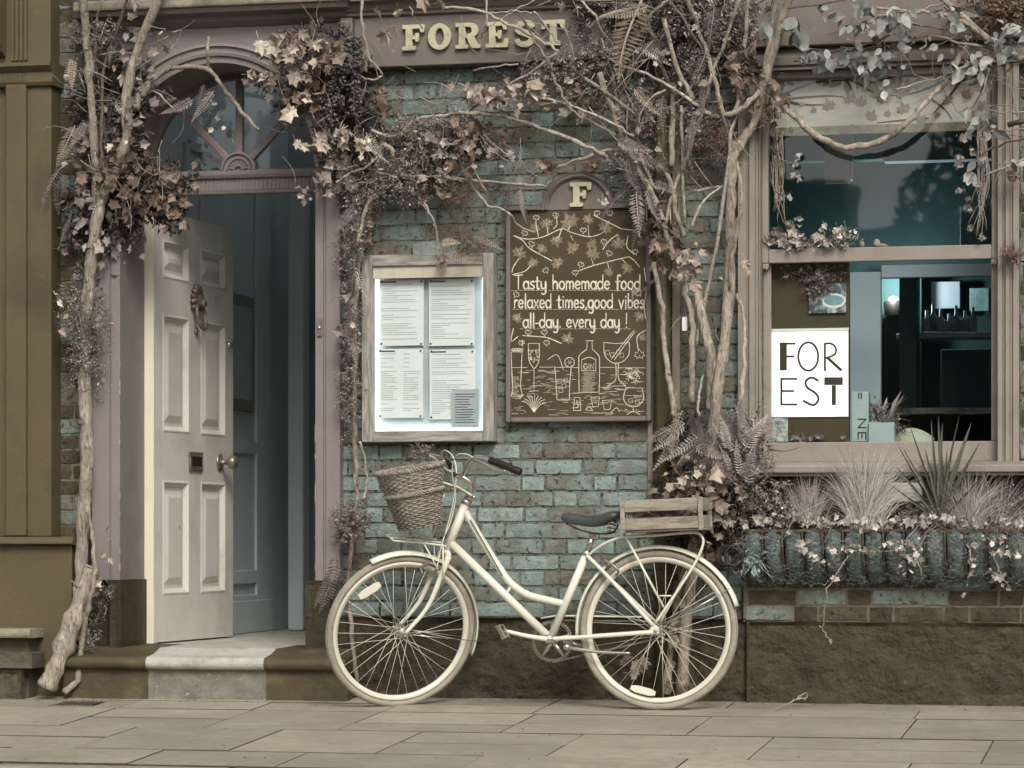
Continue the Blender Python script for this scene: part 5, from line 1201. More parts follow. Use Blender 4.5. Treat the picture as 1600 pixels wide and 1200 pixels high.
btube('crank', [ck, ck+Vector((-.085, -.004, .012)), P(790, 986, Yb-.07)], [.012, .010, .0085], 'bike_cream', 8)
btube('crank', [Vector((BBp.x, Yb+.062, BBp.z)), Vector((BBp.x+.165, Yb+.07, BBp.z-.04))], [.012, .009], 'chrome', 8)
def pedal(q, nm='pedal'):
    p = MB().tube([q+Vector((0, .01, 0)), q+Vector((0, -.09, 0))], .006, 6).build(nm, 'chrome', bk, smooth=True)
    for dx_ in (-.028, .028): MB().box(q.x+dx_-.005, q.x+dx_+.005, q.y-.095, q.y-.005, q.z-.011, q.z+.011).xf(Matrix.Translation(q) @ Matrix.Rotation(R(62), 4, 'Y') @ Matrix.Translation(-q)).build('pedal_cage', 'dull_metal', p, bevel=.002)
    for dy_ in (-.008, -.09): MB().box(q.x-.03, q.x+.03, q.y+dy_-.004, q.y+dy_, q.z-.009, q.z+.009).xf(Matrix.Translation(q) @ Matrix.Rotation(R(62), 4, 'Y') @ Matrix.Translation(-q)).build('pedal_plate', 'dull_metal', p, bevel=.002)
pedal(P(790, 987, Yb-.07))
q = Vector((BBp.x+.165, Yb+.19, BBp.z-.04)); pedal(q)
btube('kickstand', [B(884, 1010, -.03), B(900, 1014, -.06), B(940, 1019, -.065), B(985, 1020.5, -.065)], [.011, .008, .0065, .005], 'chrome', 8)
MB().lathe([(0.0001, -.02), (.014, -.02), (.014, .02), (0.0001, .02)], B(886, 1011, -.035), (0, 1, 0), 10).build('kickstand_hinge', 'chrome', bk, smooth=True)
# rear rack
for s in (-1, 1):
    dy = s*.062
    btube('rack_rail', [B(920, 867, s*.02), B(940, 852, s*.05), B(962, 842, dy), B(980, 839, dy), B(1030, 836, dy), B(1082, 832, dy), B(1096, 838, dy), B(1098, 852, dy), B(1086, 880, dy), B(1058, 924, dy), rc+Vector((-.004, dy, .03))], .0062, n=8)
    btube('rack_strut', [B(979, 841, dy), B(1037, 949, dy)], .0055, n=8)
    btube('rack_brace', [B(1030, 931, dy), B(1049, 931, dy)], .004, n=6)
for x in (985, 1020, 1055, 1085): btube('rack_crossbar', [B(x, 838-(x-985)*.05, -.062), B(x, 838-(x-985)*.05, .062)], .004, n=6)
btube('rack_hook', [B(989, 836, -.075), B(988, 815, -.09), B(985, 803, -.09)], .004, 'bike_cream', 6)
# saddle
sec = [(877, 805, 811, .012), (880, 802, 816, .022), (890, 801, 820, .028), (905, 803, 823, .036), (920, 806, 826, .045), (935, 805, 826, .062), (948, 800, 822, .085), (960, 797, 816, .098), (970, 798, 812, .092), (976, 802, 810, .06)]
V = []; f = []; nj = 14
for (x, t, b_, hw) in sec:
    pt = B(x, t); pb = B(x, b_)
    for j in range(nj):
        a = 2*math.pi*j/nj; c_, s_ = math.cos(a), math.sin(a)
        zz_ = pt.z-(pt.z-pb.z)*(0.5-0.5*(abs(s_)**.6)*(1 if s_ > 0 else -1)) if s_ > -0.2 else lerp(pb.z, pt.z, .12)
        V.append((pt.x, Yb+hw*c_, zz_))
for i in range(len(sec)-1):
    for j in range(nj): f.append((i*nj+j, i*nj+(j+1) % nj, (i+1)*nj+(j+1) % nj, (i+1)*nj+j))
f += [tuple(reversed(range(nj))), tuple((len(sec)-1)*nj+j for j in range(nj))]
sa = MB().add(V, f).build('saddle', 'saddle', bk, smooth=True)
ss = sa.modifiers.new('sub', 'SUBSURF'); ss.levels = 1; ss.render_levels = 2
for s in (-1, 1):
    btube('saddle_rail', [B(885, 818, s*.015), B(910, 829, s*.02), B(935, 834, s*.022), B(958, 832, s*.05), B(966, 820, s*.055)], .0042, 'dark_metal', 6, parent=sa)
    q = B(956, 833, s*.055); btube('saddle_spring', [q+Vector((.018*math.cos(a), .018*math.sin(a), a*.0026)) for a in [R(45*i) for i in range(0, 27)]], .003, 'dull_metal', 5, parent=sa, sub=1)
MB().box(*[c for c in (B(921, 0).x, B(936, 0).x, Yb-.02, Yb+.02, PZ(928, 842, Yb), PZ(928, 832, Yb))]).build('saddle_clamp', 'chrome', sa, bevel=.004)
btube('rear_reflector_arm', [B(1100, 845), B(1112, 850)], .004, 'dull_metal', 6)

# ------------------------------------------------------------------ wicker basket on the handlebar
bc = P(640, 733, -.52)
f1 = Vector((fwdF.x, fwdF.y, 0)).normalized(); l1 = Vector((latN.x, latN.y, 0)).normalized()
wb = root('wicker_basket', P(652, 820, -.52), 'grey wicker basket hanging at the front of the bicycle', 'basket')
HB = .26
tiltM = Matrix.Rotation(R(11), 3, l1)
if (tiltM @ f1).z > 0: tiltM = Matrix.Rotation(R(-11), 3, l1)
def bpt(ang, t, dr_=0.0, dz=0.0):
    """t = 0 at the rim, 1 at the base; oval section that tapers"""
    aa = lerp(.165, .105, t)+dr_; bb_ = lerp(.135, .085, t)+dr_
    c_, s_ = math.cos(ang), math.sin(ang); e = .8
    q = l1*(aa*abs(c_)**e*(1 if c_ > 0 else -1))+f1*(bb_*abs(s_)**e*(1 if s_ > 0 else -1)); q = q+Vector((0, 0, -HB*t+dz))
    return bc+tiltM @ q
NS = 30
for k in range(NS):
    a = 2*math.pi*k/NS; MB().tube([bpt(a, t/4) for t in range(5)], .0034, 5).build('stake', 'wicker', wb, smooth=True)
rows_ = 26
for r_ in range(rows_):
    t = .07+.9*r_/(rows_-1); pts = []
    for k in range(NS*2+1):
        a = math.pi*k/NS; ph = math.cos(math.pi*(k/2.0))*(1 if r_ % 2 else -1)
        pts.append(bpt(a, t, .0045*ph+random.uniform(-.0006, .0006), random.uniform(-.001, .001)))
    MB().tube(pts, .0041, 5, cap=False).build('weaver', 'wicker', wb, smooth=True)
for ph in (0, 2.09, 4.19):
    for off in ((0, .008), (.46, .012)) if True else ():
        t0, rr = off
        pts = []
        for k in range(161):
            a = 2*math.pi*k/160; w_ = a*(22)+ph
            if t0 == 0: pts.append(bpt(a, 0, rr*math.cos(w_), rr*math.sin(w_)))
            else: pts.append(bpt(a, .40, .006+rr*.5*math.cos(w_), rr*.6*math.sin(w_)))
        MB().tube(pts, .0055 if t0 == 0 else .004, 5, cap=False).build('rim_braid', 'wicker', wb, smooth=True)
V = [bpt(2*math.pi*k/30, .985) for k in range(30)]; MB().add(V, [tuple(range(30))]).build('basket_base', 'wicker', wb)

# ------------------------------------------------------------------ crate on the rear rack
Yc1, Yc2 = -.53, -.29
ctb = root('wooden_crate', P(1036, 832, Yb), 'small slatted wooden crate on the rear rack of the bicycle', 'crate')
czb = PZ(1035, 833, Yc1); czt = PZ(1035, 781, Yc1); cxa, cxb = PX(970, Yc1), PX(1100, Yc1)
CM = Matrix.Translation((cxa, 0, czb)) @ Matrix.Rotation(R(-2.2), 4, 'Y') @ Matrix.Translation((-cxa, 0, -czb))
hC = czt-czb
def cbox(nm, *a): return MB().box(*a).xf(CM).build(nm, 'crate_wood', ctb, bevel=.002)
for y0, y1 in ((Yc1, Yc1+.009), (Yc2-.009, Yc2)):
    cbox('slat', cxa, cxb, y0, y1, czb+.01, czb+.01+hC*.36); cbox('slat', cxa, cxb, y0, y1, czb+hC*.62, czb+hC*.98)
for x0 in (cxa+.001, cxb-.022):
    cbox('corner_post', x0, x0+.02, Yc1-.0075, Yc1-.0006, czb, czt); cbox('corner_post', x0, x0+.02, Yc2+.0006, Yc2+.0075, czb, czt)
    cbox('end_board', x0+.005, x0+.014, Yc1+.0095, Yc2-.0095, czb+.01, czb+hC*.45); cbox('end_board', x0+.005, x0+.014, Yc1+.0095, Yc2-.0095, czb+hC*.58, czb+hC*.98)
for k in range(4): cbox('base_slat', cxa+.002, cxb-.002, Yc1+.01+k*.057, Yc1+.055+k*.057, czb+.001, czb+.0095)
# ================================================================== PLANTS
rng = random.Random(11)
def lobed_leaf(seed, lobes=5, deep=.5):
    r = random.Random(seed); pts = []
    angs = [-150, -95, -45, 0, 45, 95, 150] if lobes == 7 else [-130, -62, 0, 62, 130]
    lens = [.42, .62, .82, 1.0, .82, .62, .42] if lobes == 7 else [.55, .78, 1.05, .78, .55]
    for i, (a, l) in enumerate(zip(angs, lens)):
        pts.append((a+r.uniform(-6, 6), l*r.uniform(.88, 1.1)))
        if i < len(angs)-1: pts.append(((a+angs[i+1])/2+r.uniform(-4, 4), deep*r.uniform(.85, 1.1)*min(l, lens[i+1])/.75))
    V = [(0, 0, 0)]; cu = r.uniform(.4, 2.2); cs = r.uniform(-1.2, 1.4); tw = r.uniform(-.8, .8)
    for a, l in pts:
        x = math.sin(R(a))*l*.5; z = -math.cos(R(a))*l*.5-.0
        y = -cu*x*x*1.3+cs*z*z*.9+tw*x*z+r.uniform(-.035, .035)
        V.append((x, y, z))
    for a in (-62, 0, 62): V.append((math.sin(R(a))*.26, .035, -math.cos(R(a))*.26))
    V.append((.0, -.02, .12))
    n = len(pts); f = [(0, i, i+1) for i in range(1, n)]+[(0, n, n+4), (0, n+4, 1)]
    V += [(.012, -.03, .55), (-.012, -.03, .55)]; f += [(0, n+5, n+6)]
    me = bpy.data.meshes.new('leaf'); me.from_pydata(V, [], f); me.update(); me.materials.append(MATS['leaf_brown'])
    return me
MAPLE = [lobed_leaf(s, 7, .56) for s in range(9)]; IVY = [lobed_leaf(50+s, 5, .62) for s in range(9)]
def oval_leaf(seed, wid=.62):
    r = random.Random(seed); V = []; f = []; n = 6; cu = r.uniform(-.25, .35)
    for i in range(n+1):
        t = i/n; w = wid*.5*math.sin(math.pi*min(.97, max(.03, t**.8))); z = -t; y = cu*(t-.3)**2
        V += [(-w, y-.12*w, z), (0, y+.06*w, z), (w, y-.12*w, z)]
    for i in range(n): k = 3*i; f += [(k, k+1, k+4, k+3), (k+1, k+2, k+5, k+4)]
    me = bpy.data.meshes.new('leaf'); me.from_pydata(V, [], f); me.update(); me.materials.append(MATS['leaf_grey']); return me
OVAL = [oval_leaf(s, .62+.1*(s % 3)) for s in range(5)]
def fern_mesh(seed, pairs=16, wide=.2, droop=.5, m='fern_mauve'):
    r = random.Random(seed); V = []; f = []; prev = None
    def ax(t): return Vector((.08*math.sin(t*2+seed), -.25*math.sin(t*1.7)+.1*t, -t+droop*.0))
    for i in range(pairs+1):
        t = i/pairs; p = ax(t); w = .008*(1-t)+.002; V += [(p.x-w, p.y, p.z), (p.x+w, p.y, p.z)]
        if i: k = 2*i; f.append((k-2, k-1, k+1, k))
    for i in range(1, pairs+1):
        t = i/pairs; p = ax(t); L = wide*(math.sin(math.pi*min(1, t*.9+.12))**.7)*(1.05-t*.75)+.01; h = .5/pairs*.95
        for s in (-1, 1):
            d = Vector((s*1.0, r.uniform(-.25, .15), -.45+r.uniform(-.12, .12))).normalized(); q = p+d*L; k = len(V); dn = Vector((0, 0, -1))
            V += [tuple(p), tuple(p+d*L*.45+Vector((0, -.012, h*.75))), tuple(q+Vector((0, r.uniform(-.02, .02), 0))), tuple(p+d*L*.45+Vector((0, .012, -h*.75)))]
            f.append((k, k+1, k+2, k+3))
    me = bpy.data.meshes.new('frond'); me.from_pydata(V, [], f); me.update(); me.materials.append(MATS[m]); return me
FERN = [fern_mesh(s, 14+s % 4*2, .17+.04*(s % 3)) for s in range(6)]
NF = {}; OVER = {}
def leaves(parent, n, zone, meshes, m, size, Yr_=(-.20, -.05), down=1.0, name='leaf', spread=50, gauss=True):
    """scatter n single leaves in a surveyed ellipse (cx, cy, rx, ry)"""
    cx_, cy_, rx_, ry_ = zone
    for _ in range(n):
        if gauss: dx_, dy_ = rng.gauss(0, .5), rng.gauss(0, .5)
        else:
            while True:
                dx_, dy_ = rng.uniform(-1, 1), rng.uniform(-1, 1)
                if dx_*dx_+dy_*dy_ < 1: break
        px_, py_ = cx_+dx_*rx_, cy_+dy_*ry_
        Y = rng.uniform(*Yr_)-(.09 if py_ < 45 else (.04 if py_ < 100 else 0)); s = rng.uniform(*size)/346.0*(1.15 if n > 3 else .95)
        me = rng.choice(meshes); loc = P(px_, py_, Y); s *= min(1.35, max(.6, rng.lognormvariate(0, .22))); rot = (rng.gauss(.1, .7), rng.gauss(0, R(spread)), rng.gauss(0, .8)); sc = (s*rng.uniform(.75, 1.1), s, s)
        k = NF.get(parent.name, 0); NF[parent.name] = k+1
        if k < 285: inst(name, me, parent, loc, rot, sc, m)
        else:
            M_ = Matrix.Translation(loc) @ Euler(rot).to_matrix().to_4x4() @ Matrix.Diagonal((*sc, 1))
            OVER.setdefault((parent.name, m), MB()).add([M_ @ v.co for v in me.vertices], [tuple(p.vertices) for p in me.polygons])
def frond(parent, x, y, length, ang, m='fern_mauve', Y=-.14, yaw=None, name='frond', wid=1.0):
    s = length/346.0
    inst(name, rng.choice(FERN), parent, P(x, y, Y), (rng.uniform(-.25, .25), R(ang), rng.uniform(-.5, .5) if yaw is None else yaw), (s*wid, s, s), m)
def fuzz(parent, zones, m, n, size=(9, 18), Yr_=(-.22, -.05), leaf=.42, name='foliage', width=.14, nl=8):
    """a mass of small twigs with tiny leaflets, too fine to pick apart"""
    mb = MB()
    for (cx_, cy_, rx_, ry_) in zones:
        for _ in range(int(1.7*n*rx_*ry_/1000)+4):
            while True:
                a, b_ = rng.gauss(0, .48), rng.gauss(0, .48)
                if a*a+b_*b_ < 1.6: break
            p = P(cx_+a*rx_, cy_+b_*ry_, rng.uniform(*Yr_)); L = rng.uniform(*size)/346
            d = Vector((a*.6+rng.gauss(0, .6), rng.gauss(-.25, .4), -b_*.5+rng.gauss(.1, .6))).normalized()
            s1 = d.cross(Vector((rng.gauss(0, 1), rng.gauss(0, 1), rng.gauss(0, 1)))).normalized(); s2 = d.cross(s1)
            V = []; f = []
            for i in range(nl):
                t = (i+.5)/nl; an = i*2.4; o = s1*math.cos(an)+s2*math.sin(an); q = p+d*L*t; e = (o*.8+d*.6).normalized(); l = L*leaf*(1.1-t*.6); sd_ = e.cross(d)*l*width*1.6
                k = len(V); V += [q, q+e*l*.5+sd_, q+e*l, q+e*l*.5-sd_]; f.append((k, k+1, k+2, k+3))
            k = len(V); V += [p-s1*L*.02, p+s1*L*.02, p+d*L]; f.append((k, k+1, k+2)); mb.add(V, f)
    return mb.build(name, m, parent, kind='stuff')
def branch(parent, pts, r, m='bark', Y=-.12, name='branch', n=7, jit=2.0, sub=5):
    """pts: surveyed (x, y[, Y]); r: radius in survey pixels (start, end)"""
    q = []
    for i, p in enumerate(pts):
        yy_ = p[2] if len(p) > 2 else Y+.035*math.sin(i*1.7+pts[0][0]*.3)
        if len(p) < 3: yy_ = min(yy_, -.27) if p[1] < 45 else (min(yy_, -.19) if p[1] < 105 else yy_)
        q.append(P(p[0], p[1], yy_))
    q = spline(q, sub); j = jit/346*.5; rr = [lerp(r[0], r[1], i/(len(q)-1))/346*rng.uniform(.82, 1.12)*(1.3 if rng.random() < .07 else 1) for i in range(len(q))]
    q = [v+Vector((rng.gauss(0, j), rng.gauss(0, j), rng.gauss(0, j))) if 0 < i < len(q)-1 else v for i, v in enumerate(q)]
    return MB().tube(q, rr, n).build(name, m, parent, smooth=True)
def twigs(parent, n, zone, m='bark_pale', L=(20, 60), r=.9, Yr_=(-.22, -.06), name='twig'):
    cx_, cy_, rx_, ry_ = zone
    for _ in range(n):
        x, y = cx_+rng.uniform(-1, 1)*rx_, cy_+rng.uniform(-1, 1)*ry_; a = rng.uniform(0, 6.28); l = rng.uniform(*L); Y = rng.uniform(*Yr_); b_ = a+rng.uniform(-.7, .7)
        branch(parent, [(x, y, Y), (x+l*.5*math.cos(a), y+l*.5*math.sin(a), Y-.02), (x+l*.5*math.cos(a)+l*.5*math.cos(b_), y+l*.5*math.sin(a)+l*.5*math.sin(b_), Y-.01)], (r, r*.4), m, name=name, n=4, jit=.5, sub=3)

# ---- cut log leaning at the foot of the left vine
lg = root('log', P(75, 1080, -.3), 'thick cut branch leaning against the left side of the doorway', 'log')
branch(lg, [(72, 1076, -.30), (90, 1035, -.28), (112, 975, -.25), (130, 925, -.22), (144, 889, -.2)], (16, 12.5), 'bark_trunk', name='trunk', n=16, jit=.8, sub=5)
e0 = P(145, 887, -.2); MB().lathe([(0.0001, .004), (.03, .004), (.0335, -.004)], e0, (P(145, 887, -.2)-P(130, 925, -.22)), 14).build('cut_end', 'bark_pale', lg)
branch(lg, [(128, 925, -.24), (117, 912, -.25), (112, 909, -.26)], (3, 1.5), 'bark', name='side_stub')

# ---- left climbing vine
v1 = root('climbing_vine', P(115, 1080, -.2), 'dried vine with brown ivy climbing the left side of the doorway', 'vine')
branch(v1, [(122, 1000), (126, 900), (131, 800), (136, 720), (133, 620), (134, 520), (140, 430), (150, 350), (163, 300), (181, 262), (198, 215), (198, 150), (213, 83), (248, 0), (258, -40)], (11.5, 7), 'bark_trunk', Y=-.15, name='trunk', n=14, jit=1.0)
branch(v1, [(127, -30), (137, 83), (142, 143), (147, 217), (150, 313), (148, 370)], (6.5, 7), 'bark', Y=-.17, n=9)
branch(v1, [(205, -20), (178, 60), (162, 110), (159, 190), (158, 265)], (2.6, 3), 'bark_dark', Y=-.2)
branch(v1, [(232, 130), (216, 148), (213, 170)], (5, 6), 'bark', Y=-.15)
branch(v1, [(222, 150), (240, 124), (258, 110), (282, 105), (325, 108), (343, 130), (370, 166), (405, 203)], (5, 3), 'bark', Y=-.16, n=8)
branch(v1, [(325, 58), (325, 82), (326, 108)], (2.6, 3.4), 'bark', Y=-.16)
branch(v1, [(100, 1083), (120, 1063), (126, 1010), (138, 950), (147, 900), (144, 840), (136, 790)], (5.5, 3), 'bark', Y=-.24, n=8)
branch(v1, [(105, 1010), (125, 975), (133, 930)], (1.6, 1), 'bark', Y=-.22)
branch(v1, [(160, 0), (150, 45), (152, 120), (165, 200)], (2, 2), 'bark', Y=-.13); branch(v1, [(212, -10), (211, 22)], (3, 3), 'bark', Y=-.1)
branch(v1, [(215, 130), (245, 145), (270, 170)], (1.6, 1), 'bark_pale', Y=-.15); branch(v1, [(270, 50), (283, 48), (276, 66), (262, 80)], (1, .7), 'bark', Y=-.2)
twigs(v1, 40, (190, 170, 80, 150), 'bark_pale', (25, 70), .6, Yr_=(-.26, -.1)); twigs(v1, 14, (170, 170, 60, 130), 'bark', (30, 80), 1.2)
fuzz(v1, [(150, 52, 42, 28)], 'fuzz_mauve', 130); fuzz(v1, [(130, 500, 34, 62), (135, 560, 24, 40)], 'fuzz_mauve', 95, (10, 22)); fuzz(v1, [(150, 590, 14, 30)], 'fuzz_mauve', 60)
fuzz(v1, [(215, 300, 80, 55), (150, 360, 40, 60), (180, 130, 50, 70)], 'fuzz_dark', 22, (18, 34), leaf=.7, Yr_=(-.1, -.02)); fuzz(v1, [(205, 300, 80, 55), (170, 190, 55, 80)], 'fuzz_dark', 26, (14, 30), leaf=.6, Yr_=(-.14, -.03))
fuzz(v1, [(150, 935, 30, 16), (140, 990, 12, 40), (133, 1010, 10, 30)], 'fuzz_mauve', 60, (10, 20))
leaves(v1, 150, (225, 292, 70, 48), IVY, 'leaf_brown', (15, 26), (-.26, -.10)); leaves(v1, 40, (262, 322, 26, 30), IVY, 'leaf_brown', (14, 24), (-.26, -.12))
leaves(v1, 48, (155, 385, 55, 50), IVY, 'leaf_mauve', (12, 22)); leaves(v1, 36, (140, 320, 36, 50), IVY, 'leaf_mauve', (14, 24))
for (x, y, s) in ((250, 55, 22), (262, 78, 26), (240, 110, 26), (243, 80, 20), (118, 88, 26), (183, 105, 24), (190, 118, 22), (205, 198, 26), (205, 223, 26), (162, 288, 22), (222, 178, 28), (175, 232, 24), (95, 470, 20), (98, 520, 22), (105, 490, 18), (133, 695, 18), (120, 700, 18), (128, 655, 18), (145, 730, 16), (128, 745, 14), (168, 825, 16), (170, 845, 14), (160, 870, 20), (172, 872, 18), (157, 900, 20), (155, 915, 18), (150, 930, 15), (168, 905, 12), (176, 430, 20), (158, 412, 20), (330, 200, 14), (335, 165, 18), (338, 183, 16), (350, 197, 20), (363, 220, 12)):
    leaves(v1, 1, (x, y, 4, 4), MAPLE if s > 23 else IVY, 'leaf_tan', (s, s*1.15), (-.24, -.18))
leaves(v1, 40, (200, 130, 50, 90), IVY, 'leaf_mauve', (14, 24), (-.26, -.1)); leaves(v1, 60, (165, 230, 55, 70), IVY, 'leaf_brown', (16, 26), (-.2, -.08)); leaves(v1, 16, (125, 240, 25, 90), IVY, 'leaf_mauve', (14, 22))
for (x, y, l, a, m_) in ((112, 195, 75, 14, 'fern_tan'), (104, 250, 90, 12, 'fern_mauve'), (97, 280, 60, 4, 'fern_mauve'), (118, 90, 60, 6, 'fern_tan'), (180, 150, 60, -38, 'fern_mauve'), (172, 150, 55, 5, 'fern_mauve'), (160, 185, 45, -20, 'fern_mauve'), (200, 40, 45, -70, 'fern_mauve'), (178, 55, 55, 0, 'fern_mauve'), (345, 130, 52, 30, 'fern_mauve'), (318, 132, 55, 5, 'fern_mauve'), (330, 140, 62, 28, 'fern_mauve'), (300, 152, 60, 60, 'fern_mauve'), (275, 150, 46, 80, 'fern_mauve'), (258, 140, 40, 30, 'fern_mauve'), (130, 190, 50, 20, 'fern_mauve'), (110, 340, 50, 20, 'fern_mauve')):
    frond(v1, x, y, l, a, m_)

# ---- garland over the doorway and down its right side
v2 = root('climbing_vine', P(550, 1075, -.15), 'maple leaf and berry garland at the right of the doorway, trailing to the ground', 'vine')
branch(v2, [(600, 215), (588, 270), (578, 330), (562, 400), (556, 480), (553, 600), (554, 690), (557, 790), (548, 860), (545, 905), (546, 955), (553, 1020), (558, 1075)], (4.5, 3.6), 'bark', Y=-.11, n=8)
branch(v2, [(562, 690), (572, 730), (571, 770), (566, 780)], (2, 2), 'bark_pale', Y=-.12)
branch(v2, [(567, -10), (566, 40), (572, 70), (580, 95), (597, 115), (585, 124), (562, 120)], (2.4, 1.6), 'bark_pale', Y=-.22)
branch(v2, [(525, 285), (550, 270), (577, 258), (590, 245)], (2.2, 1.4), 'bark', Y=-.24); branch(v2, [(600, 225), (614, 240), (610, 262)], (4, 4), 'bark', Y=-.2)
branch(v2, [(560, 380), (570, 330), (585, 305), (600, 300)], (3.5, 2.5), 'bark', Y=-.18)
twigs(v2, 30, (530, 170, 80, 140), 'bark_pale', (20, 60), .55, Yr_=(-.3, -.15)); twigs(v2, 10, (560, 130, 60, 100), 'bark_pale', (20, 50), .9)
fuzz(v2, [(500, 110, 75, 75), (545, 200, 50, 50), (550, 260, 50, 40)], 'fuzz_dark', 26, (14, 30), leaf=.6, Yr_=(-.12, -.03))
fuzz(v2, [(600, 285, 40, 28), (560, 300, 34, 30), (556, 360, 22, 40)], 'fuzz_mauve', 80, (10, 22)); fuzz(v2, [(545, 400, 18, 40), (547, 540, 16, 36), (550, 470, 12, 40), (546, 610, 14, 40)], 'fuzz_mauve', 90, (10, 20))
fuzz(v2, [(553, 815, 30, 26), (540, 835, 18, 14)], 'fuzz_mauve', 110, (8, 16), leaf=.5, width=.22); fuzz(v2, [(545, 650, 10, 60)], 'fuzz_mauve', 60, (8, 16))
leaves(v2, 85, (478, 110, 62, 70), MAPLE, 'leaf_brown', (20, 34), (-.28, -.12)); leaves(v2, 32, (462, 92, 55, 60), MAPLE, 'leaf_tan', (22, 36), (-.3, -.2))
leaves(v2, 24, (590, 150, 34, 26), IVY, 'leaf_brown', (18, 30), (-.2, -.1)); leaves(v2, 22, (525, 220, 70, 26), MAPLE, 'leaf_tan', (22, 36), (-.3, -.2))
leaves(v2, 30, (520, 275, 46, 34), IVY, 'leaf_mauve', (14, 24), (-.28, -.14)); leaves(v2, 9, (474, 305, 12, 12), IVY, 'leaf_variegated', (11, 15), (-.28, -.2))
leaves(v2, 14, (410, 118, 26, 10), IVY, 'leaf_tan', (14, 20), (-.26, -.2)); leaves(v2, 8, (582, 360, 20, 36), IVY, 'leaf_brown', (16, 24)); leaves(v2, 16, (550, 500, 16, 90), IVY, 'leaf_mauve', (14, 24), (-.2, -.1))
for (x, y, s, m_) in ((587, 22, 40, 'leaf_tan'), (622, 20, 32, 'leaf_tan'), (604, 52, 42, 'leaf_tan'), (614, 76, 20, 'leaf_mauve'), (570, 100, 28, 'leaf_tan'), (555, 68, 22, 'leaf_mauve'), (480, 145, 34, 'leaf_tan'), (478, 152, 30, 'leaf_tan'), (500, 225, 34, 'leaf_tan'), (475, 228, 32, 'leaf_tan'), (560, 228, 34, 'leaf_tan'), (535, 205, 28, 'leaf_tan'), (552, 508, 28, 'leaf_tan'), (545, 580, 20, 'leaf_mauve'), (690, 5, 34, 'leaf_tan'), (660, 0, 34, 'leaf_tan')):
    leaves(v2, 1, (x, y, 2, 2), MAPLE, m_, (s, s*1.1), (-.3, -.24), spread=25)
for (x, y, l, a, m_) in ((560, 190, 60, -15, 'fern_mauve'), (575, 205, 60, -35, 'fern_mauve'), (520, 230, 65, 15, 'fern_mauve'), (535, 235, 70, -10, 'fern_mauve'), (548, 245, 60, 20, 'fern_mauve'), (550, 320, 55, 30, 'fern_mauve'), (555, 400, 70, 12, 'fern_mauve'), (560, 420, 55, -20, 'fern_mauve'), (550, 480, 70, 5, 'fern_mauve'), (548, 520, 60, -8, 'fern_mauve'), (528, 870, 70, 6, 'fern_mauve'), (520, 880, 80, 12, 'fern_mauve'), (532, 890, 70, -4, 'fern_mauve'), (515, 895, 60, 22, 'fern_mauve')):
    frond(v2, x, y, l, a, m_, Y=-.2)
# hanging berry strings
for si, (x, y0, y1, xs) in enumerate(((560, 58, 185, -8), (545, 60, 165, -22), (530, 95, 175, -26), (515, 150, 250, 2))):
    mb = MB(); y = y0
    while y < y1:
        t = (y-y0)/(y1-y0); cx_ = x+xs*t
        for k in range(5):
            p = P(cx_+rng.gauss(0, 4.5), y+rng.uniform(-2, 2), -.24+rng.uniform(-.03, .03)); r_ = rng.uniform(2.6, 4)/346
            mb.add([p+Vector((0, 0, r_)), p+Vector((r_, 0, 0)), p+Vector((0, -r_, 0)), p+Vector((-r_, 0, 0)), p+Vector((0, r_, 0)), p-Vector((0, 0, r_))], [(0, 1, 2), (0, 2, 3), (0, 3, 4), (0, 4, 1), (5, 2, 1), (5, 3, 2), (5, 4, 3), (5, 1, 4)])
        y += 4
    mb.build('berry_string', 'berries', v2, smooth=True, kind='stuff')

# ---- garland across the brick wall
v3 = root('climbing_vine', P(760, 180, -.12), 'bare twigs and pale ivy strung across the bricks below the fascia letters', 'vine')
for pl, r_ in (([(580, 203), (617, 213), (650, 187), (697, 180), (733, 177), (783, 182), (833, 197), (883, 213), (933, 237), (950, 248)], (3, 3.2)), ([(700, 275), (767, 283), (840, 290), (860, 285), (877, 260), (913, 247), (940, 237), (993, 228)], (2, 2.6)),
               ([(713, 233), (733, 283), (763, 320), (797, 333), (810, 353), (837, 363)], (2.6, 1.6)), ([(733, 173), (767, 150), (823, 117), (873, 80)], (2.2, 2.2)), ([(690, 12), (743, 15), (783, 32), (833, 57), (873, 80)], (2.4, 2.6)), ([(638, 225), (700, 225), (745, 222)], (1.6, 1.6)),
               ([(640, 275), (690, 276), (735, 285)], (1.6, 1.2)), ([(661, 315), (678, 345), (683, 375), (690, 400)], (1.6, 1.2)), ([(652, 290), (660, 320), (672, 335)], (1.8, 1.2)), ([(740, 110), (775, 104), (810, 100)], (1.8, 1.4)), ([(760, 0), (760, 40), (752, 60)], (1.6, 1)), ([(835, 0), (800, 20), (765, 40)], (1.2, .8)), ([(834, 18), (860, 50), (873, 68)], (1.8, 1.4)),
               ([(775, 150), (820, 158), (860, 150)], (1.4, 1)), ([(715, 130), (740, 140), (790, 150)], (1.3, 1)), ([(763, 20), (800, 18), (832, 20)], (1.4, 1.2)), ([(640, 10), (650, 30), (660, 45)], (1, .7)), ([(680, 350), (684, 400), (690, 420)], (1.2, .8)), ([(720, 200), (740, 260), (760, 300)], (1.6, 1.2))):
    branch(v3, pl, r_, 'bark_pale', Y=-.15)
twigs(v3, 40, (740, 180, 150, 110), 'bark_pale', (25, 80), .55); leaves(v3, 50, (700, 230, 110, 60), IVY, 'leaf_mauve', (9, 16), (-.24, -.1)); twigs(v3, 24, (720, 200, 110, 70), 'bark_pale', (25, 70), .9)
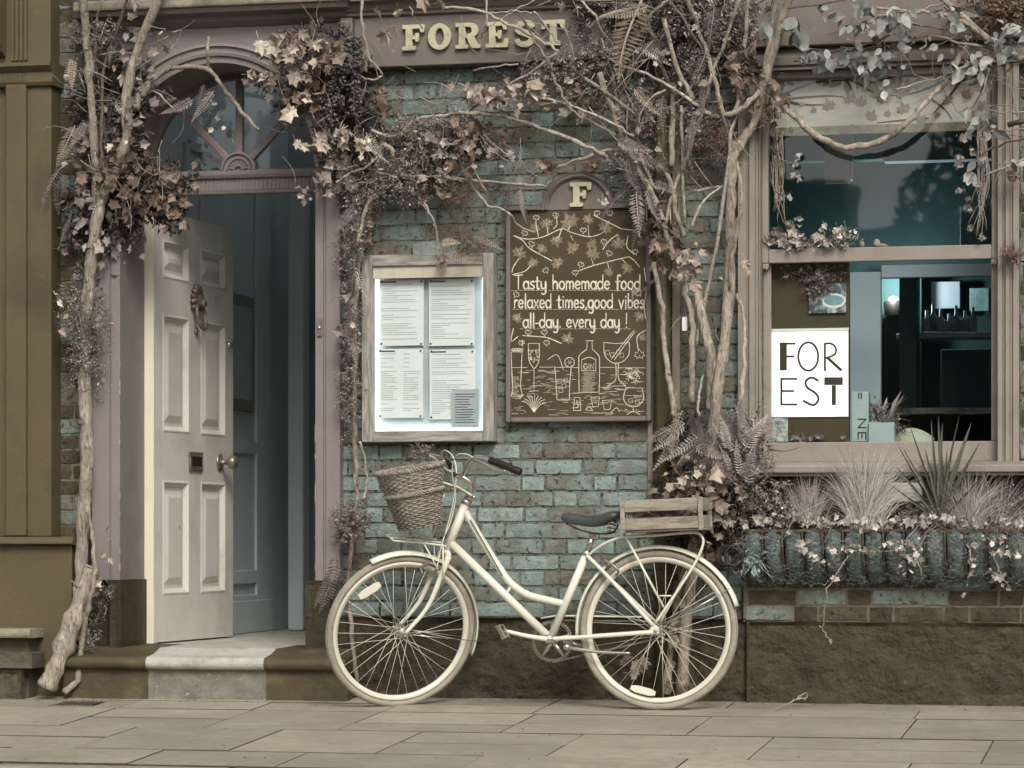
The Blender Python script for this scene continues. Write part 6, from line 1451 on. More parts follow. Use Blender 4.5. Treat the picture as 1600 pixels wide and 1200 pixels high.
fuzz(v3, [(640, 205, 40, 22), (655, 240, 40, 26), (620, 270, 46, 26), (640, 300, 26, 22), (705, 195, 26, 14)], 'fuzz_mauve', 70, (10, 22), leaf=.5); fuzz(v3, [(720, 215, 46, 30), (660, 225, 50, 24)], 'fuzz_dark', 26, (12, 26), leaf=.55, Yr_=(-.12, -.03))
fuzz(v3, [(735, 385, 36, 16), (718, 305, 26, 20)], 'fuzz_brown', 55, (14, 30), leaf=.35, width=.06, nl=14)
leaves(v3, 60, (725, 215, 50, 36), IVY, 'leaf_brown', (16, 28), (-.24, -.1)); leaves(v3, 34, (755, 150, 44, 22), IVY, 'leaf_tan', (18, 28), (-.26, -.14)); leaves(v3, 34, (822, 148, 40, 22), IVY, 'leaf_tan', (16, 26), (-.26, -.14))
leaves(v3, 22, (690, 225, 46, 20), IVY, 'leaf_mauve', (16, 26), (-.26, -.14)); leaves(v3, 14, (785, 238, 26, 14), IVY, 'leaf_mauve', (14, 22)); leaves(v3, 12, (690, 285, 26, 24), IVY, 'leaf_mauve', (16, 26)); leaves(v3, 10, (895, 170, 22, 16), IVY, 'leaf_tan', (16, 24)); leaves(v3, 8, (850, 260, 24, 12), IVY, 'leaf_brown', (16, 24)); leaves(v3, 6, (925, 255, 16, 8), MAPLE, 'leaf_brown', (18, 24)); leaves(v3, 5, (690, 410, 10, 8), IVY, 'leaf_tan', (18, 26)); leaves(v3, 6, (700, 305, 10, 8), IVY, 'leaf_tan', (18, 26))
leaves(v3, 26, (660, 270, 60, 30), MAPLE, 'leaf_brown', (18, 26), (-.2, -.08))
for (x, y, l, a) in ((800, 290, 62, 60), (805, 292, 62, 20), (810, 295, 60, -20), (812, 288, 55, 95), (798, 296, 58, 5), (570, 215, 55, -40), (690, 380, 60, -80), (700, 392, 60, -70), (740, 370, 50, -60)): frond(v3, x, y, l, a, 'fern_mauve' if x > 750 else 'fern_tan', Y=-.17)

# ---- the right hand vine between chalkboard and window
v4 = root('climbing_vine', P(1070, 1088, -.2), 'tall vine of several pale trunks between the chalkboard and the window', 'vine')
branch(v4, [(1237, -20), (1217, 50), (1200, 110), (1193, 133), (1180, 187), (1160, 220), (1144, 250), (1142, 330), (1140, 425), (1134, 519), (1123, 594), (1112, 700), (1100, 790), (1085, 880), (1073, 960), (1066, 1085)], (6.5, 10), 'bark_trunk', Y=-.15, name='trunk', n=14, jit=1.0)
branch(v4, [(1068, 391), (1085, 436), (1096, 493), (1109, 549), (1111, 605), (1110, 640)], (6, 8.5), 'bark_trunk', Y=-.17, name='trunk', n=12, jit=1.0)
branch(v4, [(1098, 800), (1082, 850), (1062, 930), (1048, 1010), (1042, 1085)], (6, 7), 'bark_trunk', Y=-.12, name='trunk', n=12, jit=1.0)
for pl, r_, m_ in (([(993, -10), (1017, 53), (1033, 100), (1057, 157)], (3.5, 3.2), 'bark_dark'), ([(937, 113), (957, 173), (977, 227), (1010, 287), (1033, 333), (1053, 400), (1068, 440), (1080, 500), (1081, 575), (1082, 631)], (5, 5), 'bark'),
        ([(1037, 30), (1060, 110), (1087, 160), (1110, 180), (1143, 178), (1167, 163), (1190, 137)], (3.8, 4.5), 'bark'), ([(1213, -10), (1203, 60), (1193, 113)], (3, 3.5), 'bark'), ([(1170, -10), (1160, 100), (1150, 173), (1140, 233), (1123, 367), (1104, 455), (1088, 540)], (3, 3), 'bark_pale'),
        ([(1070, -10), (1097, 60), (1113, 113), (1127, 167), (1140, 217), (1157, 283), (1157, 333), (1143, 400), (1141, 450)], (4, 3), 'bark'), ([(1157, -5), (1123, 90), (1110, 123), (1093, 187), (1070, 253), (1050, 303), (1040, 350)], (3, 3), 'bark'), ([(1021, 410), (1034, 481), (1038, 545), (1048, 613), (1055, 650)], (4, 5), 'bark'),
        ([(1151, 459), (1162, 500), (1164, 560), (1158, 613), (1154, 650)], (2.4, 3.2), 'bark_pale'), ([(943, 87), (977, 103), (1033, 127), (1093, 167)], (2.4, 2.6), 'bark_pale'), ([(913, 122), (950, 147), (993, 182)], (3, 3), 'bark'), ([(843, 152), (900, 167), (963, 197), (990, 213)], (2.4, 2), 'bark_pale'), ([(813, 25), (833, 57), (857, 100), (873, 137), (893, 170), (927, 193), (967, 213)], (2.2, 2.4), 'bark'),
        ([(1052, 130), (1050, 200), (1049, 260)], (4.5, 4.5), 'bark'), ([(1064, 165), (1066, 250), (1069, 355)], (2.6, 2.6), 'bark'), ([(940, 60), (960, 130), (972, 205), (978, 225)], (2, 2), 'bark'), ([(992, 60), (1020, 20), (1045, 0)], (2.6, 2), 'bark'), ([(1045, 0), (1075, 40), (1100, 85)], (2, 2.4), 'bark_dark'), ([(920, 45), (945, 25), (985, 15)], (3.4, 3), 'bark'), ([(900, -5), (930, 25), (945, 60)], (2, 2), 'bark_pale'),
        ([(1083, 300), (1105, 295), (1130, 290)], (2, 1.6), 'bark_pale'), ([(1081, 355), (1095, 320), (1130, 290)], (2.2, 1.6), 'bark_pale'), ([(993, 210), (1010, 160), (1040, 140)], (1.8, 1.4), 'bark_pale'), ([(1000, 0), (900, 0), (850, -5)], (2.4, 2), 'bark'), ([(1030, 310), (1045, 290), (1048, 350)], (1.6, 1.4), 'bark_pale'), ([(1110, 560), (1098, 590), (1090, 630), (1093, 650)], (2.4, 2), 'bark_pale'), ([(1000, 240), (1020, 290), (1030, 300)], (3, 3), 'bark'), ([(990, 235), (1040, 270), (1056, 330), (1068, 370)], (3.4, 4.5), 'bark'),
        ([(1200, 140), (1233, 173), (1273, 210), (1323, 230), (1373, 222), (1413, 197), (1447, 160), (1477, 127), (1492, 100), (1510, 70)], (5.5, 4.5), 'bark')):
    branch(v4, pl, r_, m_, Y=-.19, n=7)
twigs(v4, 60, (1040, 140, 130, 150), 'bark_pale', (30, 100), .6); leaves(v4, 40, (1060, 120, 110, 110), IVY, 'leaf_mauve', (9, 16), (-.26, -.1)); leaves(v4, 26, (930, 130, 80, 80), IVY, 'leaf_tan', (9, 16), (-.26, -.1)); twigs(v4, 34, (1040, 150, 120, 140), 'bark', (40, 120), 1.2); twigs(v4, 20, (900, 70, 110, 80), 'bark_pale', (40, 120), .9); twigs(v4, 8, (1090, 560, 50, 80), 'bark_pale', (20, 50), 1)
fuzz(v4, [(1080, 30, 110, 40), (1100, 80, 60, 40), (1010, 60, 40, 40), (950, 20, 80, 24)], 'fuzz_dark', 34, (16, 32), leaf=.5, Yr_=(-.16, -.04)); fuzz(v4, [(1120, 30, 80, 40), (1150, 70, 40, 30), (1070, 20, 60, 30)], 'fuzz_mauve', 36, (12, 26), leaf=.5)
fuzz(v4, [(885, 108, 54, 18), (938, 75, 40, 34), (835, 112, 26, 14), (905, 132, 30, 24), (910, 5, 40, 14)], 'fuzz_mauve', 75, (9, 18), leaf=.45, width=.2); fuzz(v4, [(1000, 180, 40, 50), (1075, 180, 22, 60), (1080, 110, 30, 36), (972, 255, 22, 22)], 'fuzz_mauve', 50, (10, 20), leaf=.45, width=.2)
fuzz(v4, [(1115, 205, 24, 34), (1125, 235, 22, 18)], 'fuzz_red', 110, (9, 18)); fuzz(v4, [(1010, 300, 30, 34), (1030, 350, 24, 30)], 'fuzz_dark', 40, (12, 24), leaf=.5)
leaves(v4, 46, (1165, 115, 40, 40), MAPLE, 'leaf_brown', (20, 34), (-.24, -.1)); leaves(v4, 26, (1205, 170, 26, 24), MAPLE, 'leaf_brown', (18, 28), (-.24, -.1)); leaves(v4, 24, (1030, 370, 26, 40), MAPLE, 'leaf_brown', (20, 32), (-.26, -.12)); leaves(v4, 12, (1010, 330, 22, 24), IVY, 'leaf_brown', (18, 26)); leaves(v4, 16, (1068, 420, 26, 30), MAPLE, 'leaf_tan', (18, 28), (-.26, -.16)); leaves(v4, 10, (1025, 430, 22, 30), IVY, 'leaf_mauve', (14, 22)); leaves(v4, 10, (1085, 395, 30, 16), IVY, 'leaf_tan', (12, 20)); leaves(v4, 14, (1090, 130, 60, 40), MAPLE, 'leaf_tan', (20, 30)); leaves(v4, 7, (945, 312, 14, 12), IVY, 'leaf_variegated', (12, 17), (-.2, -.14)); leaves(v4, 12, (905, 145, 24, 24), IVY, 'leaf_brown', (16, 24))
for (x, y, s) in ((1165, 412, 28), (1170, 425, 24), (1045, 585, 14), (1145, 445, 20), (1125, 435, 14), (900, 15, 24), (1060, 405, 24), (1075, 388, 22), (1040, 700, 20), (880, 8, 26), (1035, 1000, 16)): leaves(v4, 1, (x, y, 2, 2), MAPLE, 'leaf_tan', (s, s*1.1), (-.28, -.24), spread=30)
for k in range(22):
    frond(v4, rng.uniform(990, 1190), rng.uniform(-10, 90), rng.uniform(50, 80), rng.uniform(-70, 70), 'fern_mauve', Y=rng.uniform(-.24, -.1))
for (x, y, l, a) in ((965, 215, 70, -70), (970, 225, 70, -50), (985, 240, 75, -20), (990, 250, 70, 10), (1000, 255, 65, -80), (985, 290, 75, 30), (1000, 300, 70, 5), (1010, 295, 70, -35), (1035, 260, 60, -88), (1020, 285, 60, -60), (1010, 330, 60, 20), (1040, 150, 60, 0), (1085, 170, 60, 8), (1075, 210, 55, -8), (1100, 120, 60, 10)): frond(v4, x, y, l, a, 'fern_mauve', Y=-.22)
# the big tan fern
for k, (x, y, l, a) in enumerate(((1000, 0, 130, 6), (1012, 5, 70, 70), (990, 140, 60, -50))): frond(v4, x, y, l, a, 'fern_tan', Y=-.28, yaw=.1, wid=1.7 if k == 0 else 1)
# leaf litter by the trunk foot
leaves(v4, 12, (1055, 985, 26, 50), MAPLE, 'leaf_tan', (18, 28), (-.26, -.12)); leaves(v4, 8, (985, 1040, 24, 20), MAPLE, 'leaf_tan', (18, 28), (-.2, -.1)); fuzz(v4, [(1060, 1070, 24, 16)], 'fuzz_brown', 50)

# ---- bushy ferns at the left end of the planter
v5 = root('shrub', P(1120, 830, -.2), 'bushy mauve ferns and dried leaves between the bicycle crate and the planter', 'shrub')
fuzz(v5, [(1100, 800, 70, 60), (1150, 780, 60, 50), (1080, 720, 40, 60)], 'fuzz_dark', 30, (16, 30), leaf=.6, Yr_=(-.12, -.02)); fuzz(v5, [(1160, 700, 36, 46), (1165, 755, 50, 36), (1120, 740, 40, 40), (1200, 790, 34, 22)], 'fuzz_mauve', 70, (12, 26), leaf=.42); fuzz(v5, [(1085, 770, 50, 40), (1130, 800, 60, 36), (1090, 840, 50, 30), (1150, 830, 40, 26), (1070, 690, 30, 40)], 'fuzz_dark', 34, (14, 28), leaf=.55, Yr_=(-.18, -.04)); fuzz(v5, [(1090, 770, 60, 34), (1130, 800, 50, 30), (1105, 830, 40, 24)], 'fuzz_brown', 44, (10, 22), leaf=.45)
leaves(v5, 70, (1095, 775, 60, 40), MAPLE, 'leaf_brown', (16, 28), (-.3, -.14)); leaves(v5, 40, (1110, 800, 60, 34), IVY, 'leaf_mauve', (14, 24), (-.32, -.2)); leaves(v5, 30, (1080, 750, 46, 40), IVY, 'leaf_tan', (14, 24), (-.32, -.2)); leaves(v5, 20, (1120, 860, 30, 26), IVY, 'leaf_brown', (14, 24), (-.26, -.12))
for (x, y, s) in ((1068, 715, 32), (1120, 735, 36), (1108, 760, 34), (1060, 755, 28)): leaves(v5, 1, (x, y, 2, 2), MAPLE, 'leaf_tan', (s, s*1.1), (-.34, -.3), spread=30)
for k in range(20): frond(v5, rng.uniform(1050, 1120), rng.uniform(640, 700), rng.uniform(50, 75), rng.choice((-1, 1))*rng.uniform(5, 60), rng.choice(('fern_mauve', 'fern_mauve', 'fern_tan')), Y=rng.uniform(-.3, -.16))
for k in range(16): frond(v5, rng.uniform(1130, 1190), rng.uniform(665, 760), rng.uniform(45, 75), rng.uniform(90, 270), 'fern_mauve', Y=rng.uniform(-.3, -.14))
twigs(v5, 16, (1170, 740, 50, 60), 'bark_dark', (30, 70), 1)
cl_ = root('cable_lock', P(1130, 870, -.35), 'coiled brown cable hanging behind the rear wheel of the bicycle', 'cable')
MB().tube([P(1131+16*math.cos(a)+a*1.1, 868+16*math.sin(a), -.30-.004*a) for a in [R(30*i) for i in range(34)]], .006, 6).build('coil', 'dark_metal', cl_, smooth=True)
MB().tube([P(1128, 850, -.3), P(1135, 862, -.31), P(1142, 900, -.31)], .007, 6).build('handle', 'saddle', cl_, smooth=True)

# ---- eucalyptus over the window
v6 = root('eucalyptus_garland', P(1400, 60, -.2), 'grey green eucalyptus sprays hanging from twigs above the window', 'garland')
for pl, r_, m_ in (([(1230, 12), (1280, 8), (1340, -5)], (1.5, 1.2), 'bark_dark'), ([(1357, 35), (1387, 22), (1433, 18), (1483, 25), (1520, 43), (1557, 72)], (2, 4), 'bark'), ([(1360, 13), (1433, 15), (1477, 5)], (1.6, 1.6), 'bark_pale'), ([(1407, 72), (1447, 55), (1500, 67), (1553, 75)], (1.8, 2.2), 'bark_pale'), ([(1470, -5), (1510, 30), (1556, 72)], (5, 5.5), 'bark'), ([(1447, 56), (1447, 70), (1437, 77)], (1.8, 1.2), 'bark_pale'), ([(1420, 35), (1470, 45), (1510, 46)], (1.5, 1.2), 'bark'),
        ([(1240, 96), (1290, 84), (1350, 70), (1390, 55)], (1.4, 1.2), 'bark_dark'), ([(1556, 74), (1520, 100), (1480, 115)], (2, 1.6), 'bark'), ([(1556, 80), (1545, 110), (1535, 150)], (2, 1.4), 'bark'), ([(1570, 82), (1590, 88), (1610, 95)], (5, 5), 'bark'), ([(1538, 275), (1570, 262), (1610, 245)], (1.5, 1.5), 'bark_pale'), ([(1530, 245), (1560, 228), (1610, 215)], (1.8, 1.8), 'bark_dark'), ([(1540, 172), (1580, 176), (1610, 172)], (1.3, 1.1), 'bark'), ([(1540, 205), (1580, 204), (1610, 200)], (1.3, 1.1), 'bark'), ([(1575, 195), (1610, 186)], (4, 4), 'bark_dark'), ([(1500, 20), (1530, 60), (1560, 72)], (1.6, 1.4), 'bark'), ([(1490, 110), (1500, 80), (1515, 55)], (4.5, 5), 'bark'), ([(1400, 140), (1450, 125), (1500, 112)], (1.2, 1), 'bark_pale')):
    branch(v6, pl, r_, m_, Y=-.2)
for (z_, n_, s_) in (((1240, 30, 8, 14), 6, (24, 34)), ((1290, 20, 22, 12), 7, (20, 28)), ((1350, 12, 20, 16), 8, (22, 32)), ((1330, 40, 26, 12), 12, (16, 24)), ((1395, 40, 34, 16), 26, (18, 28)), ((1410, 15, 22, 14), 10, (18, 26)), ((1270, 85, 34, 10), 18, (16, 24)), ((1315, 92, 26, 16), 16, (18, 26)), ((1375, 92, 34, 18), 26, (18, 26)), ((1352, 115, 14, 10), 8, (14, 22)), ((1250, 70, 6, 6), 2, (20, 26)), ((1510, 102, 26, 14), 14, (20, 30)), ((1570, 70, 22, 30), 20, (18, 28)), ((1485, 25, 24, 22), 10, (18, 26)), ((1535, 190, 20, 26), 16, (18, 28)), ((1530, 262, 14, 16), 8, (20, 28)), ((1580, 250, 14, 10), 3, (22, 28)), ((1380, 140, 8, 8), 3, (26, 36)), ((1540, 100, 10, 14), 6, (20, 28))):
    leaves(v6, n_, z_, OVAL, 'leaf_grey', (s_[0]*.66, s_[1]*.72), (-.28, -.14), spread=55)
leaves(v6, 3, (1245, 45, 4, 4), OVAL, 'leaf_grey', (32, 40), (-.26, -.2), spread=15); leaves(v6, 2, (1195, 35, 5, 6), OVAL, 'leaf_grey', (26, 32), (-.28, -.2), spread=15)
fuzz(v6, [(1550, 15, 50, 24), (1580, 10, 40, 24)], 'fuzz_brown', 60, (14, 28), leaf=.5, width=.18); fuzz(v6, [(1580, 402, 16, 16)], 'fuzz_red', 120, (10, 18), Yr_=(-.12, -.07))
leaves(v6, 6, (1583, 275, 10, 8), MAPLE, 'leaf_brown', (18, 24), (-.2, -.1))
twigs(v6, 40, (1440, 70, 170, 60), 'bark_pale', (30, 90), .6); leaves(v6, 50, (1420, 60, 150, 50), OVAL, 'leaf_grey', (8, 14), (-.28, -.16)); twigs(v6, 16, (1480, 60, 110, 50), 'bark', (40, 110), 1.0); twigs(v6, 10, (1570, 200, 40, 70), 'bark', (40, 90), .9)
# pale dried sprigs against the glass
v7 = root('window_garland', P(1520, 300, -.03), 'pale dried flower sprigs hanging against the right edge of the upper window pane', 'garland')
for k in range(16): branch(v7, [(1535+rng.uniform(-8, 10), 205, -.0), (1538+rng.uniform(-12, 8), 280, -.01), (1530+rng.uniform(-18, 12), rng.uniform(310, 375), -.01)], (.9, .5), 'bark_pale', n=4, name='stem')
for (x, y) in ((1502, 215), (1498, 245), (1500, 258), (1510, 278), (1502, 295), (1515, 310), (1525, 285), (1515, 355), (1536, 368), (1513, 325), (1520, 238)): leaves(v7, 5, (x, y, 6, 6), IVY, 'leaf_variegated', (9, 14), (-.03, .0))
v8 = root('window_garland', P(1225, 300, -.03), 'thin stems with pale blossoms at the left edge of the upper window pane', 'garland')
for k in range(14): branch(v8, [(1204+rng.uniform(0, 20), 205, -.0), (1206+rng.uniform(0, 18), 280, -.01), (1206+rng.uniform(0, 26), rng.uniform(310, 360), -.01)], (.9, .5), 'bark', n=4, name='stem')
branch(v8, [(1203, 230, -.01), (1225, 250, -.01), (1245, 258, -.01)], (1, .6), 'bark', n=4)
for (x, y) in ((1247, 245), (1243, 258), (1246, 275), (1217, 308), (1234, 307)): leaves(v8, 5, (x, y, 5, 5), IVY, 'leaf_variegated', (9, 13), (-.03, .0))
v9 = root('sill_plant', P(1270, 386, -.0), 'small pale ivy growing along the lower left of the upper window pane', 'plant')
leaves(v9, 40, (1240, 372, 44, 14), IVY, 'leaf_variegated', (12, 20), (-.03, .0)); leaves(v9, 30, (1310, 368, 30, 16), IVY, 'leaf_variegated', (10, 17), (-.03, .0)); leaves(v9, 16, (1235, 350, 14, 12), IVY, 'leaf_variegated', (10, 16), (-.03, .0)); fuzz(v9, [(1230, 378, 40, 10), (1310, 378, 30, 10)], 'fuzz_mauve', 60, Yr_=(-.03, .0))
for x in (1238, 1285, 1320): branch(v9, [(x, 386, -.01), (x+3, 365, -.02), (x, 345, -.02)], (.8, .5), 'bark', n=4, name='stem')
va = root('hanging_plant', P(1275, 440, .06), 'dark trailing foliage hanging inside the top of the lower window pane', 'plant')
fuzz(va, [(1270, 425, 40, 14), (1275, 450, 18, 20)], 'fuzz_mauve', 110, (10, 18), Yr_=(.065, .076)); leaves(va, 30, (1280, 445, 30, 20), IVY, 'leaf_mauve', (9, 14), (.062, .074))
# plant in the pot inside the window
for k in range(26):
    a = rng.uniform(-1.9, 1.9); L = rng.uniform(.07, .16); q = P(1376+rng.uniform(-14, 14), 658, Yq+.09); d = Vector((math.sin(a), rng.uniform(-.1, .3), math.cos(a)*.8+.25)).normalized()
    MB().tube([q, q+d*L*.5+Vector((0, 0, .015)), q+d*L], [.006, .008, .001], 4, flat=.3).build('blade', 'fern_mauve', ppot)
fuzz(ppot, [(1375, 645, 20, 20), (1400, 665, 20, 14)], 'fuzz_mauve', 80, Yr_=(Yq+.05, Yq+.12)); leaves(ppot, 16, (1270, 683, 50, 5), IVY, 'leaf_mauve', (10, 16), (Yq-.01, Yq+.0))

# ================================================================== PLANTER UNDER THE WINDOW
Yt = -.24
tw = root('window_trough', P(1400, 905, Yt), 'long iron hayrack trough lined with grey coir hanging under the window', 'planter')
tx0, tx1 = PX(1160, Yt), PX(1600)+.9; tzt = PZ(1390, 829, Yt); tzb = PZ(1390, 905, Yt)
MB().box(tx0, tx1, Yt-.014, Yt-.008, tzt-.006, tzt+.006).build('top_rail', 'iron_rust', tw)
step = .0875; nb = int((tx1-tx0)/step)
def trough_pt(t):      # profile of the basket: front top -> belly -> back bottom
    a = R(90*t); return (Yt+.0+(1-math.cos(a))*.18, tzt-math.sin(a)*(tzt-tzb))
from mathutils import noise as nzz
for i in range(nb):
    xa_ = tx0+i*step+.008; xb_ = xa_+step-.012; V = []; f = []; nu, nv = 8, 11
    for vv in range(nv):
        t = vv/(nv-1); y, z = trough_pt(t)
        for uu in range(nu):
            s_ = uu/(nu-1); bul = math.sin(math.pi*s_)**.6*.02; x = lerp(xa_, xb_, s_); nz1 = nzz.noise(Vector((x*40, z*40, i)))*.006
            nrm = Vector((0, -math.cos(R(90*t)), -math.sin(R(90*t)))); V.append((x+nzz.noise(Vector((z*30, x*20, 5)))*.003, y+nrm.y*(bul+nz1)+.006, z+nrm.z*(bul+nz1)))
    for vv in range(nv-1):
        for uu in range(nu-1): f.append((vv*nu+uu, vv*nu+uu+1, (vv+1)*nu+uu+1, (vv+1)*nu+uu))
    MB().add(V, f).build('coir_pad', 'coir', tw, smooth=True)
    x = tx0+i*step
    MB().tube([(x, trough_pt(t/8)[0]-.012, trough_pt(t/8)[1]-.004) for t in range(9)], .0045, 6).build('iron_bar', 'iron_rust', tw, smooth=True)
MB().add([(tx0, Yt+.004, tzt-.012), (tx1, Yt+.004, tzt-.012), (tx1, -.055, tzt-.012), (tx0, -.055, tzt-.012)], [(0, 1, 2, 3)]).build('soil', 'soil', tw)
mb = MB()
for k in range(1500):
    x = rng.uniform(tx0-.03, tx1-.6); t = rng.random(); y, z = trough_pt(t); nrm = Vector((0, -math.cos(R(90*t)), -math.sin(R(90*t)))); p = Vector((x, y, z))+nrm*rng.uniform(.012, .03)
    d = Vector((rng.gauss(0, 1), rng.gauss(0, .3), rng.gauss(-.1, .8))).normalized()*rng.uniform(.012, .035); c_ = nrm*rng.uniform(0, .014); w_ = Vector((0, 0, .0007))
    mb.add([p-w_, p+d*.5+c_-w_, p+d-w_, p+d+w_, p+d*.5+c_+w_, p+w_], [(0, 1, 4, 5), (1, 2, 3, 4)])
for k in range(90):
    p = P(rng.uniform(1158, 1190), rng.uniform(835, 890), -.22); d = Vector((rng.gauss(-.01, .04), rng.gauss(0, .03), -rng.uniform(.01, .06))); w_ = Vector((.0008, 0, 0)); mb.add([p-w_, p+d*.5-w_+Vector((rng.gauss(0, .015), 0, 0)), p+d-w_, p+d+w_, p+d*.5+w_, p+w_], [(0, 1, 4, 5), (1, 2, 3, 4)])
mb.build('coir_fibre', 'coir_fibre', tw, kind='stuff')
bw = pbox('label_block', 'block_white', None, 1386, 1440, 754, 784, -.14, -.10); tag(bw, 'pale rough block behind the grasses below the window sill', 'block')
def grass_tuft(name, label, x, y, Y, n, h, sx, m, droop=.5, lean=0.0):
    g = root(name, P(x, y, Y), label, 'grass'); mb = MB()
    for _ in range(n):
        p = P(x+rng.gauss(0, 9), y, Y+rng.uniform(-.03, .03)); a = rng.gauss(lean, sx); L = h*rng.uniform(.55, 1.1)/346; b_ = rng.gauss(0, .3); dr_ = droop*rng.uniform(.2, 1.4)
        pts = []
        for i in range(6):
            t = i/5; an = a*(1+dr_*t*t*2.2); pts.append(p+Vector((math.sin(an)*L*t, math.sin(b_)*L*t*.7, math.cos(min(1.9, abs(an)))*L*t)))
        k = len(mb.v); w = rng.uniform(.0011, .0022)
        for i, q in enumerate(pts): ww = w*(1-i/5.5); mb.v += [(q.x-ww, q.y, q.z), (q.x+ww, q.y-.0004, q.z)]
        mb.f += [(k+2*i, k+2*i+1, k+2*i+3, k+2*i+2) for i in range(5)]
    mb.build('blades', m, g, kind='stuff'); return g
grass_tuft('grass_tuft', 'tall fine pale grass tuft in the middle of the window trough', 1352, 832, -.20, 800, 132, .30, 'grass_pale', .7)
grass_tuft('grass_tuft', 'pinkish arching grass on the right of the spiky yucca', 1515, 835, -.20, 520, 100, .42, 'grass_mauve', .8)
grass_tuft('grass_tuft', 'low purplish upright grass at the left of the tall pale tuft', 1262, 815, -.18, 260, 70, .3, 'grass_mauve', .2)
grass_tuft('grass_tuft', 'thin wispy grass leaning right at the right end of the trough', 1560, 832, -.18, 90, 100, .4, 'grass_mauve', .4, .3)
yu = root('yucca', P(1470, 828, -.18), 'dark spiky yucca with sword shaped leaves in the window trough', 'plant')
for (x1_, y1_, w_) in ((1455, 655, 7), (1420, 660, 5), (1400, 690, 4), (1408, 695, 6), (1400, 728, 7), (1388, 755, 5), (1473, 660, 8), (1466, 650, 10), (1500, 645, 5), (1518, 660, 11), (1532, 690, 8), (1525, 700, 6), (1480, 700, 8), (1445, 700, 8), (1490, 690, 7), (1432, 730, 6), (1535, 745, 5)):
    b0 = P(1470+rng.uniform(-7, 7), 812, -.18); tip = P(x1_, y1_, -.18+rng.uniform(-.12, .04)); d = tip-b0; sd_ = Vector((d.z, 0, -d.x)).normalized(); V = []; hw = w_/346*.36
    for i, (t, wt) in enumerate(((0, .5), (.2, .8), (.45, 1), (.7, .75), (.9, .35), (1, .03))):
        c_ = b0+d*t+Vector((0, -.02*math.sin(math.pi*t), 0)); V += [c_-sd_*hw*wt, c_+Vector((0, .006*wt, 0)), c_+sd_*hw*wt]
    MB().add(V, [q for i in range(5) for q in ((3*i, 3*i+1, 3*i+4, 3*i+3), (3*i+1, 3*i+2, 3*i+5, 3*i+4))]).build('blade', 'yucca', yu)
iv = root('trailing_ivy', P(1380, 820, -.27), 'variegated pale ivy spilling along the front of the window trough', 'ivy')
for pl in ([(1325, 868, -.28), (1312, 890, -.3), (1295, 915, -.3), (1290, 945, -.3), (1285, 975, -.29), (1292, 995, -.29), (1298, 1005, -.28)], [(1290, 915, -.3), (1282, 912, -.3)], [(1425, 850, -.29), (1435, 880, -.3), (1440, 900, -.3)], [(1550, 860, -.29), (1560, 890, -.3), (1575, 915, -.3)], [(1510, 850, -.29), (1518, 880, -.3), (1512, 905, -.3)], [(1320, 860, -.28), (1380, 862, -.29), (1440, 850, -.29)], [(1240, 850, -.28), (1270, 870, -.29), (1290, 885, -.29)]): branch(iv, pl, (1.2, .8), 'bark', n=4, name='stem')
x = 1140
while x < 1600:
    leaves(iv, 4, (x, 814, 9, 10), IVY, 'leaf_variegated', (9, 18), (-.30, -.2), name='leaf'); x += 12
for (z_, n_) in (((1298, 865, 14, 26), 10), ((1348, 858, 40, 9), 14), ((1420, 870, 18, 30), 18), ((1430, 850, 26, 14), 12), ((1395, 852, 24, 10), 10), ((1255, 850, 12, 10), 6), ((1545, 845, 40, 16), 16), ((1515, 875, 10, 30), 8), ((1560, 895, 12, 26), 9), ((1275, 870, 14, 14), 8), ((1580, 860, 18, 20), 8), ((1240, 800, 30, 14), 10)): leaves(iv, n_, z_, IVY, 'leaf_variegated', (8, 16), (-.31, -.265), gauss=True)
for (x, y, s) in ((1290, 912, 13), (1292, 932, 10), (1283, 962, 12), (1284, 980, 12), (1298, 1000, 15), (1507, 928, 16), (1575, 918, 15), (1180, 898, 12)): leaves(iv, 1, (x, y, 1, 1), IVY, 'leaf_variegated', (s, s*1.1), (-.3, -.29))
fuzz(iv, [(1200, 820, 50, 18), (1300, 822, 70, 12), (1440, 815, 60, 14), (1560, 815, 50, 18), (1430, 800, 30, 14)], 'fuzz_mauve', 34, (10, 20), Yr_=(-.24, -.1)); fuzz(iv, [(1590, 790, 20, 26)], 'fuzz_mauve', 70, Yr_=(-.22, -.12))
# plants in the crate and the basket
hc = root('heather', P(1035, 800, -.41), 'dried pinkish heather filling the wooden crate on the bicycle', 'plant')
fuzz(hc, [(1035, 800, 52, 12)], 'fuzz_red', 420, (8, 16), Yr_=(-.51, -.32)); fuzz(hc, [(1035, 806, 50, 8)], 'fuzz_mauve', 260, (8, 14), Yr_=(-.51, -.32))
hb = root('sprig', P(662, 716, -.5), 'small spiky mauve sprig sticking out of the wicker basket', 'plant')
fuzz(hb, [(662, 706, 16, 8)], 'fuzz_mauve', 220, (9, 15), Yr_=(-.54, -.46)); branch(hb, [(655, 725, -.5), (660, 708, -.5)], (1, .8), 'bark', n=4, name='stem')
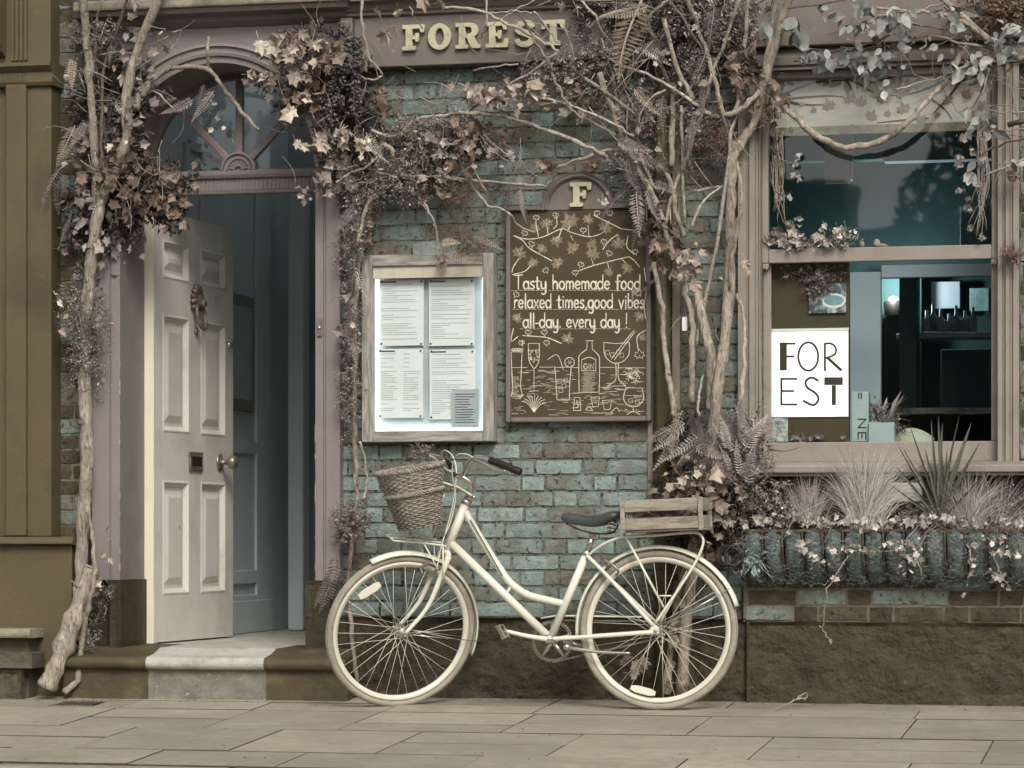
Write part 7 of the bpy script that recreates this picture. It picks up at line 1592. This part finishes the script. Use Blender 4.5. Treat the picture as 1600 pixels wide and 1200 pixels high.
# weed in the step corner and litter
wd_ = root('weed', P(310, 1085, -.3), 'small pale dry weed at the foot of the doorstep riser', 'weed')
branch(wd_, [(308, 1089, -.275), (306, 1075, -.28), (308, 1070, -.28)], (.9, 1.4), 'bark_pale', n=5, name='stem'); leaves(wd_, 3, (308, 1072, 1, 1), IVY, 'leaf_tan', (5, 8), (-.285, -.28))
tg = root('twig', P(1255, 1090, -.2), 'pale broken twig lying on the pavement at the foot of the plinth', 'twig')
branch(tg, [(1205, 1113, -.40), (1225, 1102, -.3), (1245, 1092, -.22), (1252, 1086, -.18), (1262, 1084, -.16)], (1.6, 1), 'bark_pale', n=5); branch(tg, [(1245, 1092, -.22), (1258, 1093, -.18), (1261, 1085, -.16)], (1.2, .8), 'bark_pale', n=5)

mb = MB()
for k in range(420):
    x_ = rng.uniform(PX(60), PX(1640)); y_ = -.05-abs(rng.gauss(0, .07)) if k < 300 else rng.uniform(-2.3, -.1)
    if PX(95, -.26) < x_ < PX(540, -.26): y_ -= .21
    elif x_ < PX(110): y_ -= .22
    z_ = ground_z(y_)+.005; s_ = rng.uniform(.004, .014); a_ = rng.uniform(0, 6.28); t_ = rng.uniform(.15, .9)
    e1_ = Vector((math.cos(a_)*s_, math.sin(a_)*s_, rng.uniform(0, .4)*s_)); e2_ = Vector((-math.sin(a_)*s_*t_, math.cos(a_)*s_*t_, rng.uniform(0, .5)*s_)); c_ = Vector((x_, y_, z_))
    mb.add([c_-e1_*.6, c_+e2_*.5, c_+e1_, c_-e2_*.4+Vector((0, 0, s_*.2))], [(0, 1, 2), (0, 2, 3)])
lit = mb.build('leaf_litter', 'fuzz_brown', None, kind='stuff'); tag(lit, 'crumbs of dry leaf and grit along the foot of the wall', 'litter')
for (pn, m_), mb_ in OVER.items():
    mb_.build('leaf_mass', m_+'_mass', bpy.data.objects[pn], kind='stuff')

ah = root('terrace_house', (-2, -24, -.24), 'dark low terrace across the street, mirrored in the window glass', 'building')
box('wall', 'stone', ah, -16, 12, -25, -24, -.24, 4.6); box('parapet', 'stone_dark', ah, -16, -1.2, -25.1, -23.9, 4.601, 5.2, bevel=.02); box('chimney', 'brick_bare', ah, 2.0, 3.2, -25, -24.2, 4.601, 6.4)
box('gable', 'brick_bare', ah, -9, -5.5, -25, -24, 5.201, 7.5)
for wx_ in range(-15, 12, 3):
    wf_ = box('window', 'window_paint', ah, wx_, wx_+1.2, -23.998, -23.95, 1.2, 3.2); box('pane', 'slot_dark', wf_, wx_+.1, wx_+1.1, -23.949, -23.94, 1.3, 3.1)
for tx_, th_ in ((-3.2, 6.5), (1.0, 5.6)):
    tr_ = root('street_tree', (tx_, -21.5, -.24), 'small street tree opposite, mirrored in the %s of the window' % ('left' if tx_ < 0 else 'middle'), 'tree')
    MB().tube([(tx_, -21.5, -.24), (tx_+.1, -21.5, 2), (tx_, -21.4, th_-1)], [.14, .1, .03], 8).build('trunk', 'bark_dark', tr_, smooth=True); mb = MB()
    for k in range(2600):
        while True:
            d_ = Vector((rng.uniform(-1, 1), rng.uniform(-1, 1), rng.uniform(-1, 1)))
            if d_.length < 1 and d_.length > .3: break
        c_ = Vector((tx_+d_.x*1.5, -21.5+d_.y*1.4, th_-1.6+d_.z*1.8)); a_ = Vector((rng.gauss(0, 1), rng.gauss(0, 1), rng.gauss(0, 1))).normalized()*.12; b_ = a_.orthogonal().normalized()*.06
        mb.add([c_-a_, c_+b_, c_+a_, c_-b_], [(0, 1, 2, 3)])
    mb.build('crown', 'fuzz_dark', tr_, kind='stuff')
